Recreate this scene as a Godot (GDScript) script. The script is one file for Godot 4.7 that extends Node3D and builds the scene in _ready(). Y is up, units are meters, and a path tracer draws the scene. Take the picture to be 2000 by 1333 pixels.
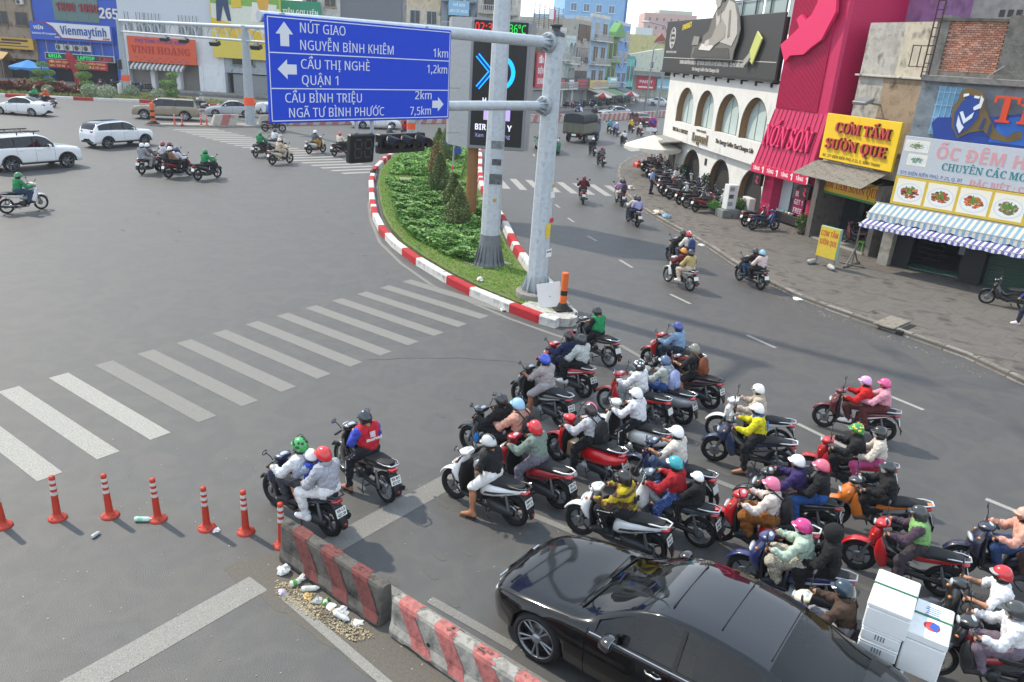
extends Node3D
var used := {}
var mats := {}
var texs := {}
var sg := 1
var font_sans: SystemFont
var font_serif: SystemFont
var font_light: SystemFont
func _ready() -> void:
	var cam := Camera3D.new()
	cam.name = "camera"
	cam.fov = 48.78
	cam.near = 0.1
	cam.far = 1500.0
	cam.position = V(0, 7.1, 0)
	cam.transform.basis = Basis(Vector3.RIGHT, deg_to_rad(-20.9)) * Basis(Vector3.BACK, deg_to_rad(3.8))
	add_child(cam)
	cam.current = true
	var env := Environment.new()
	var sky := Sky.new()
	var sm := ProceduralSkyMaterial.new()
	sm.sky_top_color = Color(0.72, 0.79, 0.87)
	sm.sky_horizon_color = Color(0.95, 0.96, 0.97)
	sm.sky_curve = 0.22
	sm.ground_bottom_color = Color(0.3, 0.3, 0.3)
	sm.ground_horizon_color = Color(0.85, 0.86, 0.87)
	sm.sun_angle_max = 0.0
	sm.sky_cover = noise_tex("cover", 0.006, 5, [Color(0.0, 0.0, 0.0, 1), Color(0.10, 0.10, 0.10, 1), Color(0.2, 0.2, 0.2, 1)], 512)
	sm.sky_energy_multiplier = 1.22
	sky.sky_material = sm
	env.background_mode = Environment.BG_SKY
	env.sky = sky
	env.tonemap_mode = Environment.TONE_MAPPER_LINEAR
	env.tonemap_exposure = 1.32
	env.sdfgi_enabled = true
	env.ssao_enabled = true
	env.ssil_enabled = true
	env.fog_enabled = true
	env.fog_density = 0.00045
	env.fog_light_color = Color(0.86, 0.89, 0.93)
	var we := WorldEnvironment.new()
	we.environment = env
	add_child(we)
	var sun := DirectionalLight3D.new()
	sun.name = "sun"
	sun.light_energy = 1.12
	sun.light_color = Color(1.0, 0.955, 0.88)
	sun.light_angular_distance = 1.6
	sun.shadow_enabled = true
	add_child(sun)
	sun.look_at_from_position(Vector3.ZERO, V(0.555, -0.735, 0.37), Vector3.UP)
	font_sans = mkfont("Droid Sans", 700)
	font_light = mkfont("Droid Sans", 400)
	font_serif = mkfont("Droid Serif", 700)
	build_ground()
	build_markings()
	build_island()
	build_street_furniture()
	build_right_buildings()
	build_left_buildings()
	build_far_buildings()
	build_vehicles()
	build_bikes()
	build_small_things()
func mkfont(n: String, w: int) -> SystemFont:
	var f := SystemFont.new()
	f.font_names = PackedStringArray([n])
	f.font_weight = w
	return f
func numbered(n: String) -> String:
	used[n] = int(used.get(n, -1)) + 1
	return n if used[n] == 0 else "%s_%03d" % [n, used[n]]
func tag(o: Node, label: String, category: String, group := "") -> Node:
	o.set_meta("label", label)
	o.set_meta("category", category)
	if group:
		o.set_meta("group", group)
	return o
func thing(called: String, label: String, category: String, at := Vector3.ZERO, turn := 0.0, group := "") -> Node3D:
	var o := Node3D.new()
	o.name = numbered(called)
	add_child(o)
	o.position = at
	o.rotation.y = turn
	tag(o, label, category, group)
	return o
func part(par: Node, called: String, s, m: Material) -> MeshInstance3D:
	var o := MeshInstance3D.new()
	o.name = called if par != self else numbered(called)
	o.mesh = fin(s) if s is SurfaceTool else s
	o.material_override = m
	par.add_child(o, true)
	return o
func structure(called: String, s, m: Material, kind := "structure") -> MeshInstance3D:
	var o := part(self, called, s, m)
	o.set_meta("kind", kind)
	return o
func noise_tex(key: String, freq: float, oct: int, cols: Array, size := 512, normal := 0.0, type := FastNoiseLite.TYPE_SIMPLEX_SMOOTH) -> NoiseTexture2D:
	if texs.has(key):
		return texs[key]
	var n := FastNoiseLite.new()
	n.seed = 11 + texs.size() * 7
	n.noise_type = type
	n.frequency = freq
	n.fractal_octaves = oct
	var t := NoiseTexture2D.new()
	t.width = size
	t.height = size
	t.seamless = true
	t.noise = n
	if normal > 0.0:
		t.as_normal_map = true
		t.bump_strength = normal
	elif cols.size() > 0:
		var g := Gradient.new()
		var off := PackedFloat32Array()
		var cc := PackedColorArray()
		for i in cols.size():
			off.append(float(i) / maxf(1.0, cols.size() - 1))
			cc.append(cols[i])
		g.offsets = off
		g.colors = cc
		t.color_ramp = g
	texs[key] = t
	return t
func gr(v: float) -> Color:
	return Color(v, v, v)
func pm(hex: String, rough := 0.6, metal := 0.0, mottle := 0.0, coat := 0.0) -> StandardMaterial3D:
	var key := "%s/%s/%s/%s/%s" % [hex, rough, metal, mottle, coat]
	if mats.has(key):
		return mats[key]
	var m := StandardMaterial3D.new()
	m.albedo_color = Color.html(hex)
	m.roughness = rough
	m.metallic = metal
	if mottle > 0.0:
		m.albedo_texture = noise_tex("mottle%s" % mottle, 0.012, 5, [gr(1.0 - mottle), gr(1.0), gr(1.0 - mottle * 0.4), gr(1.0)], 512)
		m.uv1_triplanar = true
		m.uv1_world_triplanar = true
		m.uv1_scale = Vector3.ONE * 0.45
	if coat > 0.0:
		m.clearcoat_enabled = true
		m.clearcoat = coat
		m.clearcoat_roughness = 0.06
	mats[key] = m
	return m
func paint(hex: String) -> StandardMaterial3D:
	return pm(hex, 0.34, 0.0, 0.0, 0.9)
func cloth(hex: String, pattern := "") -> StandardMaterial3D:
	var key := "cloth" + hex + pattern
	if mats.has(key):
		return mats[key]
	var m := StandardMaterial3D.new()
	m.albedo_color = Color.html(hex)
	m.roughness = 0.92
	m.uv1_triplanar = true
	m.uv1_scale = Vector3.ONE * 2.2
	if pattern:
		m.albedo_texture = pattern_tex(pattern)
		m.uv1_scale = Vector3.ONE * (1.0 if pattern.begins_with("band") else 6.0)
	else:
		m.albedo_texture = noise_tex("weave", 0.02, 4, [gr(0.80), gr(1.0), gr(0.9), gr(1.0)], 256)
	m.normal_enabled = true
	m.normal_texture = noise_tex("folds", 0.011, 3, [], 256, 5.0)
	m.normal_scale = 1.7
	mats[key] = m
	return m
func pattern_tex(p: String) -> ImageTexture:
	if texs.has(p):
		return texs[p]
	var im := Image.create(64, 64, false, Image.FORMAT_RGB8)
	if p == "leopard":
		im.fill(Color("2c4f8a"))
		var r := RandomNumberGenerator.new()
		r.seed = 4
		for i in 90:
			im.fill_rect(Rect2i(r.randi() % 62, r.randi() % 62, 2 + r.randi() % 3, 2 + r.randi() % 2), Color("e8ecf4"))
	elif p == "check":
		im.fill(Color("eeeae0"))
		for i in 8:
			im.fill_rect(Rect2i(i * 8, 0, 2, 64), Color("4a4a48"))
			im.fill_rect(Rect2i(0, i * 8, 64, 2), Color("6a6862"))
	elif p == "band":
		for y in 64:
			var c := Color("d8cf5a")
			if y % 10 < 4:
				c = Color("5a3f86")
			im.fill_rect(Rect2i(0, y, 64, 1), c)
	elif p == "stripe":
		for y in 64:
			im.fill_rect(Rect2i(0, y, 64, 1), Color("22305e") if (y / 4) % 2 else Color("e8ecf2"))
	texs[p] = ImageTexture.create_from_image(im)
	return texs[p]
func glass(hex: String, alpha: float) -> StandardMaterial3D:
	var key := "glass%s%s" % [hex, alpha]
	if mats.has(key):
		return mats[key]
	var m := StandardMaterial3D.new()
	var c := Color.html(hex)
	c.a = alpha
	m.albedo_color = c
	m.transparency = BaseMaterial3D.TRANSPARENCY_ALPHA
	m.roughness = 0.04
	mats[key] = m
	return m
func glow(hex: String, e := 1.0) -> StandardMaterial3D:
	var key := "glow%s%s" % [hex, e]
	if mats.has(key):
		return mats[key]
	var m := StandardMaterial3D.new()
	m.albedo_color = Color.html(hex) * 0.5
	m.emission_enabled = true
	m.emission = Color.html(hex)
	m.emission_energy_multiplier = e
	mats[key] = m
	return m
func leafm(hex: String) -> StandardMaterial3D:
	var key := "leaf" + hex
	if mats.has(key):
		return mats[key]
	var m := StandardMaterial3D.new()
	m.albedo_color = Color.html(hex)
	m.roughness = 0.55
	m.backlight_enabled = true
	m.backlight = Color.html(hex) * 0.6
	m.cull_mode = BaseMaterial3D.CULL_DISABLED
	m.vertex_color_use_as_albedo = true
	mats[key] = m
	return m
func masonry(hex: String, dirt := 0.35, relief := 0.6, scale := 0.22) -> StandardMaterial3D:
	var key := "mas%s%s%s%s" % [hex, dirt, relief, scale]
	if mats.has(key):
		return mats[key]
	var m := StandardMaterial3D.new()
	m.albedo_color = Color.html(hex)
	m.albedo_texture = noise_tex("stain%s" % dirt, 0.007, 6, [gr(1.0 - dirt * 1.3), gr(1.0 - dirt * 0.5), gr(1.0), gr(0.97), gr(1.0 - dirt * 0.3), gr(1.0)], 512)
	m.uv1_triplanar = true
	m.uv1_world_triplanar = true
	m.uv1_scale = V(scale, scale * 0.6, scale)
	m.detail_enabled = true
	m.detail_blend_mode = BaseMaterial3D.BLEND_MODE_MUL
	m.detail_albedo = noise_tex("grit", 0.08, 3, [gr(0.78), gr(1.0), gr(0.92), gr(1.0)], 512)
	m.detail_uv_layer = BaseMaterial3D.DETAIL_UV_2
	m.uv2_triplanar = true
	m.uv2_world_triplanar = true
	m.uv2_scale = Vector3.ONE * 0.9
	m.roughness = 0.9
	m.normal_enabled = true
	m.normal_texture = noise_tex("gritn", 0.06, 4, [], 512, 4.0)
	m.normal_scale = relief * 0.4
	mats[key] = m
	return m
func ms() -> SurfaceTool:
	var s := SurfaceTool.new()
	s.begin(Mesh.PRIMITIVE_TRIANGLES)
	return s
func fin(s: SurfaceTool) -> ArrayMesh:
	s.generate_normals()
	s.index()
	return s.commit()
func smooth(s: SurfaceTool) -> void:
	sg += 1
	s.set_smooth_group(sg)
func quad(s: SurfaceTool, a: Vector3, b: Vector3, c: Vector3, d: Vector3) -> void:
	s.add_vertex(a)
	s.add_vertex(b)
	s.add_vertex(c)
	s.add_vertex(a)
	s.add_vertex(c)
	s.add_vertex(d)
func bx(s: SurfaceTool, c: Vector3, size: Vector3, b := Basis.IDENTITY) -> void:
	s.set_smooth_group(-1)
	var h := size * 0.5
	var p := []
	for i in 8:
		p.append(c + b * V(h.x if i & 1 else -h.x, h.y if i & 2 else -h.y, h.z if i & 4 else -h.z))
	for f in [[4, 6, 7, 5], [1, 3, 2, 0], [0, 2, 6, 4], [5, 7, 3, 1], [2, 3, 7, 6], [4, 5, 1, 0]]:
		quad(s, p[f[0]], p[f[1]], p[f[2]], p[f[3]])
func rbx(s: SurfaceTool, c: Vector3, size: Vector3, e := 0.01, b := Basis.IDENTITY) -> void:
	var h := size * 0.5
	var rings := []
	for k in 4:
		var y: float = [-h.y, -h.y + e, h.y - e, h.y][k]
		var i: float = e if k == 0 or k == 3 else 0.0
		var r := PackedVector3Array()
		for q in [[-1, -1, 1], [-1, -1, 0], [-1, 1, 0], [-1, 1, 1], [1, 1, 1], [1, 1, 0], [1, -1, 0], [1, -1, 1]]:
			var px: float = q[0] * (h.x - i - (e if q[2] else 0.0))
			var pz: float = q[1] * (h.z - i - (0.0 if q[2] else e))
			r.append(c + b * V(px, y, pz))
		rings.append(r)
	loft(s, rings, true, false)
func loft(s: SurfaceTool, rings: Array, caps := true, round := true) -> void:
	if round:
		smooth(s)
	else:
		s.set_smooth_group(-1)
	for i in rings.size() - 1:
		var a: PackedVector3Array = rings[i]
		var b: PackedVector3Array = rings[i + 1]
		var n := a.size()
		for j in n:
			var k := (j + 1) % n
			quad(s, a[j], a[k], b[k], b[j])
	if caps:
		s.set_smooth_group(-1)
		for e in [0, rings.size() - 1]:
			var r: PackedVector3Array = rings[e]
			var m := Vector3.ZERO
			for p in r:
				m += p
			m /= r.size()
			for j in r.size():
				var k := (j + 1) % r.size()
				s.add_vertex(m)
				s.add_vertex(r[k] if e else r[j])
				s.add_vertex(r[j] if e else r[k])
func ring(c: Vector3, ax: Vector3, ay: Vector3, n := 12, ex := 2.0) -> PackedVector3Array:
	var r := PackedVector3Array()
	for i in n:
		var t := TAU * (i + 0.5) / n
		var cx := cos(t)
		var cy := sin(t)
		r.append(c + ax * (signf(cx) * pow(absf(cx), 2.0 / ex)) + ay * (signf(cy) * pow(absf(cy), 2.0 / ex)))
	return r
func tube(s: SurfaceTool, pts: Array, rad, n := 8, caps := true) -> void:
	var rings := []
	var up := Vector3.UP
	for i in pts.size():
		var d: Vector3 = (pts[mini(i + 1, pts.size() - 1)] - pts[maxi(i - 1, 0)]).normalized()
		if i == 0 and absf(d.dot(up)) > 0.9:
			up = Vector3.RIGHT
		var x := d.cross(up).normalized()
		if x.length() < 0.5:
			x = Vector3.RIGHT
		var y := x.cross(d).normalized()
		up = y
		var r: float = rad[i] if rad is Array else rad
		rings.append(ring(pts[i], x * r, y * r, n))
	loft(s, rings, caps)
func hull(s: SurfaceTool, secs: Array, n := 14, ex := 2.6, x := 0.0, slant := 0.0) -> void:
	var rings := []
	for q in secs:
		var e: float = q[4] if q.size() > 4 else ex
		rings.append(ring(V(x, q[1], q[0]), V(q[2], 0, 0), V(0, q[3], q[3] * slant), n, e))
	loft(s, rings)
func lathe(s: SurfaceTool, o: Vector3, axis: Vector3, prof: Array, n := 20, closed := false, round := true) -> void:
	var a := axis.normalized()
	var x := a.cross(Vector3.UP if absf(a.y) < 0.9 else Vector3.RIGHT).normalized()
	var y := a.cross(x)
	var rings := []
	for p in prof:
		rings.append(ring(o + a * p[1], x * p[0], y * p[0], n))
	if closed:
		rings.append(rings[0])
	loft(s, rings, not closed, round)
func ball(s: SurfaceTool, c: Vector3, r: Vector3, n := 12, b := Basis.IDENTITY) -> void:
	var rings := []
	var h := n / 2
	for i in h + 1:
		var t := PI * clampf(float(i) / h, 0.02, 0.98)
		var q := PackedVector3Array()
		for j in n:
			var u := TAU * j / n
			q.append(c + b * V(r.x * sin(t) * cos(u), -r.y * cos(t), r.z * sin(t) * sin(u)))
		rings.append(q)
	loft(s, rings)
func prism(s: SurfaceTool, poly: PackedVector2Array, depth: float, xf := Transform3D.IDENTITY, e := 0.0) -> void:
	s.set_smooth_group(-1)
	var tri := Geometry2D.triangulate_polygon(poly)
	var n := poly.size()
	for k in 2:
		var z := 0.0 if k else -depth
		for i in range(0, tri.size(), 3):
			for j in ([0, 1, 2] if k else [0, 2, 1]):
				var p := poly[tri[i + j]]
				s.add_vertex(xf * V(p.x, p.y, z))
	for i in n:
		var a := poly[i]
		var b := poly[(i + 1) % n]
		quad(s, xf * V(a.x, a.y, -depth), xf * V(b.x, b.y, -depth), xf * V(b.x, b.y, 0), xf * V(a.x, a.y, 0))
func rect(x0: float, y0: float, x1: float, y1: float) -> PackedVector2Array:
	return PackedVector2Array([U(x0, y0), U(x1, y0), U(x1, y1), U(x0, y1)])
func arch(x0: float, y0: float, x1: float, y1: float, n := 14) -> PackedVector2Array:
	var p := PackedVector2Array([U(x0, y0), U(x1, y0)])
	var r := (x1 - x0) * 0.5
	for i in n + 1:
		var t := PI * i / n
		p.append(U((x0 + x1) * 0.5 + r * cos(t), y1 - r + r * sin(t)))
	return p
func box_part(par: Node, called: String, c: Vector3, size: Vector3, m: Material, e := 0.0, b := Basis.IDENTITY) -> MeshInstance3D:
	var s := ms()
	if e > 0.0:
		rbx(s, c, size, e, b)
	else:
		bx(s, c, size, b)
	return part(par, called, s, m)
const MARKS := "ẤÂ' ẦÂ` ẨÂ? ẬÂ. ẮĂ' ẶĂ. ẠA. ẾÊ' ỀÊ` ỄÊ~ ỆÊ. ỈI? ỊI. ỐÔ' ỒÔ` ỔÔ? ỌO. ỘÔ. ỚO'+ ỜO`+ ỢO.+ ƠO+ ƯU+ ỨU'+ ỪU`+ ỰU.+ ỤU. ỦU?"
func text(par: Node, t: String, c: Vector3, h: float, m: Material, f: Font, width := 0.0, depth := 0.02, b := Basis.IDENTITY, called := "lettering") -> MeshInstance3D:
	var key := "txt%s|%s|%s|%s" % [t, f.font_names[0], f.font_weight, snappedf(depth / h, 0.01)]
	if not mats.has(key):
		var tm := TextMesh.new()
		var plain := ""
		var acc := []
		for i in t.length():
			var at := MARKS.find(t[i])
			if at >= 0 and t[i] != " " and t[i] != "." and t[i].unicode_at(0) > 400:
				var e := MARKS.find(" ", at)
				var code := MARKS.substr(at + 1, (e if e > 0 else MARKS.length()) - at - 1)
				acc.append([plain.length(), code])
				plain += code[0]
			else:
				plain += t[i]
		tm.text = plain
		tm.font = f
		tm.font_size = 64
		tm.pixel_size = 1.0 / 64.0
		tm.depth = depth / h * 0.714
		tm.curve_step = 2.0 if h < 0.25 else 0.6
		var am: ArrayMesh = null
		if acc.size() > 0:
			var s := ms()
			var dz := tm.depth
			var total := f.get_string_size(plain, 0, -1, 64).x / 64.0
			for q in acc:
				var x0 := f.get_string_size(plain.substr(0, q[0]), 0, -1, 64).x / 64.0 - total / 2
				var cw := f.get_string_size(plain[q[0]], 0, -1, 64).x / 64.0
				var x := x0 + cw / 2
				var code: String = q[1]
				var hat := code[0] in ["Â", "Ê", "Ô", "Ă"]
				var y := 0.56 if hat else 0.47
				var ox := 0.16 if hat else 0.0
				for k in code.substr(1):
					match k:
						"'":
							bx(s, V(x + ox + 0.02, y, 0), V(0.075, 0.19, dz), Basis(Vector3.BACK, -0.65))
						"`":
							bx(s, V(x + ox - 0.02, y, 0), V(0.075, 0.19, dz), Basis(Vector3.BACK, 0.65))
						"~":
							bx(s, V(x - 0.07, y + 0.07, 0), V(0.15, 0.06, dz), Basis(Vector3.BACK, 0.35))
							bx(s, V(x + 0.07, y + 0.07, 0), V(0.15, 0.06, dz), Basis(Vector3.BACK, 0.3))
						"?":
							bx(s, V(x + ox, y + 0.05, 0), V(0.13, 0.055, dz))
							bx(s, V(x + ox + 0.045, y, 0), V(0.055, 0.1, dz * 0.98), Basis(Vector3.BACK, -0.2))
						".":
							bx(s, V(x, -0.46, 0), V(0.12, 0.11, dz))
						"+":
							bx(s, V(x0 + cw - 0.03, 0.4, 0), V(0.13, 0.07, dz), Basis(Vector3.BACK, 0.5))
							bx(s, V(x0 + cw + 0.02, 0.45, 0), V(0.07, 0.13, dz * 0.98))
			am = fin(s)
		mats[key] = [tm, am]
	var k := h / 0.714
	var w: float = mats[key][0].get_aabb().size.x * k
	var kx := k * (width / w if width > 0.0 and w > 0.0 else 1.0)
	var o: MeshInstance3D
	for i in 2:
		if mats[key][i] == null:
			continue
		var g := MeshInstance3D.new()
		g.name = called if i == 0 else "accents"
		g.mesh = mats[key][i]
		g.material_override = m
		par.add_child(g, true)
		g.transform = Transform3D(b * Basis.from_scale(V(kx, k, k)), c)
		if i == 0:
			o = g
	return o
func flat_xf(y: float) -> Transform3D:
	return Transform3D(Basis(V(1, 0, 0), V(0, 0, -1), V(0, 1, 0)), V(0, y, 0))
func xz(pts: Array) -> PackedVector2Array:
	var r := PackedVector2Array()
	for p in pts:
		r.append(U(p[0], -p[1]))
	if Geometry2D.is_polygon_clockwise(r):
		r.reverse()
	return r
func asphalt_mat() -> StandardMaterial3D:
	var m := StandardMaterial3D.new()
	m.albedo_color = Color(0.925, 0.92, 0.912)
	m.albedo_texture = noise_tex("asph", 0.16, 3, [gr(0.24), gr(0.325), gr(0.355), gr(0.38), gr(0.54)], 1024)
	m.uv1_triplanar = true
	m.uv1_world_triplanar = true
	m.uv1_scale = Vector3.ONE * 0.42
	m.detail_enabled = true
	m.detail_blend_mode = BaseMaterial3D.BLEND_MODE_MUL
	m.detail_albedo = noise_tex("asph2", 0.02, 8, [gr(0.84), gr(0.97), gr(0.92), Color(1.0, 0.99, 0.97), gr(0.93), Color(1, 0.985, 0.95)], 1024)
	m.detail_uv_layer = BaseMaterial3D.DETAIL_UV_2
	m.uv2_triplanar = true
	m.uv2_world_triplanar = true
	m.uv2_scale = Vector3.ONE * 0.035
	m.roughness = 0.58
	m.normal_enabled = true
	m.normal_texture = noise_tex("asphn", 0.14, 3, [], 1024, 3.0)
	m.normal_scale = 0.55
	return m
func worn_paint(key: String, cols: Array) -> StandardMaterial3D:
	var m := StandardMaterial3D.new()
	m.albedo_texture = noise_tex(key, 0.035, 6, cols, 1024)
	m.uv1_triplanar = true
	m.uv1_world_triplanar = true
	m.uv1_scale = Vector3.ONE * 0.55
	m.roughness = 0.8
	return m
func ragged(p: PackedVector2Array, seed_: int) -> PackedVector2Array:
	var rg := RandomNumberGenerator.new()
	rg.seed = seed_
	var r := PackedVector2Array()
	for i in p.size():
		for k in 14:
			r.append(p[i].lerp(p[(i + 1) % p.size()], k / 14.0) + U(rg.randfn(), rg.randfn()) * 0.035)
	return r
func strip(s: SurfaceTool, a: Vector2, b: Vector2, w: float, y: float) -> void:
	var n := (b - a).orthogonal().normalized() * w * 0.5
	quad(s, V(a.x - n.x, y, a.y - n.y), V(b.x - n.x, y, b.y - n.y), V(b.x + n.x, y, b.y + n.y), V(a.x + n.x, y, a.y + n.y))
func kerb_run(par: Node, pts: Array, called: String, w: float, h0: float, h1: float, lens: Array, ms_: Array, gap := 0.02) -> void:
	var seg := 0
	var pos := U(pts[0][0], pts[0][1])
	var k := 0
	while seg < pts.size() - 1:
		var need: float = lens[k % lens.size()]
		var poly := [pos]
		while need > 0.0 and seg < pts.size() - 1:
			var e := U(pts[seg + 1][0], pts[seg + 1][1])
			var d := pos.distance_to(e)
			if d > need:
				pos = pos.move_toward(e, need)
				need = 0.0
			else:
				need -= d
				pos = e
				seg += 1
			poly.append(pos)
		if (poly[0] as Vector2).distance_to(poly[-1]) < 0.1:
			k += 1
			continue
		var s := ms()
		var rings := []
		for i in poly.size():
			var dir: Vector2 = (poly[mini(i + 1, poly.size() - 1)] - poly[maxi(i - 1, 0)]).normalized()
			var p: Vector2 = poly[i] + (dir * gap if i == 0 else (-dir * gap if i == poly.size() - 1 else Vector2.ZERO))
			var o := U(dir.y, -dir.x) * w
			var c := 0.035
			var q := PackedVector3Array()
			for t in [[0.0, h0], [-0.02 / w, h0], [0.03 / w, h1 - c], [(0.03 + c) / w, h1], [1.0 - c / w, h1], [1.0, h1 - c], [1.0, h0]]:
				q.append(V(p.x + o.x * t[0], t[1], p.y + o.y * t[0]))
			rings.append(q)
		loft(s, rings, true, false)
		part(par, called, s, ms_[k % ms_.size()])
		k += 1
const KERB_R := [[17.4, -8.5], [15.0, -14.0], [13.11, -17.89], [12.58, -19.6], [11.53, -21.23], [10.75, -22.31], [10.14, -23.24], [9.41, -24.56], [8.86, -26.27], [8.32, -28.54], [7.98, -30.84], [7.44, -33.23], [6.89, -35.44], [6.42, -37.51], [6.05, -39.77], [5.84, -42.63], [5.95, -46.79], [6.26, -51.17], [6.80, -55.12], [7.93, -59.35], [9.41, -62.97], [10.89, -65.85], [12.58, -69.42], [16.5, -77.0], [23.0, -90.0], [40, -125]]
func build_ground() -> void:
	var asph := asphalt_mat()
	mats["asphalt"] = asph
	var s := ms()
	quad(s, V(-420, 0, 60), V(-420, 0, -700), V(420, 0, -700), V(420, 0, 60))
	structure("road_surface", s, asph)
	mats["dusty"] = worn_paint("dustw", [Color("57534d"), Color("5f5a53"), Color("555149"), Color("655e55")])
	s = ms()
	prism(s, ragged(xz([[-3.9, -8.75], [-3.2, -9.3], [-1.2, -7.9], [0.6, -6.2], [0.1, -5.9], [-1.9, -7.3]]), 5), 0.003, flat_xf(0.0035))
	structure("road_dust", s, mats["dusty"])
	var rs := RandomNumberGenerator.new()
	rs.seed = 15
	s = ms()
	for i in 90:
		var c := U(rs.randf_range(-1.5, 7.5), rs.randf_range(-15, -7))
		if i < 25:
			c = U(rs.randf_range(-16, -2), rs.randf_range(-36, -25))
		var r := rs.randf_range(0.02, 0.09)
		var st := rs.randf_range(1.0, 3.5)
		var pl := PackedVector2Array()
		for k in 12:
			var a := TAU * k / 12
			pl.append(U(c.x, -c.y) + U(cos(a) * r * st, sin(a) * r).rotated(2.3) * rs.randf_range(0.86, 1.08))
		prism(s, pl, 0.002, flat_xf(0.0032 + 0.0004 * (i % 3)))
	structure("oil_stains", s, worn_paint("oilw", [Color("484746"), Color("504f4d"), Color("565553"), Color("4c4b49")]), "stuff")
	var pave := masonry("6a645d", 0.45, 0.8, 0.3)
	mats["pave"] = pave
	var poly := []
	for p in KERB_R:
		poly.append(p)
	poly.append_array([[60, -125], [60, -8.5]])
	s = ms()
	prism(s, xz(poly), 0.12, flat_xf(0.12))
	var pv := structure("pavement", s, pave)
	var kl := []
	for p in KERB_R:
		kl.append(p)
	kl.reverse()
	kerb_run(pv, kl, "kerbstone", 0.22, 0.0, 0.14, [0.98], [masonry("8d8881", 0.5, 1.0, 0.7), masonry("7c776f", 0.5, 1.0, 0.7)])
	var slab_m := masonry("66615b", 0.3, 0.5, 0.25)
	var sl := ms()
	rbx(sl, Vector3.ZERO, V(1.176, 0.03, 0.587), 0.002)
	var slab := fin(sl)
	var rg := RandomNumberGenerator.new()
	rg.seed = 3
	var kp := xz(poly)
	kp = Geometry2D.offset_polygon(kp, -0.42)[0]
	var fac := xz([[9.0, -36.5], [12.2, -36.8], [14.6, -31.0], [14.4, -29.7], [24, -20.2], [24, -5], [10, -5]])
	var n := 0
	var u := U(0.72, 0.69).normalized()
	var w := U(0.69, -0.72)
	for i in range(-14, 10):
		for j in range(-2, 30):
			var c := U(12.6, -26.0) + u * (i * 1.18 + (0.59 if j & 1 else 0.0)) + w * ((j - 8) * 0.59)
			var f := U(c.x, -c.y)
			if n >= 300 or not Geometry2D.is_point_in_polygon(f, kp) or not Geometry2D.is_point_in_polygon(f, fac):
				continue
			if c.x > 17.5 or U(c.x - 11.4, c.y + 21.9).length() < 0.9:
				continue
			var o := part(pv, "paving_slab", slab, slab_m)
			o.position = V(c.x, 0.116 + rg.randf() * 0.002, c.y)
			o.rotation = V(rg.randf_range(-0.002, 0.002), -atan2(u.y, u.x), rg.randf_range(-0.002, 0.002))
			n += 1
	var d := thing("drain_cover", "sunken concrete drain cover in the broken pavement edge", "drain cover", V(11.55, 0.12, -21.95), 0.75)
	box_part(d, "slab", V(0, 0.03, 0), V(1.25, 0.05, 0.62), masonry("8c8478", 0.4, 1.0, 0.8), 0.012)
	box_part(d, "gutter_mouth", V(0, -0.05, 0.47), V(1.2, 0.12, 0.2), pm("1c1a18", 0.95), 0.01)
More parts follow.
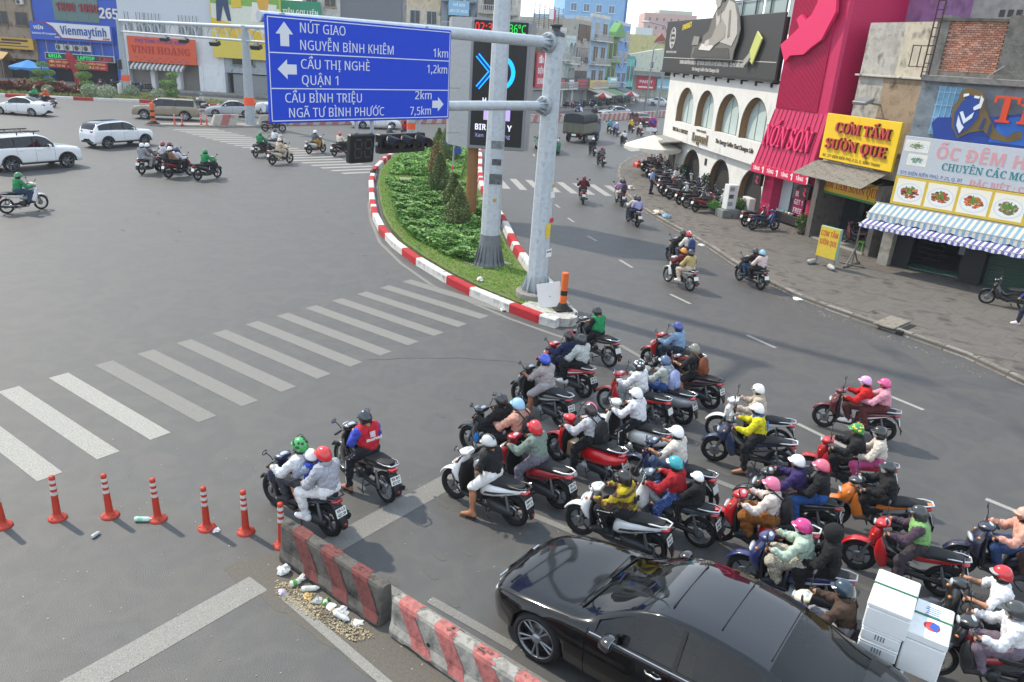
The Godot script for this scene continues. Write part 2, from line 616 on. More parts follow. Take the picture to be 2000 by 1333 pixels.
func build_markings() -> void:
	var white := worn_paint("wornwhite", [Color("565452"), Color("7d7b77"), Color("98968f"), Color("a19f98"), Color("7a7874"), Color("a5a39c"), Color("64625f")])
	var faint := worn_paint("wornfaint", [Color("545250"), Color("6c6a67"), Color("82807b"), Color("676562"), Color("898781"), Color("5a5856")])
	var mk := func(st: SurfaceTool, m: Material, called: String): structure(called, st, m)
	var root := struct_node("zebra_crossing")
	for k in range(-3, 12):
		var o := U(-9.85, -14.53) + U(0.562, -0.795) * k
		var e := U(0.577, -0.817) * 0.4
		var d := U(0.817, 0.577) * 4.02
		var s := ms()
		quad(s, V(o.x, 0.004, o.y), V(o.x + e.x, 0.004, o.y + e.y), V(o.x + e.x + d.x, 0.004, o.y + e.y + d.y), V(o.x + d.x, 0.004, o.y + d.y))
		part(root, "stripe", s, white if k < 1 else faint)
	root = struct_node("zebra_crossing")
	for k in 22:
		var o := U(-10.46, -43.9) + U(-0.79, -0.73) * k
		var s := ms()
		strip(s, o, o + U(2.64, -2.09), 0.42, 0.004)
		part(root, "stripe", s, white)
	root = struct_node("zebra_crossing")
	for k in 9:
		var o := U(-2.5, -46.1) + U(0.95, 0.02) * k
		var s := ms()
		strip(s, o, o + U(0.7, 3.7), 0.42, 0.004)
		part(root, "stripe", s, white)
	var lines := ms()
	strip(lines, U(-2.55, -9.40), U(3.1, -16.75), 0.42, 0.004)
	mk.call(lines, faint, "stop_line")
	lines = ms()
	for q in [[-2.45, -9.26, 3.5, -5.0], [-0.95, -11.35, 0.2, -10.8], [0.2, -10.8, 4.5, -8.2], [2.9, -18.8, 3.38, -17.98], [3.38, -17.98, 4.4, -17.0], [2.3, -13.6, 3.6, -12.4], [3.9, -12.1, 5.6, -10.9], [-0.9, -8.4, 0.3, -7.6]]:
		strip(lines, U(q[0], q[1]), U(q[2], q[3]), 0.14, 0.006)
	mk.call(lines, faint, "lane_line")
	lines = ms()
	for q in [[3.89, -28.01, 4.25, -26.98], [2.94, -31.8, 3.25, -30.93], [2.25, -35.36, 2.49, -34.51], [1.75, -38.6, 1.95, -37.8], [1.2, -49.5, 1.3, -48.2], [0.9, -54.0, 1.0, -52.6], [0.7, -59, 0.75, -57.6], [5.11, -23.89, 5.6, -22.96], [6.69, -20.31, 7.24, -19.41], [6.29, -14.73, 7.3, -13.3], [8.9, -16.9, 9.6, -15.9], [8.88, -12.09, 9.9, -11.0]]:
		strip(lines, U(q[0], q[1]), U(q[2], q[3]), 0.12, 0.004)
	mk.call(lines, white, "lane_dashes")
	lines = ms()
	strip(lines, U(-3.3, -8.5), U(-6.6, -4.0), 0.42, 0.004)
	strip(lines, U(-2.9, -8.3), U(0.3, -5.6), 0.13, 0.008)
	mk.call(lines, worn_paint("wornthin", [Color("55534f"), Color("6c6a66"), Color("918f88"), Color("716f6b"), Color("9a978f"), Color("5f5d5a")]), "edge_line")
	lines = ms()
	var el := [[-7.75, -40.5], [-7.2, -35.39], [-6.44, -32.09], [-5.3, -28.18], [-4.06, -25.47], [-2.62, -23.01], [-1.2, -21.5], [-0.04, -20.29], [1.17, -19.26], [1.9, -18.75], [2.5, -19.0]]
	for i in el.size() - 1:
		strip(lines, U(el[i][0], el[i][1]), U(el[i + 1][0], el[i + 1][1]), 0.13, 0.004 + 0.0008 * (i & 1))
	mk.call(lines, faint, "island_line")
	var seam := ms()
	for i in 14:
		var a := U(-3.4 + i * 0.42, -16.7 - 0.5 * sin(i * 0.24) + 0.04 * sin(i * 2.1))
		var b := U(-3.4 + (i + 1) * 0.42, -16.7 - 0.5 * sin((i + 1) * 0.24) + 0.04 * sin((i + 1) * 2.1))
		strip(seam, a, b, 0.018 + 0.008 * (i % 3), 0.0075)
	mk.call(seam, pm("5a5856", 0.7), "tar_seam")
func struct_node(called: String) -> Node3D:
	var o := Node3D.new()
	o.name = numbered(called)
	add_child(o)
	o.set_meta("kind", "structure")
	return o
const ISL := [[1.85, -20.54], [1.67, -20.05], [1.34, -20.04], [0.84, -20.38], [-0.06, -21.26], [-1.13, -22.39], [-2.14, -23.74], [-3.43, -25.76], [-4.48, -27.73], [-5.34, -29.83], [-6.16, -32.50], [-7.01, -36.10], [-7.97, -40.72], [-8.67, -45.11], [-8.95, -50.55], [-8.75, -54.00], [-8.2, -58.32], [-7.2, -61.3], [-6.0, -62.4], [-4.6, -61.6], [-3.6, -58.2], [-3.25, -54.2], [-2.9, -48.16], [-2.45, -42.27], [-1.48, -36.73], [-0.77, -32.29], [-0.28, -28.65], [0.34, -25.48], [1.2, -22.75], [1.56, -21.79], [1.85, -20.54]]
func leaf_cards(s: SurfaceTool, p: Vector3, n: int, size: float, spread: Vector3, rg: RandomNumberGenerator, shell := 0.0) -> void:
	s.set_smooth_group(-1)
	for i in n:
		var d := V(rg.randfn(), rg.randfn(), rg.randfn()).normalized()
		var c := p + d * spread * (shell + (1.0 - shell) * pow(rg.randf(), 0.45))
		var a := V(rg.randfn(), rg.randfn() + 0.4, rg.randfn()).normalized() * size * rg.randf_range(0.6, 1.3)
		var b := a.cross(d + V(rg.randfn(), rg.randfn(), rg.randfn()) * 0.6).normalized() * size * 0.34
		s.set_color(gr(rg.randf_range(0.55, 1.15)))
		s.add_vertex(c - a * 0.5)
		s.add_vertex(c + b)
		s.add_vertex(c + a * 0.5)
		s.add_vertex(c - a * 0.5)
		s.add_vertex(c + a * 0.5)
		s.add_vertex(c - b)
func conifer(at: Vector3, h: float, w: float, hex: String, label: String, seed_: int, group: String) -> void:
	var t := thing("cone_tree", label, "tree", at, 0.0, group)
	var s := ms()
	tube(s, [V(0, -0.05, 0), V(0.02, h * 0.5, 0), V(0, h * 0.95, 0.01)], [0.06, 0.035, 0.008], 6)
	part(t, "trunk", s, pm("4a3b2c", 0.9))
	var rg := RandomNumberGenerator.new()
	rg.seed = seed_
	s = ms()
	var n := int(1700 * h)
	for i in n:
		var f := pow(rg.randf(), 1.35)
		var r := w * (sin(minf(1.0, 0.12 + f * 1.6) * PI * 0.5)) * (1.0 - f) * (1.0 if f > 0.12 else 0.75) + 0.03
		var ang := rg.randf() * TAU
		r *= 1.0 + 0.16 * sin(ang * 3.0 + f * 9.0 + seed_) + rg.randf_range(-0.35, 0.08)
		leaf_cards(s, V(cos(ang) * r, 0.08 + f * h * 0.95, sin(ang) * r), 2, 0.075, Vector3.ONE * 0.07, rg)
	part(t, "crown", s, leafm(hex))
	for k in 5:
		var b := ms()
		var y := h * (0.15 + 0.15 * k)
		var an := k * 2.4
		tube(b, [V(0, y, 0), V(cos(an) * w * 0.35, y + 0.1, sin(an) * w * 0.35)], [0.015, 0.006], 4)
		part(t, "branch", b, pm("4a3b2c", 0.9))
func mass(called: String, region: PackedVector2Array, h: float, count: int, size: float, hexes: Array, seed_: int, base_y: float, tuft: SurfaceTool) -> MultiMeshInstance3D:
	var rg := RandomNumberGenerator.new()
	rg.seed = seed_
	var box := Rect2(region[0], Vector2.ZERO)
	for p in region:
		box = box.expand(p)
	var xfs := []
	var cols := []
	var nz := FastNoiseLite.new()
	nz.seed = seed_
	nz.frequency = 0.55
	var guard_ := 0
	while xfs.size() < count and guard_ < count * 12:
		guard_ += 1
		var p := U(rg.randf_range(box.position.x, box.end.x), rg.randf_range(box.position.y, box.end.y))
		if not Geometry2D.is_point_in_polygon(p, region):
			continue
		var v := nz.get_noise_2d(p.x, p.y)
		var y := base_y + h * clampf(0.55 + v * 0.9, 0.05, 1.0) * sqrt(rg.randf())
		var k := size * rg.randf_range(0.7, 1.35)
		var b := Basis(Vector3.UP, rg.randf() * TAU) * Basis(Vector3.RIGHT, rg.randf_range(-0.5, 0.5))
		xfs.append(Transform3D(b.scaled(Vector3.ONE * k), V(p.x, y, -p.y)))
		var c: Color = Color.html(hexes[0]).lerp(Color.html(hexes[1]), rg.randf())
		if hexes.size() > 2 and nz.get_noise_2d(p.x * 1.7 + 90, p.y * 1.7) > 0.18:
			c = c.lerp(Color.html(hexes[2]), rg.randf_range(0.3, 0.9))
		cols.append(c.srgb_to_linear())
	var mm := MultiMesh.new()
	mm.transform_format = MultiMesh.TRANSFORM_3D
	mm.use_colors = true
	tuft.generate_normals()
	mm.mesh = tuft.commit()
	mm.instance_count = xfs.size()
	for i in xfs.size():
		mm.set_instance_transform(i, xfs[i])
		mm.set_instance_color(i, cols[i])
	var o := MultiMeshInstance3D.new()
	o.name = numbered(called)
	o.multimesh = mm
	var m := StandardMaterial3D.new()
	m.vertex_color_use_as_albedo = true
	m.roughness = 0.6
	m.backlight_enabled = true
	m.backlight = Color(0.12, 0.2, 0.05)
	o.material_override = m
	add_child(o)
	o.set_meta("kind", "stuff")
	return o
func tuft_mesh(n: int, seed_: int, upright: float) -> SurfaceTool:
	var rg := RandomNumberGenerator.new()
	rg.seed = seed_
	var s := ms()
	s.set_smooth_group(-1)
	for i in n:
		var an := rg.randf() * TAU
		var d := V(cos(an), upright * rg.randf_range(0.5, 1.3), sin(an)).normalized() * rg.randf_range(0.6, 1.1)
		var side := d.cross(Vector3.UP).normalized() * 0.17 * (0.35 if upright > 1.5 else 1.2)
		s.set_color(Color.WHITE)
		s.add_vertex(V(0, 0, 0))
		s.add_vertex(d * 0.55 + side)
		s.add_vertex(d)
		s.add_vertex(V(0, 0, 0))
		s.add_vertex(d)
		s.add_vertex(d * 0.55 - side)
	return s
func build_island() -> void:
	var red := masonry("b3252c", 0.3, 0.7, 0.8)
	var whi := masonry("d6d4cf", 0.34, 0.8, 0.8)
	var inner := xz(ISL)
	var s := ms()
	var soil: PackedVector2Array = Geometry2D.offset_polygon(inner, -0.2)[0]
	prism(s, soil, 0.2, flat_xf(0.2))
	var isl := structure("traffic_island", s, masonry("66743a", 0.4, 1.0, 0.6))
	var run := ISL.slice(2, 29)
	kerb_run(isl, run, "kerb_block", 0.3, 0.0, 0.27, [0.55, 1.15, 1.8, 1.4, 2.3, 1.4, 2.35, 1.4, 2.35, 1.4], [whi, red], 0.004)
	s = ms()
	prism(s, xz([[1.56, -21.79], [1.85, -20.62], [1.8, -20.2], [1.62, -19.98], [1.34, -19.97], [0.9, -20.3], [0.2, -21.0], [0.9, -22.3]]), 0.24, flat_xf(0.245))
	part(isl, "nose", s, masonry("b9b6af", 0.4, 0.9, 0.8))
	s = ms()
	prism(s, xz([[-0.15, -25.5], [-1.2, -24.7], [-1.9, -25.35], [-0.75, -26.2]]), 0.06, flat_xf(0.245))
	part(isl, "pole_pad", s, masonry("86827a", 0.4, 0.8, 0.8))
	s = ms()
	prism(s, xz([[-6.6, -41.2], [-3.2, -41.6], [-3.3, -42.6], [-6.9, -42.4]]), 0.06, flat_xf(0.25))
	prism(s, xz([[-3.1, -36.8], [-1.7, -37.2], [-1.8, -37.9], [-3.2, -37.5]]), 0.06, flat_xf(0.25))
	part(isl, "concrete_path", s, masonry("a09a90", 0.4, 0.8, 0.8))
	var gpoly: PackedVector2Array = Geometry2D.offset_polygon(inner, -0.26)[0]
	tag(mass("grass", gpoly, 0.03, 42000, 0.085, ["6f9a34", "9cc250", "b0b866"], 21, 0.19, tuft_mesh(5, 2, 2.2)), "short green grass covering the edge of the kerbed traffic island", "grass")
	var cover := xz([[-1.55, -25.2], [-2.2, -25.6], [-4.2, -28.6], [-5.2, -31.5], [-6.0, -35.0], [-6.8, -39.0], [-7.4, -40.6], [-3.2, -41.0], [-2.6, -39.5], [-1.9, -35.5], [-1.2, -31.0], [-0.75, -28.0], [-1.0, -26.6]])
	tag(mass("ground_cover_shrub", cover, 0.45, 42000, 0.095, ["456f2b", "739f45", "9cc472"], 22, 0.18, tuft_mesh(7, 3, 0.7)), "low leafy green shrub bed filling the middle of the island", "shrubs")
	var cover2 := xz([[-7.6, -43.2], [-3.6, -43.4], [-3.9, -50.0], [-4.4, -56.0], [-6.0, -60.0], [-7.6, -57.0], [-8.1, -50.0]])
	tag(mass("ground_cover_shrub", cover2, 0.5, 16000, 0.13, ["557f34", "86b253", "a9cf7e"], 23, 0.18, tuft_mesh(7, 4, 0.7)), "pale green shrub bed at the far end of the island beyond the path", "shrubs")
	var cg := "clipped cone trees on the island"
	conifer(V(-2.55, 0.2, -30.7), 1.75, 0.85, "69753f", "broad dark cone tree nearest to the two tall poles", 1, cg)
	conifer(V(-3.1, 0.2, -33.9), 1.75, 0.68, "68763f", "second cone tree of the island row, close behind the nearest one", 2, cg)
	conifer(V(-4.15, 0.2, -37.9), 2.15, 0.78, "5c7038", "tall dark green cone tree in the middle of the island row", 3, cg)
	conifer(V(-4.95, 0.2, -43.6), 2.0, 0.75, "8a7648", "rusty brown cone tree standing behind the concrete path", 4, cg)
	conifer(V(-4.75, 0.2, -48.5), 2.9, 1.05, "687c40", "tallest cone tree at the far end beside the grey screen pillar", 5, cg)
	conifer(V(-5.5, 0.2, -49.3), 2.2, 0.9, "6f8040", "round olive cone tree crowding against the tallest one", 6, cg)
func gusset_base(par: Node, r: float, h: float, m: Material, n := 12) -> void:
	for i in n:
		var a := TAU * i / n
		var b := Basis(Vector3.UP, -a)
		var s := ms()
		prism(s, PackedVector2Array([U(r * 0.96, 0.02), U(r * 1.45, 0.02), U(r * 1.4, 0.08), U(r * 0.96, h)]), 0.025, Transform3D(b, Vector3.ZERO))
		part(par, "base_rib", s, m)
func octa(s: SurfaceTool, r0: float, r1: float, y0: float, y1: float, n := 8) -> void:
	var rings := []
	for q in [[y0, r0], [y1, r1]]:
		rings.append(ring(V(0, q[0], 0), V(q[1], 0, 0), V(0, 0, q[1]), n))
	loft(s, rings, true, false)
func galv(hex := "bcc4c9") -> StandardMaterial3D:
	var m := pm(hex, 0.5, 0.1, 0.2)
	return m
func marker_post(at: Vector3, h: float, r: float, label: String, group: String, bands: Array) -> void:
	var t := thing("delineator_post", label, "delineator", at, 0.3, group)
	var s := ms()
	rbx(s, V(0, 0.03, 0), V(r * 5.2, 0.06, r * 4.4), 0.015)
	lathe(s, Vector3.ZERO, Vector3.UP, [[r * 2.0, 0.05], [r * 1.25, 0.2], [r * 1.1, 0.22]], 14)
	part(t, "foot", s, pm("2a2724", 0.85, 0, 0.3))
	var y := 0.2
	for i in bands.size():
		var y1: float = y + bands[i][0] * (h - 0.2)
		s = ms()
		lathe(s, Vector3.ZERO, Vector3.UP, [[r + 0.001 * (i & 1), y], [r + 0.001 * (i & 1), y1]], 14)
		part(t, "band", s, pm(bands[i][1], 0.6, 0, 0.25))
		y = y1
	s = ms()
	lathe(s, Vector3.ZERO, Vector3.UP, [[r * 0.98, y - 0.01], [r * 1.02, y], [r * 0.9, y + 0.02], [r * 0.2, y + 0.025]], 14)
	part(t, "cap", s, pm("d9622a", 0.6))
func arrow_poly(c: Vector2, w: float, h: float, turn: float) -> PackedVector2Array:
	var r := PackedVector2Array()
	for p in [[-0.25, -0.5], [0.25, -0.5], [0.25, 0.0], [0.5, 0.0], [0.0, 0.5], [-0.5, 0.0], [-0.25, 0.0]]:
		r.append(c + U(p[0] * w, p[1] * h).rotated(turn))
	return r
func build_street_furniture() -> void:
	var gm := galv()
	var gd := galv("a3abb0")
	var P := V(0.63, 0.0, -22.0)
	var turn := deg_to_rad(50.6)
	var t := thing("sign_mast", "grey octagonal steel mast with two horizontal arms at the island tip", "mast", P, turn)
	var s := ms()
	lathe(s, Vector3.ZERO, Vector3.UP, [[0.62, 0.0], [0.62, 0.38], [0.56, 0.42], [0.3, 0.43]], 24, false, false)
	part(t, "concrete_base", s, masonry("8f8c86", 0.4, 0.8, 0.8))
	s = ms()
	octa(s, 0.315, 0.245, 0.42, 7.62)
	part(t, "shaft", s, gm)
	s = ms()
	lathe(s, Vector3.ZERO, Vector3.UP, [[0.26, 7.6], [0.25, 7.68], [0.14, 7.72], [0.12, 7.74], [0.12, 7.84], [0.17, 7.85], [0.17, 7.9], [0.02, 7.91]], 16)
	part(t, "cap", s, pm("4b4f52", 0.6, 0.3))
	var gbase := Node3D.new()
	gbase.name = "base_ribs"
	gbase.position.y = 0.42
	t.add_child(gbase)
	gusset_base(gbase, 0.33, 0.5, gd, 12)
	for q in [[7.43, 0.145], [5.8, 0.125]]:
		s = ms()
		tube(s, [V(-0.3, q[0], 0), V(-3.0, q[0] + 0.02, 0), V(-9.0, q[0] + 0.02, 0)], [q[1], q[1] * 0.96, q[1] * 0.7], 14)
		var arm := part(t, "arm", s, gm)
		s = ms()
		lathe(s, V(-0.36, q[0], 0), Vector3.LEFT, [[0.05, -0.12], [0.26, -0.12], [0.26, -0.03], [0.24, 0.0], [0.15, 0.0]], 20)
		part(arm, "flange", s, gd)
		for i in 10:
			var a := TAU * i / 10
			s = ms()
			prism(s, PackedVector2Array([U(-0.37, q[1]), U(-0.37, 0.245), U(-0.62, q[1])]), 0.018, Transform3D(Basis(Vector3.RIGHT, a), V(0, q[0], 0)))
			part(arm, "flange_rib", s, gd)
	var ag := atan2(-0.63, 22.0)
	for q in [[1.62, 0.28, 0.24, "e7e6e2", 0.14], [2.3, 0.2, 0.42, "e3c531", -0.02], [3.35, 0.2, 0.18, "e9e4df", 0.12], [3.6, 0.1, 0.09, "c99a2f", 0.18], [2.6, 0.17, 0.13, "c33", 0.2]]:
		box_part(t, "sticker", V(q[4] * 0.6, q[0], 0.297 - (q[0] - 0.4) * 0.0097 + 0.012), V(q[1], q[2], 0.004), pm(q[3], 0.7, 0, 0.15), 0.0, Basis(Vector3.UP, 0.0))
	text(t, "CHO THUÊ", V(0.085, 1.66, 0.306), 0.045, pm("28356b", 0.8), font_sans, 0.22, 0.003)
	var sg_ := thing("direction_sign", "large blue overhead direction sign with white arrows and place names", "road sign", P + Basis(Vector3.UP, turn) * V(-6.6, 5.55, 0.2), turn)
	var W := 4.82
	var H := 1.95
	var blue := pm("083fc6", 0.62, 0.0, 0.06)
	var ink := pm("d3d8de", 0.5)
	box_part(sg_, "panel", V(0, H / 2, 0), V(W, H, 0.05), blue, 0.008)
	s = ms()
	for i in 5:
		bx(s, V(-W / 2 + 0.4 + i * 1.0, H / 2, -0.06), V(0.05, H * 0.96, 0.06))
	part(sg_, "stiffener", s, gd)
	var Fz := 0.0275
	for q in [[0, H - 0.045, W - 0.08, 0.018], [0, 0.045, W - 0.08, 0.018], [0, H * 0.66, W - 0.08, 0.02], [0, H * 0.33, W - 0.08, 0.02]]:
		box_part(sg_, "border_line", V(q[0], q[1], Fz), V(q[2], q[3], 0.004), ink)
	for q in [-1, 1]:
		box_part(sg_, "border_line", V(q * (W / 2 - 0.045), H / 2, Fz), V(0.018, H - 0.11, 0.004), ink)
	for q in [["NÚT GIAO", 0.154, 0.376, 0.107], ["NGUYỄN BỈNH KHIÊM", 0.153, 0.64, 0.265], ["1km", 0.884, 0.981, 0.265], ["CẦU THỊ NGHÈ", 0.153, 0.504, 0.442], ["QUẬN 1", 0.158, 0.338, 0.593], ["1,2km", 0.847, 0.978, 0.444], ["CẦU BÌNH TRIỆU", 0.074, 0.46, 0.766], ["NGÃ TƯ BÌNH PHƯỚC", 0.086, 0.584, 0.909], ["2km", 0.774, 0.88, 0.735], ["7,5km", 0.745, 0.878, 0.909]]:
		text(sg_, q[0], V(((q[1] + q[2]) / 2 - 0.5) * W, H * (1.0 - q[3]) + 0.012, Fz), 0.175, ink, font_light, (q[2] - q[1]) * W, 0.006)
	for q in [[0.082, 0.168, 0.38, 0.43, 0.0], [0.088, 0.49, 0.36, 0.42, PI / 2], [0.922, 0.83, 0.32, 0.36, -PI / 2]]:
		s = ms()
		prism(s, arrow_poly(U((q[0] - 0.5) * W, H * (1.0 - q[1])), q[2], q[3], q[4]), 0.006, Transform3D(Basis.IDENTITY, V(0, 0, Fz + 0.003)))
		part(sg_, "arrow", s, ink)
	for x in [-1.95, 1.75]:
		box_part(sg_, "bracket", V(x, H / 2, -0.12), V(0.09, H + 0.1, 0.07), gd, 0.01)
	var lc := P + Basis(Vector3.UP, turn) * V(-5.72, 4.86, 0.25)
	var black := pm("121314", 0.45)
	var tl := thing("traffic_light", "black horizontal three lamp traffic light hanging below the blue sign", "traffic light", lc, turn)
	box_part(tl, "housing", V(0, 0.2, 0), V(1.34, 0.42, 0.2), black, 0.02)
	for i in 3:
		var x := -0.42 + i * 0.42
		s = ms()
		lathe(s, V(x, 0.2, 0.1), Vector3.BACK, [[0.02, 0.015], [0.13, 0.012], [0.15, 0.0]], 20)
		part(tl, "lens", s, pm(["3a1512", "3a2f10", "10301c"][i], 0.25, 0, 0, 0.5))
		s = ms()
		var rings := []
		for k in 2:
			var r0 := PackedVector3Array()
			for j in 17:
				var a := -0.35 + (PI + 0.7) * j / 16.0
				r0.append(V(x + cos(a) * 0.19, 0.2 + sin(a) * 0.19 - k * 0.05, 0.1 + k * (0.34 if sin(a) > 0 else 0.34 + sin(a) * 0.6)))
			for j in 17:
				var a := -0.35 + (PI + 0.7) * (16 - j) / 16.0
				r0.append(V(x + cos(a) * 0.18, 0.2 + sin(a) * 0.18 - k * 0.05, 0.1 + k * (0.34 if sin(a) > 0 else 0.34 + sin(a) * 0.6)))
			rings.append(r0)
		loft(s, rings, true, false)
		part(tl, "hood", s, black)
	for x in [-0.75, 0.62]:
		s = ms()
		tube(s, [V(x, 0.3, -0.08), V(x, 0.95, -0.12)], 0.045, 8)
		part(tl, "hanger", s, gd)
	var cd := thing("countdown_box", "square black countdown display tilted beside the traffic light", "signal", P + Basis(Vector3.UP, turn) * V(-6.86, 4.72, 0.25), turn)
	box_part(cd, "housing", V(0, 0.27, 0), V(0.66, 0.62, 0.16), black, 0.03, Basis(Vector3.RIGHT, 0.12))
	for d in 2:
		for g in [[0, 0.46, 1], [0, 0.27, 1], [0, 0.08, 1], [-0.09, 0.365, 0], [0.09, 0.365, 0], [-0.09, 0.175, 0], [0.09, 0.175, 0]]:
			box_part(cd, "segment", V(-0.13 + d * 0.27 + g[0], g[1], 0.083 + (g[1] - 0.27) * 0.12), V(0.15, 0.035, 0.008) if g[2] else V(0.035, 0.15, 0.008), pm("2e3032", 0.5))
	s = ms()
	tube(s, [V(-0.05, 0.5, -0.05), V(-0.05, 1.05, -0.1)], 0.04, 8)
	tube(s, [V(0.3, 0.3, -0.02), V(0.52, 0.34, -0.02)], 0.04, 8)
	part(cd, "hanger", s, gd)
	t = thing("lamp_mast", "tall grey tapering octagonal lamp mast standing in the grass", "mast", V(-0.98, 0.2, -25.3), 0.2)
	s = ms()
	octa(s, 0.34, 0.2, 0.4, 15.0, 10)
	part(t, "shaft", s, gm)
	s = ms()
	lathe(s, Vector3.ZERO, Vector3.UP, [[0.52, 0.04], [0.52, 0.1], [0.44, 0.2], [0.37, 0.75], [0.345, 1.1]], 20)
	part(t, "base_skirt", s, galv("70757a"))
	gusset_base(t, 0.39, 0.75, galv("62676b"), 18)
	for q in [[3.0, 0.42, 0.34, "6d7072"], [3.55, 0.3, 0.2, "5b5e60"], [4.1, 0.4, 0.25, "84888a"], [2.3, 0.12, 0.1, "c79a32"]]:
		box_part(t, "poster_scrap", V(0.03, q[0], 0.352 - q[0] * 0.009), V(q[1], q[2], 0.005), pm(q[3], 0.9, 0, 0.5), 0.0, Basis(Vector3.UP, -0.15))
	for k in 4:
		s = ms()
		var a := k * PI / 2
		tube(s, [V(0, 14.9, 0), V(cos(a) * 1.2, 15.6, sin(a) * 1.2), V(cos(a) * 2.2, 15.7, sin(a) * 2.2)], [0.06, 0.05, 0.05], 8)
		rbx(s, V(cos(a) * 2.5, 15.7, sin(a) * 2.5), V(0.7, 0.12, 0.35), 0.03, Basis(Vector3.UP, -a))
		part(t, "lamp_arm", s, gd)
	t = thing("screen_pillar", "grey advertising pillar with a black video screen on a brown column", "screen pillar", V(-2.2, 0.2, -33.0), 0.0)
	s = ms()
	octa(s, 0.25, 0.23, 0.0, 3.1, 14)
	part(t, "column", s, pm("8a5f36", 0.6, 0, 0.15))
	var gl := pm("9ba0a4", 0.45, 0.3, 0.12)
	s = ms()
	var plan := PackedVector2Array([U(-0.25, 0.45), U(2.15, 0.45), U(2.35, -0.1), U(2.1, -2.2), U(-0.9, -2.2), U(-1.35, -1.6), U(-1.15, -0.55)])
	var flip := PackedVector2Array()
	for p in plan:
		flip.append(U(p.x, -p.y))
	prism(s, flip, 5.1, flat_xf(8.15))
	part(t, "cabinet", s, gl)
	for q in [7.4, 5.4, 3.6]:
		box_part(t, "panel_joint", V(-0.71, q, -0.045), V(1.36, 0.02, 0.012), pm("6f7478", 0.6), 0.0, Basis(Vector3.UP, 0.836))
	box_part(t, "screen_frame", V(0.95, 5.55, 0.47), V(2.38, 4.96, 0.05), pm("84888c", 0.4, 0.4), 0.015)
	var scr := box_part(t, "screen", V(0.95, 5.3, 0.5), V(2.16, 4.2, 0.03), pm("141312", 0.35), 0.0)
	var neon := glow("1aa0ff", 1.6)
	for q in [[0.05, 6.75, 0.62, 6.15], [0.62, 6.15, 0.1, 5.5]]:
		s = ms()
		tube(s, [V(q[0], q[1], 0.52), V(q[2], q[3], 0.52)], 0.1, 8)
		part(scr, "neon_stroke", s, neon)
		s = ms()
		tube(s, [V(q[0], q[1], 0.6), V(q[2], q[3], 0.6)], 0.05, 6)
		part(scr, "neon_core", s, glow("0b3f9c", 0.8))
	s = ms()
	var arcp := []
	for i in 12:
		var a := -1.3 + 2.6 * i / 11.0
		arcp.append(V(0.95 + cos(a) * 0.58, 6.12 + sin(a) * 0.62, 0.52))
	tube(s, arcp, 0.09, 8)
	part(scr, "neon_arc", s, neon)
	var lw := glow("dfe2ff", 1.0)
	text(scr, "H", V(0.4, 5.02, 0.52), 0.2, lw, font_sans, 0.0, 0.01)
	box_part(scr, "light_bar", V(0.95, 4.5, 0.52), V(1.1, 0.5, 0.01), glow("b9a7ff", 0.9))
	text(scr, "BIR", V(0.28, 3.95, 0.52), 0.24, lw, font_sans, 0.46, 0.01)
	text(scr, "Y", V(1.5, 3.95, 0.52), 0.24, lw, font_sans, 0.2, 0.01)
	text(scr, "Xan", V(0.26, 3.62, 0.52), 0.15, glow("9fa3e0", 0.7), font_light, 0.36, 0.01)
	text(scr, "ng", V(1.42, 3.62, 0.52), 0.15, glow("9fa3e0", 0.7), font_light, 0.24, 0.01)
	var ck := box_part(t, "clock_strip", V(0.95, 7.8, 0.5), V(2.16, 0.52, 0.03), pm("0d0d0e", 0.4))
	text(ck, "02:34", V(0.35, 7.8, 0.52), 0.32, glow("ff2a2a", 1.1), font_light, 0.9, 0.01)
	text(ck, "36°C", V(1.6, 7.8, 0.52), 0.32, glow("1fdc4c", 1.0), font_light, 0.66, 0.01)
	t = thing("banded_post", "thick grey post with an orange band behind the hanging traffic light", "post", V(-8.35, 0.2, -56.4), 0.0)
	s = ms()
	octa(s, 0.32, 0.28, 0.0, 6.6, 10)
	part(t, "shaft", s, gd)
	s = ms()
	octa(s, 0.325, 0.325, 1.3, 1.75, 10)
	part(t, "band", s, pm("e2502a", 0.6))
	t = thing("sign_pole", "thin grey pole with orange bands and a small blue plate", "road sign", V(-3.8, 0.2, -40.3), 0.0)
	s = ms()
	tube(s, [V(0, 0, 0), V(0.12, 2.3, 0)], 0.045, 8)
	part(t, "pole", s, galv("a8adb0"))
	for y in [0.25, 0.6, 0.95]:
		s = ms()
		tube(s, [V(0.052 * y, y, 0), V(0.052 * (y + 0.2), y + 0.2, 0)], 0.052, 8)
		part(t, "band", s, pm("e8562a", 0.6))
	box_part(t, "plate", V(0.32, 1.95, 0.05), V(0.36, 0.3, 0.02), pm("27479b", 0.5), 0.004)
	box_part(t, "top_plate", V(-0.05, 2.3, 0.05), V(0.6, 0.1, 0.02), pm("2b57b5", 0.5), 0.004)
	marker_post(V(1.4, 0.245, -20.75), 1.1, 0.1, "orange and black delineator post on the island tip beside the mast", "delineators", [[0.28, "dd6a22"], [0.16, "1f1c1a"], [0.56, "dd6a22"]])
	var lp := thing("leaning_panel", "white square board leaning against the foot of the sign mast", "board", V(1.0, 0.245, -20.95), -0.25)
	box_part(lp, "board", V(0, 0.36, 0.0), V(0.72, 0.72, 0.02), pm("c6c7c6", 0.5, 0, 0.06), 0.004, Basis(Vector3.BACK, 0.28) * Basis(Vector3.RIGHT, -0.35))
	s = ms()
	lathe(s, V(0.02, 0.33, 0.03), V(0, 0.34, 0.94), [[0.02, 0.0], [0.012, 0.015], [0.002, 0.016]], 10)
	part(lp, "knob", s, pm("8d8e8e", 0.4))
	var om := pm("b4351e", 0.55, 0, 0.22)
	var ref := pm("c9c7c2", 0.4, 0, 0.25)
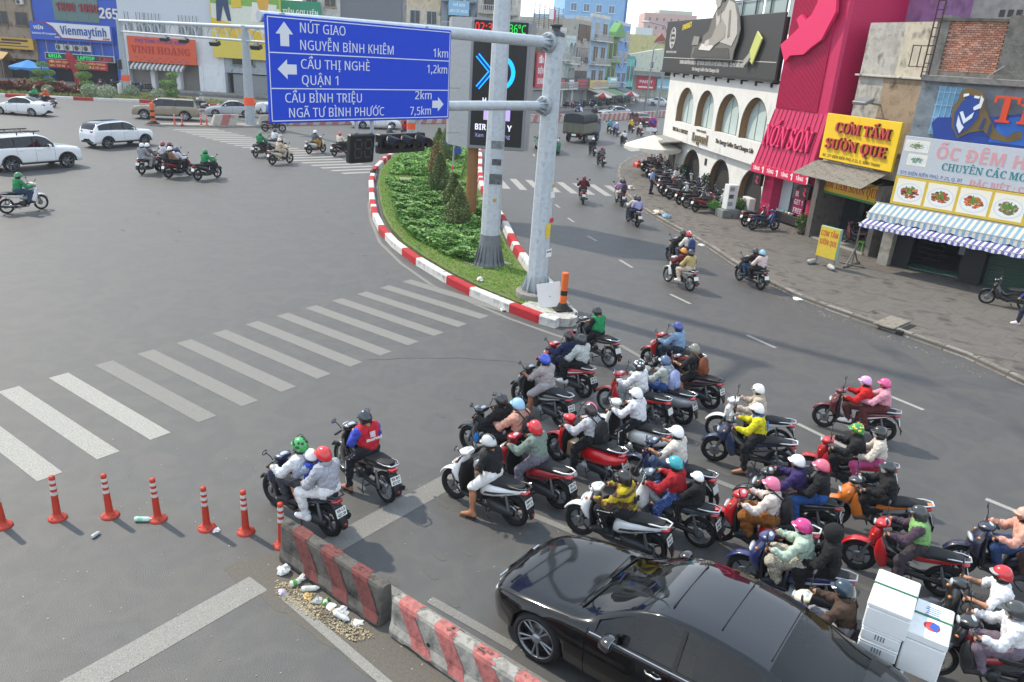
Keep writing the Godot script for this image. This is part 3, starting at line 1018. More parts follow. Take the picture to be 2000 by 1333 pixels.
	var blab := ["red bollard half cut by the frame at the end of the row", "red bollard second in the row, nearest the zebra stripes", "red bollard third in the row", "red bollard with the bottle lying at its foot", "red bollard fifth in the row, dry leaves around it", "red bollard sixth in the row, one before the barrier", "red bollard standing against the end of the concrete barrier"]
	var bp := [[-7.45, -9.39], [-6.79, -9.67], [-6.06, -9.82], [-5.31, -9.81], [-4.49, -9.67], [-3.88, -9.64], [-3.24, -9.37]]
	for i in 7:
		t = thing("road_bollard", blab[i], "bollard", V(bp[i][0], 0, bp[i][1]), i * 1.3, "red bollards closing the gap")
		t.rotation.z = [0.02, -0.03, -0.03, -0.015, -0.01, 0.0, -0.02][i]
		s = ms()
		lathe(s, Vector3.ZERO, Vector3.UP, [[0.135, 0.0], [0.135, 0.02], [0.11, 0.04], [0.062, 0.055], [0.055, 0.1], [0.043, 0.6], [0.043, 0.7], [0.04, 0.735], [0.01, 0.74]], 18)
		part(t, "post", s, om)
		for y in [0.42, 0.52, 0.62]:
			s = ms()
			lathe(s, Vector3.ZERO, Vector3.UP, [[0.0495 - (y - 0.42) * 0.025, y], [0.0475 - (y - 0.42) * 0.02, y + 0.055]], 18, false)
			part(t, "reflective_band", s, ref)
		for k in 4:
			s = ms()
			lathe(s, V(cos(k * PI / 2) * 0.1, 0.035, sin(k * PI / 2) * 0.1), Vector3.UP, [[0.012, 0.0], [0.012, 0.012], [0.002, 0.014]], 6)
			part(t, "bolt", s, pm("3a3634", 0.5, 0.6))
	barrier(V(-2.25, 0, -8.52), 2.12, 0.62, deg_to_rad(-36.5), "weathered grey concrete barrier with faded red stripes and litter at its foot", 5, false)
	barrier(V(-0.16, 0, -6.98), 2.75, 0.56, deg_to_rad(-36.8), "concrete barrier with bold pink red diagonal stripes beside the black car", 9, true)
	barrier(V(2.2, 0, -5.2), 2.75, 0.56, deg_to_rad(-36.8), "concrete barrier in line behind the pink striped one", 12, true)
	var A := V(-43.75, 0, -85.4)
	var B := V(-23.2, 0, -65.2)
	var dir := (B - A).normalized()
	t = thing("camera_gantry", "grey lattice gantry with cameras spanning the far road", "gantry", A, -atan2(dir.z, dir.x))
	var len_ := A.distance_to(B)
	for x in [0.0, len_]:
		s = ms()
		octa(s, 0.42, 0.3, 0.0, 7.85, 10)
		var post := part(t, "post", s, gd)
		post.position.x = x
		s = ms()
		octa(s, 0.44, 0.44, 1.7, 2.3, 10)
		part(post, "band", s, pm("e8562a", 0.6))
	for y in [7.75, 6.7]:
		s = ms()
		tube(s, [V(0, y, 0), V(len_ + 9, y, 0)], 0.15 if y > 7 else 0.1, 8)
		part(t, "chord", s, gm)
	for i in 18:
		var x0 := 0.6 + i * 2.1
		s = ms()
		var pts := []
		for j in 9:
			var a := PI * j / 8
			pts.append(V(x0 + 0.95 - cos(a) * 0.9, 6.75 + sin(a) * 0.85, 0))
		tube(s, pts, 0.05, 5)
		part(t, "arch_rib", s, gm)
	for x in [12.5, 17.0, 23.5, 31.0]:
		s = ms()
		rbx(s, V(x, 6.3, 0.2), V(0.9, 0.35, 0.5), 0.04, Basis(Vector3.UP, 0.4) * Basis(Vector3.RIGHT, 0.3))
		tube(s, [V(x, 6.7, 0), V(x, 6.4, 0.1)], 0.05, 5)
		part(t, "camera", s, pm("1c1d1f", 0.5))
	box_part(t, "signal_box", V(0.15, 3.4, 0.5), V(0.35, 1.0, 0.35), black, 0.04)
	box_part(t, "control_cabinet", V(-0.6, 0.7, 0.5), V(0.4, 1.3, 0.35), pm("cfd2d2", 0.5), 0.02)
	s = ms()
	prism(s, xz([[-30.2, -61.1], [-29.6, -60.6], [-25.0, -62.6], [-22.6, -64.3], [-22.2, -65.8], [-23.6, -66.0], [-27.5, -63.4]]), 0.14, flat_xf(0.14))
	structure("small_traffic_island", s, masonry("9a948a", 0.4, 0.8, 0.5))
	marker_post(V(-29.5, 0.14, -61.15), 1.55, 0.17, "black and orange delineator post on the small far island", "delineators", [[0.15, "e0622a"], [0.15, "1f1c1a"], [0.2, "e0622a"], [0.12, "1f1c1a"], [0.38, "e0622a"]])
	var dl := ["first thin red post on the far island, nearest the pickup", "second thin red post on the far island", "third thin red post on the far island", "fourth thin red post on the far island, before the striped wall"]
	for i in 4:
		var q: Array = [[-28.0, -61.6], [-27.4, -61.6], [-26.3, -62.6], [-25.8, -62.5]][i]
		t = thing("thin_bollard", dl[i], "bollard", V(q[0], 0.14, q[1]), 0.0, "thin red posts on the far island")
		s = ms()
		lathe(s, Vector3.ZERO, Vector3.UP, [[0.15, 0], [0.15, 0.03], [0.06, 0.06], [0.05, 0.85], [0.01, 0.87]], 10)
		part(t, "post", s, om)
		for y in [0.5, 0.68]:
			s = ms()
			lathe(s, Vector3.ZERO, Vector3.UP, [[0.056, y], [0.055, y + 0.09]], 10)
			part(t, "reflective_band", s, ref)
	var rm := masonry("b5726e", 0.25, 0.5, 0.5)
	var wm := masonry("b7b2a8", 0.25, 0.5, 0.5)
	striped_wall([[-25.6, -62.7], [-24.2, -64.2]], 0.95, 0.3, rm, wm, "short striped wall", "short red and white striped end wall at the foot of the gantry post", 0.8)
	striped_wall([[-23.0, -66.2], [-16.5, -72.3], [-9.3, -79.0], [0.5, -88.0], [8.1, -95.0], [14.0, -103.5], [19.8, -112.4], [27, -123]], 0.85, 0.35, rm, wm, "median_wall", "long low median wall with slanted red and white stripes across the junction", 0.62)
	var ll := ["tall curved lamp post beside the black billboard", "shorter lamp post with a straight arm near the red paint shop sign"]
	for i in 2:
		var q: Array = [[17.6, -107.0, 12.0, -1.0], [19.0, -128.0, 10.4, 1.0]][i]
		t = thing("street_lamp", ll[i], "street lamp", V(q[0], 0.0, q[1]), 0.0, "lamp posts of the far street")
		s = ms()
		var hh: float = q[2]
		tube(s, [Vector3.ZERO, V(0.2, hh * 0.5, 0), V(0.3, hh * 0.86, 0), V(q[3] * 0.6 + 0.2, hh * 0.97, 0), V(q[3] * 2.6, hh, 0)], [0.17, 0.13, 0.1, 0.08, 0.06], 8)
		part(t, "pole", s, galv("8a8f94"))
		s = ms()
		ball(s, V(q[3] * 3.0, hh, 0), V(0.6, 0.14, 0.2), 10)
		part(t, "lamp_head", s, pm("cfd3d6", 0.4))
	t = thing("no_parking_sign", "round blue and red no parking sign with a white plate below", "road sign", V(11.5, 0.0, -72.0), 0.1)
	s = ms()
	tube(s, [Vector3.ZERO, V(0.05, 2.4, 0)], 0.07, 8)
	part(t, "pole", s, galv())
	s = ms()
	lathe(s, V(0.05, 2.0, 0.1), Vector3.BACK, [[0.42, -0.02], [0.42, 0.0], [0.01, 0.001]], 24)
	part(t, "rim_disc", s, pm("c0282f", 0.5))
	s = ms()
	lathe(s, V(0.05, 2.0, 0.12), Vector3.BACK, [[0.33, -0.01], [0.33, 0.0], [0.01, 0.001]], 24)
	part(t, "blue_disc", s, pm("2b3f9c", 0.5))
	box_part(t, "slash", V(0.05, 2.0, 0.13), V(0.64, 0.09, 0.01), pm("c0282f", 0.5), 0.0, Basis(Vector3.BACK, -0.78))
	box_part(t, "text_plate", V(0.0, 1.35, 0.1), V(0.95, 0.34, 0.02), pm("d7d8d8", 0.5), 0.004)
func striped_wall(pts: Array, h: float, w: float, rm: Material, wm: Material, called: String, label: String, step: float) -> void:
	var t := thing(called.replace(" ", "_"), label, "barrier")
	var k := 0
	for i in pts.size() - 1:
		var a := V(pts[i][0], 0, pts[i][1])
		var b := V(pts[i + 1][0], 0, pts[i + 1][1])
		var n := maxi(1, int(round(a.distance_to(b) / step)))
		var d := (b - a) / n
		var o := d.normalized().cross(Vector3.UP) * w * 0.5
		var lean := d.normalized() * 0.4
		for j in n:
			var p := a + d * j
			var s := ms()
			var rings := []
			for e in [p, p + d]:
				rings.append(PackedVector3Array([e - o * 1.3, e - o + lean + V(0, h, 0), e + o + lean + V(0, h, 0), e + o * 1.3]))
			loft(s, rings, true, false)
			part(t, "stripe_block", s, rm if k & 1 else wm)
			k += 1
func barrier(c: Vector3, length: float, h: float, turn: float, label: String, seed_: int, bold: bool) -> void:
	var t := thing("concrete_barrier", label, "barrier", c, turn, "concrete barriers")
	var rg := RandomNumberGenerator.new()
	rg.seed = seed_
	var con := masonry("605c56" if not bold else "a39f97", 0.6, 1.3, 0.9)
	var red := masonry("7a4440" if not bold else "bd716b", 0.6, 1.0, 1.4)
	var n := 40
	var rings := []
	var nz := FastNoiseLite.new()
	nz.seed = seed_
	nz.frequency = 2.3
	for i in n + 1:
		var x := -length / 2 + length * i / n
		var ch := maxf(0.0, nz.get_noise_1d(x * 1.6) - 0.18) * 0.5
		var e := 1.0 if i > 0 and i < n else 0.82
		var r := PackedVector3Array()
		for q in [[0.16, 0.03 + ch * 0.2], [0.165, 0.10], [0.12, 0.2], [0.095, h - 0.05], [0.075, h - 0.01], [0.045, h], [-0.045, h], [-0.075, h - 0.01], [-0.095, h - 0.05], [-0.12, 0.2], [-0.165, 0.10], [-0.16, 0.0]]:
			var z: float = q[0] * e + nz.get_noise_3d(x * 3, q[1] * 9, q[0] * 8) * 0.008
			r.append(V(x * (1.0 if e == 1.0 else 0.995), q[1] * (1.0 if e == 1.0 else 0.985), z))
		rings.append(r)
	var s := ms()
	loft(s, rings, true, false)
	part(t, "body", s, con)
	var step := 0.62
	var k := -length / 2 + (0.28 if not bold else 0.12)
	while k < length / 2 - 0.2:
		for side in [1.0, -1.0]:
			s = ms()
			s.set_smooth_group(-1)
			var prof := [[0.1245, 0.2], [0.1, h - 0.05], [0.08, h - 0.008], [0.05, h + 0.004], [0.0, h + 0.004]]
			if side > 0:
				prof = [[0.169, 0.08]] + prof
			for j in prof.size() - 1:
				var sh0: float = (1.0 - prof[j][1] / h) * 0.4
				var sh1: float = (1.0 - prof[j + 1][1] / h) * 0.4
				var w0 := 0.3 + rg.randf_range(-0.04, 0.04)
				var x1 := minf(k + sh0 + w0, length / 2 - 0.02)
				var x2 := minf(k + sh1 + w0, length / 2 - 0.02)
				quad(s, V(k + sh0, prof[j][1], side * (prof[j][0] + 0.005)), V(k + sh1, prof[j + 1][1], side * (prof[j + 1][0] + 0.005)), V(x2, prof[j + 1][1], side * (prof[j + 1][0] + 0.005)), V(x1, prof[j][1], side * (prof[j][0] + 0.005)))
			part(t, "painted_stripe", s, red)
		k += step
	for x in [-length * 0.25, length * 0.22]:
		s = ms()
		lathe(s, V(x, 0.24, 0.118), Vector3.BACK, [[0.03, -0.01], [0.03, 0.004], [0.004, 0.0045]], 10)
		part(t, "lifting_hole", s, pm("1d1b19", 0.95))
func cell_arch(s: SurfaceTool, c0: float, c1: float, a0: float, a1: float, y0: float, ya: float, y1: float, depth: float, z: float) -> void:
	var p := PackedVector2Array([U(c0, y0), U(a0, y0)])
	var r := (a1 - a0) * 0.5
	var ry := minf(r, ya - y0 - 0.1)
	for i in 17:
		var t := PI - PI * i / 16.0
		p.append(U((a0 + a1) * 0.5 + r * cos(t), ya - ry + ry * sin(t)))
	p.append_array([U(a1, y0), U(c1, y0), U(c1, y1), U(c0, y1)])
	prism(s, p, depth, Transform3D(Basis.IDENTITY, V(0, 0, z)))
func arch_window(par: Node, a0: float, a1: float, y0: float, ya: float, z: float, reveal: Material, pane: Material, called: String, mull := true) -> void:
	var s := ms()
	var r := (a1 - a0) * 0.5
	var ry := minf(r, ya - y0 - 0.1)
	var rings := []
	for k in 2:
		var ringp := PackedVector3Array()
		for q in [0.0, 0.07]:
			var row := []
			row.append(V(a0 + q, y0, 0))
			for i in 17:
				var t := PI - PI * i / 16.0
				row.append(V((a0 + a1) * 0.5 + (r - q) * cos(t), ya - ry + (ry - q) * sin(t), 0))
			row.append(V(a1 - q, y0, 0))
			if q > 0:
				row.reverse()
			for p in row:
				ringp.append(p + V(0, 0, z - 0.03 if k == 0 else z - 0.5))
		rings.append(ringp)
	loft(s, rings, false, false)
	var w := part(par, called, s, reveal)
	s = ms()
	var p := PackedVector2Array([U(a0 + 0.07, y0), U(a1 - 0.07, y0)])
	for i in 17:
		var t := PI * i / 16.0
		p.append(U((a0 + a1) * 0.5 + (r - 0.07) * cos(t), ya - ry + (ry - 0.07) * sin(t)))
	prism(s, p, 0.02, Transform3D(Basis.IDENTITY, V(0, 0, z - 0.4)))
	part(w, "pane", s, pane)
	if mull:
		for k in [0.36, 0.68]:
			box_part(w, "mullion", V(lerpf(a0, a1, k), (y0 + ya - 0.25) / 2, z - 0.385), V(0.035, ya - y0 - 0.3, 0.03), pm("8f9996", 0.4))
func build_right_buildings() -> void:
	var P := V(12.04, 0.0, -37.92)
	white_cafe(P)
	red_hat_shop(P)
	rice_shop(P)
	snail_shop(V(14.45, 0.0, -29.78))
	backdrop_right()
func white_cafe(P: Vector3) -> void:
	var t := thing("cafe_building", "white cafe building with two rows of arched windows and a dark billboard", "building", P, deg_to_rad(-80))
	var wall := masonry("e2e0db", 0.10, 0.25, 0.2)
	var wood := pm("8a6a45", 0.6, 0, 0.2)
	var frost := pm("b9c8c4", 0.12, 0.0, 0.08)
	var up := [[-13.6, -10.75], [-10.25, -7.6], [-7.15, -4.2], [-3.95, -0.95]]
	var cells := [-15.55, -10.5, -7.38, -4.08, -0.35]
	var s := ms()
	bx(s, V(-7.95, 3.07, -0.15), V(15.2, 1.14, 0.3))
	for i in 4:
		cell_arch(s, cells[i], cells[i + 1], up[i][0], up[i][1], 3.64, 5.78, 6.48, 0.3, 0.0)
	part(t, "upper_wall", s, wall)
	s = ms()
	var dn := [[-11.95, -9.05], [-7.55, -4.7], [-3.45, -0.75]]
	var cl := [-13.4, -8.3, -4.05, -0.35]
	for i in 3:
		cell_arch(s, cl[i], cl[i + 1], dn[i][0], dn[i][1], 0.0, 2.2, 2.55, 0.3, -0.28)
	part(t, "lower_wall", s, wall)
	s = ms()
	bx(s, V(-7.95, 3.2, -6.8), V(15.18, 6.4, 12.4))
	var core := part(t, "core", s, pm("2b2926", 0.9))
	core.position = V(0, 0, 0)
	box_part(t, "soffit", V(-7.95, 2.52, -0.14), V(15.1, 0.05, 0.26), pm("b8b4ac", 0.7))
	box_part(t, "side_wall", V(-15.52, 4.5, -6.0), V(0.12, 3.9, 11.8), wall)
	for i in 4:
		arch_window(t, up[i][0], up[i][1], 3.64, 5.78, 0.0, wood, frost, "arched_window")
	arch_window(t, dn[0][0], dn[0][1], 0.1, 2.2, -0.28, wood, glass("2a2724", 0.55), "arched_door", false)
	arch_window(t, dn[1][0], dn[1][1], 0.1, 2.2, -0.28, wood, pm("3a443f", 0.08), "arched_door", false)
	arch_window(t, dn[2][0], dn[2][1], 0.1, 2.2, -0.28, wood, frost, "arched_window")
	s = ms()
	bx(s, V(-13.6, 2.45, 0.55), V(3.6, 0.08, 1.5), Basis(Vector3.RIGHT, 0.1))
	part(t, "canopy", s, pm("8d8a84", 0.6, 0.2, 0.2))
	box_part(t, "wall_plaque", V(-8.3, 1.75, -0.27), V(0.32, 0.4, 0.04), pm("26241f", 0.5), 0.01)
	var bronze := pm("5d5240", 0.45, 0.4)
	text(t, "THE No.1 COFFEE!", V(-12.45, 3.14, 0.0), 0.22, bronze, font_serif, 2.7, 0.06)
	var gold := pm("8d8068", 0.4, 0.5)
	text(t, "Legend", V(-9.0, 3.02, 0.03), 0.5, gold, font_serif, 2.4, 0.1)
	text(t, "TRUNG NGUYÊN", V(-9.0, 3.44, 0.0), 0.12, gold, font_sans, 1.5, 0.04)
	text(t, "The Energy Coffee That Changes Life", V(-4.3, 3.16, 0.0), 0.22, bronze, font_serif, 4.85, 0.05)
	s = ms()
	for i in 9:
		tube(s, [V(-15.2 + i * 1.85, 6.4, -2.5), V(-15.2 + i * 1.85, 10.9, -2.5)], 0.05, 5)
	tube(s, [V(-15.2, 10.9, -2.5), V(-0.4, 10.9, -2.5)], 0.05, 5)
	part(t, "terrace_frame", s, pm("6e7375", 0.5, 0.3))
	for i in 5:
		box_part(t, "terrace_pane", V(-13.2 + i * 2.9, 9.9, -2.6), V(2.6, 1.9, 0.04), pm("8ea19f", 0.1))
	var b := thing("cafe_billboard", "dark grey coffee billboard with a cut out figure above the white cafe", "billboard", P + Basis(Vector3.UP, deg_to_rad(-80)) * V(-8.7, 6.62, 0.25), deg_to_rad(-80))
	box_part(b, "board", V(0, 1.55, -0.1), V(16.2, 3.05, 0.12), pm("3a3837", 0.55, 0, 0.12), 0.02)
	s = ms()
	for i in 10:
		bx(s, V(-7.7 + i * 1.7, 1.3, -0.35), V(0.08, 3.2, 0.4))
	bx(s, V(0, -0.02, -0.2), V(16.3, 0.1, 0.5))
	part(b, "frame", s, pm("2d2c2b", 0.7))
	var silver := pm("c9c6c0", 0.6)
	box_part(b, "rule", V(0, 0.85, -0.035), V(16.0, 0.03, 0.01), silver)
	text(b, "TRUNG NGUYÊN LEGEND - TẬP ĐOÀN CHUYÊN CÀ PHÊ NĂNG LƯỢNG - CÀ PHÊ ĐỔI ĐỜI", V(-0.2, 0.62, -0.035), 0.2, silver, font_sans, 9.4, 0.012)
	text(b, "The Energy Coffee That Changes Life", V(-0.6, 0.27, -0.035), 0.18, silver, font_serif, 4.1, 0.012)
	text(b, "ENERGY", V(-4.4, 2.72, -0.03), 0.3, pm("d8c33a", 0.6), font_sans, 1.5, 0.03, Basis(Vector3.BACK, 0.12))
	s = ms()
	for q in [[0.62, 0.05], [0.52, 0.03]]:
		var pts := []
		for i in 25:
			var a := TAU * i / 24
			pts.append(V(-6.7 + cos(a) * q[0] * 0.8, 2.05 + sin(a) * q[0], -0.03))
		tube(s, pts, q[1] * 0.6, 4, false)
	part(b, "logo_ring", s, silver)
	s = ms()
	for i in 3:
		for k in 3:
			bx(s, V(-6.9 + k * 0.2, 1.75 + i * 0.3, -0.035), V(0.12, 0.16, 0.012), Basis(Vector3.BACK, 0.6 * (k - 1)))
	part(b, "logo_motif", s, silver)
	text(b, "TRUNG NGUYÊN LEGEND", V(-6.7, 1.2, -0.035), 0.12, silver, font_serif, 1.9, 0.01)
	var cut := thing("cutout_figure", "grey cut out picture of a seated man writing, mounted on the billboard", "cutout", P + Basis(Vector3.UP, deg_to_rad(-80)) * V(-8.2, 7.48, 0.42), deg_to_rad(-80))
	var layers := [
		[[[-3.1, 0.0], [2.9, 0.0], [2.95, 0.45], [3.2, 0.9], [3.35, 1.5], [3.0, 2.1], [2.6, 2.6], [2.0, 3.0], [1.3, 3.15], [1.3, 3.6], [1.0, 4.1], [0.4, 4.4], [-0.3, 4.2], [-0.55, 3.7], [-0.5, 3.1], [-0.1, 2.7], [-0.5, 2.3], [-0.9, 1.5], [-1.6, 1.25], [-1.7, 0.9], [-3.0, 0.75]], "6f6b66", 0.0],
		[[[-0.1, 2.5], [0.2, 2.2], [1.0, 2.5], [1.4, 3.0], [2.2, 2.8], [2.8, 2.1], [3.1, 1.3], [2.6, 0.7], [1.0, 0.9], [0.4, 0.95], [0.2, 1.6]], "b3aea6", 0.03],
		[[[0.2, 1.7], [0.9, 2.1], [1.5, 1.7], [1.6, 1.15], [0.4, 0.75], [-0.9, 0.72], [-1.1, 0.9], [-0.2, 1.15]], "989289", 0.05],
		[[[1.7, 2.5], [1.9, 2.5], [2.2, 1.2], [1.95, 1.1]], "837d75", 0.05],
		[[[0.5, 2.5], [0.6, 2.5], [0.8, 1.9], [0.65, 1.85]], "837d75", 0.05],
		[[[-0.4, 3.3], [-0.3, 2.9], [0.0, 2.65], [0.35, 2.75], [0.6, 3.2], [0.45, 3.7], [-0.2, 3.75]], "a59f96", 0.04],
		[[[-0.5, 3.6], [-0.2, 3.7], [0.3, 3.6], [0.5, 3.0], [0.9, 3.0], [1.15, 3.6], [0.9, 4.1], [0.35, 4.3], [-0.25, 4.15]], "4a4642", 0.06],
		[[[-0.42, 3.3], [-0.12, 3.34], [-0.12, 3.26], [-0.4, 3.22]], "4a4642", 0.06],
		[[[-1.0, 0.95], [-0.6, 1.05], [-0.35, 0.85], [-0.7, 0.68], [-1.1, 0.75]], "beb8af", 0.07],
		[[[-2.9, 0.1], [2.6, 0.1], [2.2, 0.6], [-2.5, 0.62]], "4f4c49", 0.03],
		[[[-1.9, 0.5], [-0.2, 0.45], [0.3, 0.72], [-1.5, 0.82]], "d2cec6", 0.06],
		[[[-3.1, 0.75], [-2.1, 0.75], [-2.0, 1.2], [-2.9, 1.25]], "8a857e", 0.05]]
	for q in layers:
		s = ms()
		var pl := PackedVector2Array()
		for p in q[0]:
			pl.append(U(p[0], p[1]))
		prism(s, pl, 0.05, Transform3D(Basis.IDENTITY, V(0, 0, q[2])))
		part(cut, "cut_layer", s, pm(q[1], 0.7, 0, 0.12))
	var pk := thing("cutout_pack", "pale green cut out coffee pack tilted on the billboard", "cutout", P + Basis(Vector3.UP, deg_to_rad(-80)) * V(-3.0, 7.35, 0.36), deg_to_rad(-80))
	box_part(pk, "pack", V(0.1, 0.75, 0), V(0.75, 1.4, 0.08), pm("b9bd6a", 0.6), 0.02, Basis(Vector3.BACK, -0.5))
	box_part(pk, "hand", V(-0.55, 0.2, 0.02), V(0.8, 0.4, 0.08), pm("9a958d", 0.7), 0.05, Basis(Vector3.BACK, 0.6))
func red_hat_shop(P: Vector3) -> void:
	var t := thing("hat_shop", "tall crimson hat shop tower with ribbed front and carved shop name", "building", P, deg_to_rad(-69))
	var red := pm("c01d55", 0.5, 0.0, 0.12)
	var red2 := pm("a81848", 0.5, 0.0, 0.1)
	box_part(t, "tower_wall", V(1.42, 9.2, -2.2), V(3.7, 13.6, 4.2), red, 0.12)
	box_part(t, "pillar", V(0.2, 1.35, -0.3), V(0.72, 2.7, 0.6), red)
	box_part(t, "pillar", V(3.4, 1.35, -0.3), V(0.6, 2.7, 0.6), red)
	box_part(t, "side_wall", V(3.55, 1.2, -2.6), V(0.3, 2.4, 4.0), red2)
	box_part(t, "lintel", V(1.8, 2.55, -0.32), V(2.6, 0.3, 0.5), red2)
	var sl := ms()
	rbx(sl, Vector3.ZERO, V(0.045, 10.4, 0.07), 0.01)
	var slat := fin(sl)
	for i in 34:
		var o := part(t, "slat", slat, red)
		o.position = V(-0.33 + i * 0.085, 10.65, -0.07)
	var s := ms()
	loft(s, [PackedVector3Array([V(-0.42, 5.42, -0.09), V(3.3, 5.42, -0.09), V(3.3, 5.42, -0.6), V(-0.42, 5.42, -0.6)]), PackedVector3Array([V(-0.72, 2.76, 0.4), V(3.4, 2.76, 0.4), V(3.4, 2.76, -0.6), V(-0.72, 2.76, -0.6)])], true, false)
	part(t, "skirt", s, red)
	for i in 13:
		s = ms()
		var x := lerpf(-0.38, 3.25, i / 12.0)
		var x2 := lerpf(-0.66, 3.36, i / 12.0)
		tube(s, [V(x, 5.4, -0.08), V(x2, 2.78, 0.41)], 0.022, 5)
		part(t, "seam", s, red2)
	var tb := Basis(Vector3.RIGHT, -0.185)
	text(t, "NÓN SƠN", V(1.2, 4.15, 0.2), 0.95, pm("d22a63", 0.5), font_serif, 3.3, 0.16, tb, "shop_name")
	text(t, "NÓN SƠN", V(1.24, 4.13, 0.12), 0.95, pm("5d0f2a", 0.6), font_serif, 3.34, 0.1, tb, "shop_name_edge")
	var em := PackedVector2Array()
	for q in [[-0.5, 8.25], [0.0, 7.5], [0.3, 7.8], [1.2, 7.86], [1.6, 8.15], [2.2, 8.5], [2.45, 9.0], [2.75, 9.6], [2.6, 10.3], [2.7, 11.0], [2.2, 12.0], [1.0, 12.5], [0.2, 12.0], [0.3, 11.2], [1.2, 11.3], [1.6, 10.8], [1.5, 10.0], [1.25, 9.5], [0.95, 9.3], [0.6, 9.55], [0.3, 9.35], [0.6, 9.0], [0.2, 8.7], [-0.2, 8.45]]:
		em.append(U(q[0], q[1]))
	s = ms()
	prism(s, em, 0.16, Transform3D(Basis.IDENTITY, V(0, 0, 0.2)))
	part(t, "emblem", s, pm("d9255f", 0.45))
	box_part(t, "promo_band", V(1.33, 2.56, 0.46), V(4.15, 0.42, 0.05), pm("c81a4a", 0.5), 0.005)
	for i in 4:
		var x := -0.3 + i * 1.06
		text(t, "TẶNG", V(x, 2.56, 0.486), 0.17, pm("f0e9ea", 0.6), font_sans, 0.5, 0.006)
		text(t, "1", V(x + 0.5, 2.55, 0.486), 0.3, pm("f0e9ea", 0.6), font_sans, 0.16, 0.006)
	for x in [-0.25, 3.25]:
		box_part(t, "logo_box", V(x, 2.02, 0.3), V(0.62, 0.62, 0.22), pm("211a1c", 0.5), 0.02)
		s = ms()
		var pts := []
		for i in 9:
			var a := -1.2 + i * 0.55
			pts.append(V(x + cos(a) * 0.12 * (1 if i < 5 else -1) + (0.0 if i < 5 else 0.02), 2.18 - i * 0.045, 0.42))
		tube(s, pts, 0.045, 5)
		part(t, "logo_mark", s, pm("c0304f", 0.5))
	var bay := box_part(t, "shop_window", V(1.85, 1.25, -0.62), V(2.62, 2.3, 0.04), pm("2a2223", 0.3))
	for q in [[0.95, 0.72], [2.85, 0.55]]:
		box_part(bay, "pane", V(q[0], 1.32, -0.55), V(q[1], 2.0, 0.02), pm("b9c7ca", 0.1))
	box_part(bay, "pane", V(1.9, 1.3, -0.57), V(1.1, 2.1, 0.02), glass("5a5f63", 0.3))
	var po := box_part(t, "sale_poster", V(2.0, 1.28, -0.5), V(0.74, 1.2, 0.02), pm("a81a4e", 0.6))
	for q in [["BUY 1", 1.68], ["GET 1", 1.3], ["FREE", 0.9]]:
		text(po, q[0], V(2.0, q[1], -0.488), 0.24, pm("efe4e8", 0.6), font_sans, 0.58, 0.006)
	box_part(t, "display_shelf", V(1.8, 0.42, -0.42), V(2.4, 0.4, 0.12), pm("2e2a2c", 0.5), 0.01)
	for i in 6:
		s = ms()
		ball(s, V(0.75 + i * 0.22, 0.7, -0.4), V(0.09, 0.07, 0.09), 8)
		part(t, "display_hat", s, pm(["d9d9d9", "e3c0c8", "5fb0a8", "c8b27a", "efefef", "8a8f94"][i], 0.6))
	box_part(t, "alarm_bell", V(3.35, 1.15, 0.02), V(0.22, 0.26, 0.08), pm("b01a3a", 0.5), 0.02)
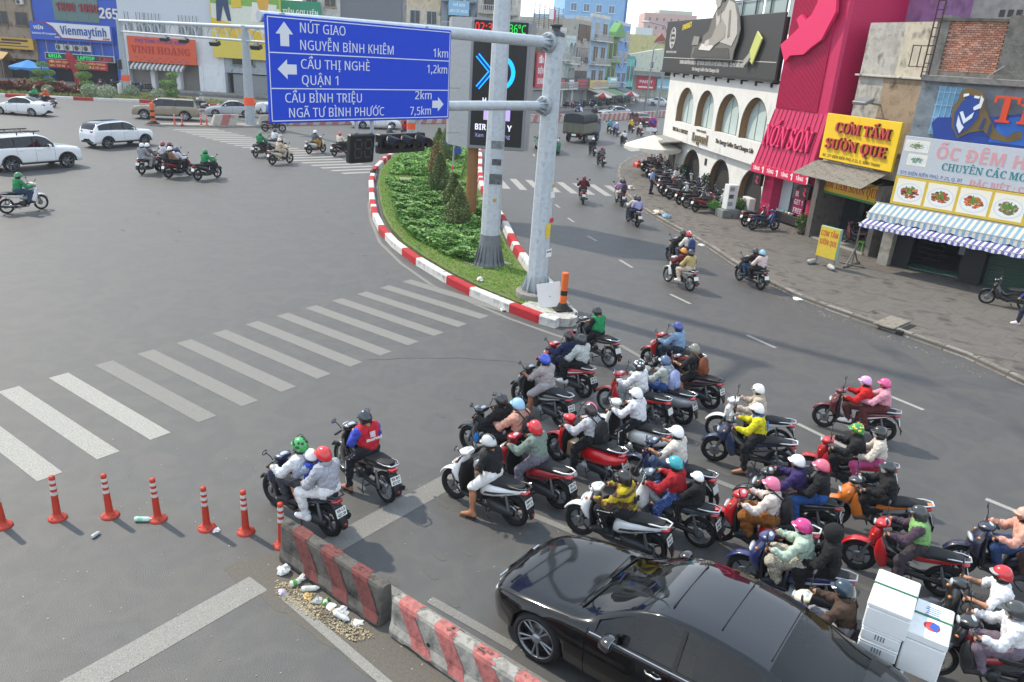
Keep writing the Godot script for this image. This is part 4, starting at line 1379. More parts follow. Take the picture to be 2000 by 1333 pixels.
func rice_shop(P: Vector3) -> void:
	var turn := deg_to_rad(-69)
	var t := thing("rice_shop", "narrow rice eatery with weathered upper wall beside the crimson tower", "building", P, turn)
	var cream := masonry("b8b4ab", 0.55, 1.0, 0.35)
	var tan := masonry("a08c74", 0.5, 1.0, 0.4)
	box_part(t, "upper_wall", V(5.1, 6.2, -2.5), V(1.9, 6.0, 4.0), cream)
	box_part(t, "upper_wall", V(6.95, 6.2, -2.48), V(1.8, 6.0, 4.0), masonry("c6bda9", 0.45, 1.0, 0.45))
	box_part(t, "tan_patch", V(6.7, 5.6, -0.46), V(2.2, 3.0, 0.03), tan)
	box_part(t, "cornice", V(5.95, 7.16, -0.42), V(3.8, 0.08, 0.2), masonry("c9c4ba", 0.5, 0.8, 0.5), 0.01)
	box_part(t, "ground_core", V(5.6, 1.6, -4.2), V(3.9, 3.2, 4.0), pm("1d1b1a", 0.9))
	box_part(t, "jamb", V(3.95, 1.5, -0.9), V(0.3, 3.0, 2.6), masonry("6a6561", 0.4, 0.8, 0.6))
	box_part(t, "jamb", V(7.35, 1.5, -1.0), V(0.26, 3.0, 2.4), masonry("7d776e", 0.4, 0.8, 0.6))
	box_part(t, "floor_slab", V(5.65, 0.1, -1.0), V(3.2, 0.2, 2.6), masonry("9c978d", 0.3, 0.5, 0.6), 0.01)
	box_part(t, "side_glass", V(4.75, 1.4, -1.2), V(1.2, 2.4, 0.04), glass("2c3134", 0.45))
	for i in 5:
		box_part(t, "shelf", V(6.4, 0.6 + i * 0.42, -2.1), V(1.6, 0.05, 0.3), pm("4a4541", 0.6))
	var s := ms()
	rbx(s, V(5.35, 6.15, 0.15), V(0.75, 0.16, 0.5), 0.03, Basis(Vector3.RIGHT, 0.4))
	tube(s, [V(5.7, 6.05, -0.45), V(5.6, 6.1, 0.0)], 0.04, 6)
	part(t, "floodlight", s, pm("8d9092", 0.4, 0.4))
	var b := thing("rice_sign", "bright yellow rice shop board with raised red serif letters", "shop sign", P + Basis(Vector3.UP, turn) * V(5.7, 3.63, 0.3), turn)
	box_part(b, "board", V(0, 0.95, -0.04), V(4.12, 1.9, 0.12), pm("e3bd1c", 0.45, 0, 0.06), 0.01)
	box_part(b, "joint", V(-0.12, 0.95, 0.022), V(0.012, 1.86, 0.004), pm("c9a51c", 0.5))
	var rl := pm("b4423f", 0.5)
	var dk := pm("4e1a1a", 0.6)
	for q in [["CƠM TẤM", 1.38, 0.42, 3.0, 0.15], ["SƯỜN QUE", 0.68, 0.42, 3.4, -0.05]]:
		text(b, q[0], V(q[4], q[1], 0.09), q[2], rl, font_serif, q[3], 0.06)
		text(b, q[0], V(q[4] + 0.012, q[1] - 0.012, 0.045), q[2], dk, font_serif, q[3] * 1.01, 0.05, Basis.IDENTITY, "letter_edge")
	text(b, "ĐC: 371 ĐIỆN BIÊN PHỦ, P.25, Q. BÌNH THẠNH", V(-0.2, 0.16, 0.026), 0.12, pm("2e2a22", 0.7), font_light, 3.3, 0.006)
	var a := thing("sheet_awning", "rusty corrugated metal awning below the yellow rice board", "awning", P + Basis(Vector3.UP, turn) * V(5.3, 3.0, 0.0), turn)
	s = ms()
	s.set_smooth_group(-1)
	for i in 48:
		var x0 := -1.95 + i * 0.085
		for k in 2:
			var xa := x0 + k * 0.0425
			var ya := 0.02 if k == 0 else -0.012
			var yb := -0.012 if k == 0 else 0.02
			quad(s, V(xa, 0.5 + ya, 0.1), V(xa + 0.0425, 0.5 + yb, 0.1), V(xa + 0.0425 + 0.25, yb - 0.05, 1.55), V(xa + 0.25, ya - 0.05, 1.55))
	part(a, "sheet", s, masonry("a8a093", 0.55, 0.6, 0.8))
	s = ms()
	for x in [-1.6, 0.2, 2.0]:
		tube(s, [V(x, 0.1, 0.05), V(x + 0.2, -0.1, 1.4)], 0.025, 5)
	part(a, "strut", s, pm("5b4f45", 0.7, 0.3))
	var pl := box_part(a, "plastic_sheet", V(-0.2, 0.42, 0.02), V(3.0, 0.3, 0.03), masonry("c3beb2", 0.35, 0.5, 0.7))
	var b2 := thing("lower_rice_sign", "second yellow and green rice sign hanging under the sheet awning", "shop sign", P + Basis(Vector3.UP, turn) * V(5.55, 2.2, 0.05), turn)
	box_part(b2, "board", V(0, 0.38, 0), V(3.5, 0.76, 0.06), pm("d8b01e", 0.5, 0, 0.1))
	box_part(b2, "green_edge", V(0, 0.03, 0.012), V(3.52, 0.09, 0.06), pm("2c7d3c", 0.5))
	text(b2, "CƠM TẤM SƯỜN QUE", V(0, 0.42, 0.032), 0.36, pm("b5302a", 0.5), font_serif, 3.3, 0.01)
	var f := thing("pavement_board", "standing yellow and green rice board held down by plastic jugs", "sign board", V(11.9, 0.12, -28.6), deg_to_rad(-58))
	box_part(f, "face", V(0, 0.95, 0.07), V(0.86, 1.15, 0.02), pm("cdb43a", 0.6, 0, 0.12))
	box_part(f, "case", V(0, 0.95, 0.0), V(0.9, 1.2, 0.11), pm("86b3a2", 0.6, 0, 0.15), 0.006)
	for q in [["CƠM TẤM", 1.28], ["SƯỜN QUE", 0.95]]:
		text(f, q[0], V(0, q[1], 0.082), 0.2, pm("b03a2c", 0.6), font_sans, 0.76, 0.005)
	for x in [-0.4, 0.4]:
		s = ms()
		tube(s, [V(x, 0.0, 0.25), V(x, 0.02, 0), V(x, 0.45, 0)], 0.016, 5)
		tube(s, [V(x, 0.01, 0.35), V(x, 0.01, -0.35)], 0.016, 5)
		part(f, "leg", s, pm("5a5f5c", 0.5, 0.4))
	var jl := ["grey plastic jug lying on the street side foot of the rice board", "grey plastic jug lying on the shop side foot of the rice board"]
	for i in 2:
		var j := thing("plastic_jug", jl[i], "jug", f.position + Basis(Vector3.UP, f.rotation.y) * V([-0.45, 0.45][i], 0.03, 0.2), 0.6 + i, "jugs weighing down the rice board")
		s = ms()
		lathe(s, V(-0.24, 0.09, 0), Vector3.RIGHT, [[0.03, -0.04], [0.035, 0.0], [0.09, 0.06], [0.1, 0.12], [0.095, 0.2], [0.1, 0.28], [0.1, 0.4], [0.08, 0.44], [0.01, 0.45]], 12)
		part(j, "body", s, pm("a9a79f", 0.45, 0, 0.2))
		s = ms()
		lathe(s, V(-0.24, 0.09, 0), Vector3.RIGHT, [[0.038, -0.07], [0.038, -0.03]], 10)
		part(j, "cap", s, pm("6d7f96", 0.5))
	var st := thing("plastic_stool", "small bright green plastic stool at the rice shop step", "stool", P + Basis(Vector3.UP, turn) * V(7.0, 0.2, 0.1), 0.4)
	box_part(st, "seat", V(0, 0.42, 0), V(0.3, 0.04, 0.3), pm("6aa32c", 0.5), 0.012)
	for x in [-1, 1]:
		for z in [-1, 1]:
			s = ms()
			tube(s, [V(x * 0.12, 0.4, z * 0.12), V(x * 0.16, 0.0, z * 0.16)], [0.022, 0.026], 5)
			part(st, "leg", s, pm("6aa32c", 0.5))
func food_tex(seed_: int, food: Array) -> StandardMaterial3D:
	var im := Image.create(96, 96, false, Image.FORMAT_RGB8)
	im.fill(Color(0.93, 0.9, 0.82))
	var rg := RandomNumberGenerator.new()
	rg.seed = seed_
	var disc := func(cx: float, cy: float, rx: float, ry: float, c: Color):
		for y in range(maxi(0, int(cy - ry)), mini(96, int(cy + ry) + 1)):
			for x in range(maxi(0, int(cx - rx)), mini(96, int(cx + rx) + 1)):
				var d := U((x - cx) / rx, (y - cy) / ry).length()
				if d < 1.0:
					im.set_pixel(x, y, c * (1.0 + 0.12 * sin(x * 1.3 + y)))
	disc.call(48.0, 52.0, 44.0, 38.0, Color(0.82, 0.84, 0.86))
	disc.call(48.0, 51.0, 39.0, 33.0, Color(0.9, 0.9, 0.88))
	for i in 60:
		var a := rg.randf() * TAU
		var r := sqrt(rg.randf())
		var c := Color.html(food[rg.randi() % food.size()])
		disc.call(48 + cos(a) * r * 28, 50 + sin(a) * r * 22, rg.randf_range(3, 8), rg.randf_range(3, 6), c.darkened(rg.randf() * 0.35))
	for i in 14:
		disc.call(48 + rg.randfn() * 9, 42 + rg.randfn() * 8, 2.5, 5.0, Color("4f8a2c"))
	var m := StandardMaterial3D.new()
	m.albedo_texture = ImageTexture.create_from_image(im)
	m.roughness = 0.5
	return m
func print_panel(par: Node, called: String, x0: float, y0: float, x1: float, y1: float, z: float, m: Material) -> MeshInstance3D:
	var q := QuadMesh.new()
	q.size = U(x1 - x0, y1 - y0)
	var o := part(par, called, q, m)
	o.position = V((x0 + x1) / 2, (y0 + y1) / 2, z)
	return o
func snail_shop(P: Vector3) -> void:
	var turn := deg_to_rad(-45)
	var t := thing("snail_shop", "seafood eatery with dark open front, brick and concrete upper wall", "building", P, turn)
	var conc := masonry("8d8a84", 0.5, 1.0, 0.35)
	box_part(t, "pillar", V(0.22, 1.2, -0.15), V(0.4, 2.4, 0.5), masonry("b9b4a8", 0.5, 0.8, 0.6))
	box_part(t, "pillar", V(0.75, 1.2, -0.35), V(0.62, 2.4, 0.1), pm("1f2224", 0.7, 0, 0.3))
	box_part(t, "pillar", V(3.35, 1.2, -0.2), V(0.72, 2.4, 0.4), pm("232425", 0.7, 0, 0.35))
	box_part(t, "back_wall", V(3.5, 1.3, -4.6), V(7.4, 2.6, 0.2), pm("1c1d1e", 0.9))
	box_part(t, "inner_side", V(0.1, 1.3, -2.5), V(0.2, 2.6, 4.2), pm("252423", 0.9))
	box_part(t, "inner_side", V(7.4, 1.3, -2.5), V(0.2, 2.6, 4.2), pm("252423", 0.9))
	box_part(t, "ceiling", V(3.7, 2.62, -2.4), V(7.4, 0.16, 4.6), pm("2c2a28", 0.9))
	for i in 8:
		for j in 3:
			box_part(t, "floor_tile", V(1.1 + i * 0.305, 0.17, -0.5 - j * 0.305), V(0.3, 0.03, 0.3), pm("5f8a7c", 0.3, 0, 0.2), 0.004)
	for i in 9:
		box_part(t, "rack_bar", V(1.35, 0.35 + i * 0.2, -1.9), V(0.9, 0.03, 0.05), pm("4b4038", 0.7))
	box_part(t, "paper_notice", V(2.65, 1.15, -1.2), V(0.34, 0.5, 0.01), pm("8f979b", 0.7))
	box_part(t, "inner_post", V(2.75, 1.3, -1.35), V(0.3, 2.6, 0.3), pm("2a2a2a", 0.8))
	for i in 22:
		box_part(t, "shutter_slat", V(5.05, 0.12 + i * 0.1, -0.3 - (0.012 if i & 1 else 0.0)), V(2.6, 0.096, 0.03), pm("2c4a3c", 0.5, 0.1, 0.2), 0.012)
	for q in [[3.55, 1.95], [3.95, 1.95]]:
		box_part(t, "notice_plate", V(q[0], q[1], 0.03), V(0.34, 0.24, 0.01), pm("c7c9c9", 0.6))
	box_part(t, "wall_behind_signs", V(3.6, 4.9, -0.6), V(7.2, 4.4, 0.8), masonry("8b9499", 0.4, 0.8, 0.4))
	box_part(t, "ledge", V(3.5, 7.2, -0.2), V(7.0, 0.22, 0.5), conc, 0.02)
	var core := box_part(t, "brick_bed", V(1.35, 8.2, -0.75), V(2.2, 1.9, 0.8), masonry("8a8178", 0.4, 0.6, 0.6))
	box_part(t, "concrete_wall", V(4.9, 8.3, -0.6), V(5.1, 2.1, 1.0), masonry("7d7a73", 0.6, 1.0, 0.4))
	box_part(t, "pier", V(0.22, 7.9, -0.7), V(0.42, 2.9, 0.9), conc)
	box_part(t, "plinth_band", V(1.4, 7.38, -0.34), V(2.3, 0.16, 0.1), masonry("948b80", 0.5, 0.9, 0.6))
	box_part(t, "wall_cap", V(2.2, 9.2, -0.7), V(4.4, 0.1, 1.0), masonry("6f6a60", 0.6, 1.0, 0.6))
	var bm := [masonry("d39a80", 0.14, 0.6, 1.2), masonry("c98a70", 0.14, 0.6, 1.2), masonry("dca88f", 0.14, 0.6, 1.2), masonry("bb8470", 0.16, 0.6, 1.2)]
	var bs := ms()
	rbx(bs, Vector3.ZERO, V(0.158, 0.062, 0.06), 0.006)
	var brick := fin(bs)
	var rg := RandomNumberGenerator.new()
	rg.seed = 8
	var nb := 0
	for j in 23:
		for i in 13:
			var x := 0.5 + i * 0.168 + (0.084 if j & 1 else 0.0)
			if x > 2.32 - 0.0 or nb >= 300:
				continue
			var o := part(core, "brick", brick, bm[rg.randi() % 4])
			o.position = V(x, 7.5 + j * 0.0735, -0.34 + rg.randf_range(-0.012, 0.01))
			o.rotation.z = rg.randf_range(-0.02, 0.02)
			nb += 1
	var w := box_part(t, "blue_window", V(1.15, 6.1, -0.17), V(1.0, 1.7, 0.06), pm("7fb2d2", 0.6, 0, 0.35))
	for i in 6:
		box_part(w, "grille_bar", V(0.7 + i * 0.18, 6.1, -0.1), V(0.02, 1.7, 0.02), pm("a9c4d4", 0.5))
	for i in 4:
		box_part(w, "grille_bar", V(1.15, 5.4 + i * 0.45, -0.09), V(1.0, 0.02, 0.02), pm("a9c4d4", 0.5))
	var ld := thing("lattice_ladder", "rusty steel lattice ladder climbing the wall beside the bricks", "ladder", P + Basis(Vector3.UP, turn) * V(0.1, 7.3, 0.02), turn)
	var rust := pm("54372f", 0.8, 0.3, 0.3)
	for x in [-0.12, 0.12]:
		box_part(ld, "rail", V(x, 1.6, 0), V(0.04, 3.4, 0.04), rust)
	for i in 11:
		box_part(ld, "rung", V(0, 0.1 + i * 0.3, 0), V(0.24, 0.03, 0.03), rust)
	for q in [[-0.3, 0.98, 0.65, 0.03], [-0.3, 0.26, 0.65, 0.03]]:
		box_part(ld, "bracket", V(q[0], q[1], 0.1), V(q[2], q[3], 0.03), rust)
	for x in [-0.6, -0.32]:
		box_part(ld, "bracket", V(x, 0.62, 0.1), V(0.03, 0.75, 0.03), rust)
	var e := thing("tiger_sign", "dark blue beer sign with a tiger emblem and orange letters", "shop sign", P + Basis(Vector3.UP, turn) * V(0.75, 5.12, 0.05), turn)
	var s := ms()
	prism(s, PackedVector2Array([U(0.2, 0.02), U(6.2, 0.0), U(6.2, 1.6), U(3.6, 1.32), U(2.0, 0.95), U(0.15, 0.75), U(0.0, 0.55)]), 0.12, Transform3D.IDENTITY)
	part(e, "plate", s, pm("1d3f92", 0.4, 0, 0.1))
	s = ms()
	prism(s, PackedVector2Array([U(2.0, 0.1), U(6.1, 0.08), U(6.1, 1.5), U(3.6, 1.22), U(2.2, 0.9)]), 0.01, Transform3D(Basis.IDENTITY, V(0, 0, 0.012)))
	part(e, "plate_highlight", s, pm("2767bd", 0.4))
	var tig := [
		[[[1.0, 0.1], [1.35, 0.35], [1.75, 0.45], [2.1, 0.2], [2.6, 0.15], [3.0, 0.3], [2.95, 0.55], [2.7, 0.5], [2.55, 0.32], [2.2, 0.45], [1.8, 0.95], [1.6, 1.25], [1.55, 1.55], [1.4, 1.75], [1.15, 1.8], [0.9, 1.86], [0.72, 1.7], [0.7, 1.45], [0.6, 1.2], [0.62, 0.9], [0.7, 0.5]], "6f5a33", 0.03],
		[[[0.98, 0.2], [1.3, 0.5], [1.5, 0.9], [1.42, 1.3], [1.25, 1.6], [1.0, 1.6], [0.82, 1.3], [0.7, 0.95], [0.78, 0.5]], "20428f", 0.045],
		[[[1.02, 0.28], [1.12, 0.5], [1.0, 0.62], [0.84, 0.9], [0.86, 0.55]], "dfe3ea", 0.06],
		[[[1.08, 0.62], [1.3, 0.85], [1.32, 1.05], [1.1, 0.8], [0.95, 1.05], [0.86, 1.0]], "dfe3ea", 0.06],
		[[[1.3, 1.1], [1.5, 1.2], [1.52, 1.5], [1.4, 1.62], [1.42, 1.35], [1.25, 1.2]], "dfe3ea", 0.06],
		[[[0.85, 1.52], [1.02, 1.58], [1.0, 1.66], [0.84, 1.62]], "e8ebf0", 0.06],
		[[[1.2, 1.52], [1.36, 1.5], [1.38, 1.58], [1.2, 1.6]], "e8ebf0", 0.06],
		[[[1.6, 0.5], [1.68, 0.9], [1.75, 0.85], [1.72, 0.48]], "26406f", 0.045],
		[[[1.9, 0.35], [1.92, 0.75], [2.0, 0.65], [2.0, 0.32]], "26406f", 0.045]]
	for q in tig:
		s = ms()
		var pl := PackedVector2Array()
		for p in q[0]:
			pl.append(U(p[0], p[1]))
		prism(s, pl, 0.02, Transform3D(Basis.IDENTITY, V(0, 0, q[2])))
		part(e, "emblem_layer", s, pm(q[1], 0.5))
	text(e, "Ti", V(2.5, 1.2, 0.08), 0.86, pm("d8451c", 0.45), font_serif, 1.25, 0.1)
	s = ms()
	tube(s, [V(1.2, 1.9, -0.3), V(1.5, 2.3, 0.0), V(1.9, 2.6, 0.2)], 0.02, 5)
	part(e, "stay", s, pm("b3b5b5", 0.4, 0.5))
	var b := thing("snail_sign", "wide pale name board of the snail eatery with pink and teal letters", "shop sign", P + Basis(Vector3.UP, turn) * V(0, 3.66, 0.15), turn)
	box_part(b, "board", V(3.5, 0.73, -0.04), V(7.0, 1.46, 0.08), pm("c3c7cc", 0.45, 0, 0.08), 0.008)
	text(b, "ỐC ĐÊM HÀ", V(2.85, 1.0, 0.002), 0.44, pm("d59a9c", 0.5), font_sans, 3.3, 0.01)
	text(b, "CHUYÊN CÁC MÓN", V(3.0, 0.52, 0.002), 0.26, pm("2b7c80", 0.5), font_serif, 3.0, 0.01)
	text(b, "375 ĐIỆN BIÊN PHỦ, P.25, Q. BT", V(1.2, 0.12, 0.002), 0.12, pm("44508e", 0.6), font_light, 2.2, 0.008)
	text(b, "ĐẶC BIỆT : CÁC", V(3.6, 0.1, 0.002), 0.2, pm("cf8f90", 0.6), font_serif, 2.1, 0.008)
	print_panel(b, "shell_print", 0.06, 0.92, 0.92, 1.34, 0.003, food_tex(31, ["c9bca8", "e8e2d8", "b09a80"]))
	print_panel(b, "crab_print", 0.25, 0.42, 0.95, 0.84, 0.003, food_tex(32, ["9cc4b8", "dfe9e4", "7fa89c"]))
	var f := thing("food_strip", "yellow framed strip of food photographs above the striped awning", "shop sign", P + Basis(Vector3.UP, turn) * V(0, 2.56, 0.16), turn)
	box_part(f, "backing", V(3.5, 0.54, -0.04), V(7.0, 1.08, 0.08), pm("d8b83a", 0.5, 0, 0.08), 0.006)
	var foods := [["c0472c", "d98a5c", "7a3a20"], ["7d5a38", "b98a58", "d2502c"], ["d9602c", "e88a4a", "c94a22"], ["6f6a3a", "8a8450", "b0a070"], ["c94a30", "8a5a30", "d0a060"], ["b06030", "d8b070", "7a4020"]]
	for i in 6:
		print_panel(f, "food_photo", 0.1 + i * 1.12, 0.1, 1.12 + i * 1.12, 1.0, 0.003, food_tex(40 + i, foods[i]))
	var stripes := [["7d9db3", "cbc7bb", 2.52, 0.2, 2.18, 0.95, 0.11, 0.24, "upper_awning", "pale blue and white scalloped fabric awning under the food photographs"], ["5d5c9e", "d0d0d6", 1.98, 0.75, 1.82, 1.5, 0.1, 0.13, "lower_awning", "purple and white striped fabric awning edge over the dark shop front"]]
	for q in stripes:
		var a := thing(q[8], q[9], "awning", P + Basis(Vector3.UP, turn) * V(0, 0, 0), turn)
		var w0: float = q[6]
		var n := int(7.4 / w0)
		for i in n:
			var x0 := -0.45 + i * w0
			s = ms()
			s.set_smooth_group(-1)
			var sag := 0.0
			quad(s, V(x0, q[2], q[3]), V(x0 + w0, q[2], q[3]), V(x0 + w0, q[4], q[5]), V(x0, q[4], q[5]))
			var v0: float = q[4] - q[7] * (0.7 + 0.3 * absf(sin((i) * w0 * PI / 0.62)))
			var v1: float = q[4] - q[7] * (0.7 + 0.3 * absf(sin((i + 1) * w0 * PI / 0.62)))
			quad(s, V(x0, q[4], q[5]), V(x0 + w0, q[4], q[5]), V(x0 + w0, v1, q[5] + 0.03), V(x0, v0, q[5] + 0.03))
			part(a, "stripe", s, cloth(q[0] if i & 1 else q[1]))
		s = ms()
		tube(s, [V(-0.5, q[4], q[5] - 0.02), V(6.95, q[4], q[5] - 0.02)], 0.025, 6)
		tube(s, [V(-0.5, q[2], q[3]), V(6.95, q[2], q[3])], 0.03, 6)
		part(a, "rod", s, pm("8d8a86", 0.5, 0.4))
	var ax := thing("awning_prop", "steel awning post on castors with a slanted brace", "awning post", P + Basis(Vector3.UP, turn) * V(-0.4, 0.12, 1.45), turn)
	for q in [[[0, 0.05, 0], [0, 1.75, 0]], [[0, 0.7, 0], [0, 0.05, 0.6]], [[0, 0.05, 0.7], [0, 0.05, -0.7]], [[0, 0.6, 0], [0, 0.05, -0.55]], [[-0.5, 0.05, 0.0], [0.5, 0.05, 0.0]]]:
		s = ms()
		tube(s, [V(q[0][0], q[0][1], q[0][2]), V(q[1][0], q[1][1], q[1][2])], 0.03, 6)
		part(ax, "bar", s, pm("6f6a64", 0.6, 0.3, 0.2))
	for z in [-0.7, 0.7]:
		s = ms()
		lathe(s, V(-0.03, 0.03, z), Vector3.RIGHT, [[0.01, 0], [0.05, 0.0], [0.05, 0.05], [0.01, 0.05]], 10)
		part(ax, "castor", s, pm("2a2826", 0.7))
func backdrop_right() -> void:
	for q in [["purple_house", "mauve plastered house wall behind the weathered rice shop wall", 15.6, -37.5, 6.2, 11.5, -69, "a071a0"], ["grey_house", "pale grey house wall with a row of small vents behind the bricks", 20.5, -33.0, 7.0, 13.5, -50, "b5aeaa"], ["yellow_house", "yellow house wall rising behind the concrete wall", 26.0, -28.5, 7.0, 13.0, -45, "cdb267"]]:
		var t := thing(q[0], q[1], "building", V(q[2], 0, q[3]), deg_to_rad(q[6]))
		box_part(t, "wall", V(0, q[5] / 2, -2), V(q[4], q[5], 4), masonry(q[7], 0.3, 0.7, 0.3))
		box_part(t, "parapet", V(0, q[5] + 0.08, -2), V(q[4] + 0.2, 0.16, 4.2), masonry("8d6a86" if q[0] == "purple_house" else "8a857f", 0.5, 0.8, 0.5))
		if q[0] == "grey_house":
			for i in 8:
				box_part(t, "vent", V(-1.8 + i * 0.32, 9.9, 0.01), V(0.2, 0.26, 0.06), pm("4a4845", 0.8))
		else:
			for i in 2:
				var w := box_part(t, "window", V(-1.2 + i * 2.2, q[5] - 1.6, 0.0), V(0.9, 1.1, 0.08), pm("d5d2cc", 0.5))
				box_part(w, "pane", V(-1.2 + i * 2.2, q[5] - 1.6, 0.045), V(0.74, 0.94, 0.02), pm("3a4246", 0.1))
func win(par: Node, x: float, y: float, w: float, h: float, z: float, frame: Material, pane: Material, bars := 1) -> void:
	var f := box_part(par, "window", V(x, y, z), V(w, h, 0.12), frame)
	box_part(f, "pane", V(x, y, z + 0.065), V(w - 0.14, h - 0.14, 0.02), pane)
	for i in bars:
		box_part(f, "glazing_bar", V(x - w / 2 + w * (i + 1) / (bars + 1), y, z + 0.085), V(0.05, h - 0.14, 0.03), frame)
	box_part(f, "sill", V(x, y - h / 2 - 0.04, z + 0.08), V(w + 0.16, 0.08, 0.24), frame)
func balcony(par: Node, x: float, y: float, w: float, z: float, wall: Material, rail: Material) -> void:
	var b := box_part(par, "balcony", V(x, y, z + 0.5), V(w, 0.16, 1.0), wall)
	box_part(b, "handrail", V(x, y + 0.95, z + 0.96), V(w, 0.07, 0.07), rail)
	var n := int(w / 0.24)
	for i in n + 1:
		box_part(b, "baluster", V(x - w / 2 + w * i / n, y + 0.5, z + 0.96), V(0.045, 0.9, 0.045), rail)
func ac_unit(par: Node, c: Vector3, k := 1.0) -> void:
	var a := box_part(par, "air_conditioner", c, V(0.85, 0.6, 0.32) * k, pm("c9c8c2", 0.6, 0, 0.15), 0.02)
	var s := ms()
	lathe(s, c + V(-0.12, 0, 0.16) * k, Vector3.BACK, [[0.24 * k, 0.0], [0.24 * k, 0.012], [0.02, 0.013]], 14)
	part(a, "fan_grille", s, pm("4a4b4b", 0.6))
func house(at: Vector3, turn: float, x0: float, x1: float, h: float, hexw: String, hext: String, label: String, style: int, seed_: int, shop := "") -> Node3D:
	var t := thing("shop_house", label, "building", at + Basis(Vector3.UP, turn) * V((x0 + x1) / 2, 0, 0), turn, "houses round the junction")
	var w := x1 - x0
	var rg := RandomNumberGenerator.new()
	rg.seed = seed_
	var wm := masonry(hexw, 0.35, 0.7, 0.22)
	var tm := masonry(hext, 0.3, 0.6, 0.3)
	var dark := pm("2c3033", 0.12)
	var brown := pm("5f4a36", 0.6, 0, 0.25)
	box_part(t, "wall", V(0, (h + 2.6) / 2, -5), V(w - 0.05, h - 2.6, 10), wm)
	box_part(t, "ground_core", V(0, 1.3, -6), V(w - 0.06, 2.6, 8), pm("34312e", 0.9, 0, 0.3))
	for x in [-w / 2 + 0.15, w / 2 - 0.15]:
		box_part(t, "pier", V(x, 1.3, -0.9), V(0.28, 2.6, 2.0), tm)
	box_part(t, "parapet", V(0, h + 0.2, -0.15), V(w, 0.5, 0.35), tm)
	var fl := int((h - 2.6) / 2.9)
	var fh := (h - 2.6) / maxf(1, fl)
	for f in fl:
		var y := 2.6 + fh * (f + 0.5)
		if style == 0:
			win(t, -w * 0.24, y, w * 0.3, fh * 0.5, 0.03, tm, dark, 1)
			win(t, w * 0.24, y, w * 0.3, fh * 0.5, 0.03, tm, dark, 1)
		elif style == 1:
			win(t, -w * 0.2, y - 0.1, w * 0.24, fh * 0.68, 0.03, tm, brown if f & 1 else dark, 1)
			win(t, w * 0.22, y, w * 0.24, fh * 0.6, 0.03, tm, brown, 1)
			balcony(t, 0, 2.6 + fh * f + 0.08, w * 0.92, 0.0, tm, pm("b9b6ae", 0.6))
		elif style == 2:
			win(t, 0, y, w * 0.82, fh * 0.62, 0.03, brown, brown if f == fl - 1 else dark, 4)
		elif style == 3:
			var a0 := -w * 0.34
			for k in 2:
				arch_window(t, a0 + k * w * 0.36, a0 + k * w * 0.36 + w * 0.28, y - fh * 0.32, y + fh * 0.36, 0.5, tm, dark, "arched_window", false)
			balcony(t, 0, 2.6 + fh * f + 0.08, w * 0.92, 0.0, tm, pm("c8c6be", 0.6))
		if rg.randf() < 0.5:
			ac_unit(t, V(rg.randf_range(-0.3, 0.3) * w, y - fh * 0.38, 0.3))
	if rg.randf() < 0.4:
		for i in 12:
			box_part(t, "shutter_slat", V(0, 0.15 + i * 0.2, -0.25 - (0.02 if i & 1 else 0.0)), V(w * 0.8, 0.19, 0.05), pm("8c8f90", 0.5, 0.2, 0.15))
	if shop:
		var q := shop.split("|")
		var b := box_part(t, "shop_sign", V(0, float(q[2]), 0.45), V(w * 0.96, float(q[3]), 0.2), pm(q[0], 0.5, 0, 0.08))
		var lines := q.slice(4)
		if lines.is_empty():
			for i in 3:
				box_part(b, "print_bar", V(rg.randf_range(-0.1, 0.1) * w, float(q[2]) + float(q[3]) * (0.28 - 0.26 * i), 0.56), V(w * rg.randf_range(0.35, 0.7), float(q[3]) * [0.2, 0.14, 0.08][i], 0.015), pm(q[1], 0.6))
		for i in lines.size():
			var ly := float(q[2]) + float(q[3]) * (0.5 - (i + 0.55) / lines.size()) * 0.9
			text(b, lines[i], V(0, ly, 0.56), float(q[3]) * 0.5 / lines.size(), pm(q[1], 0.6), font_sans, w * 0.78, 0.02)
	return t
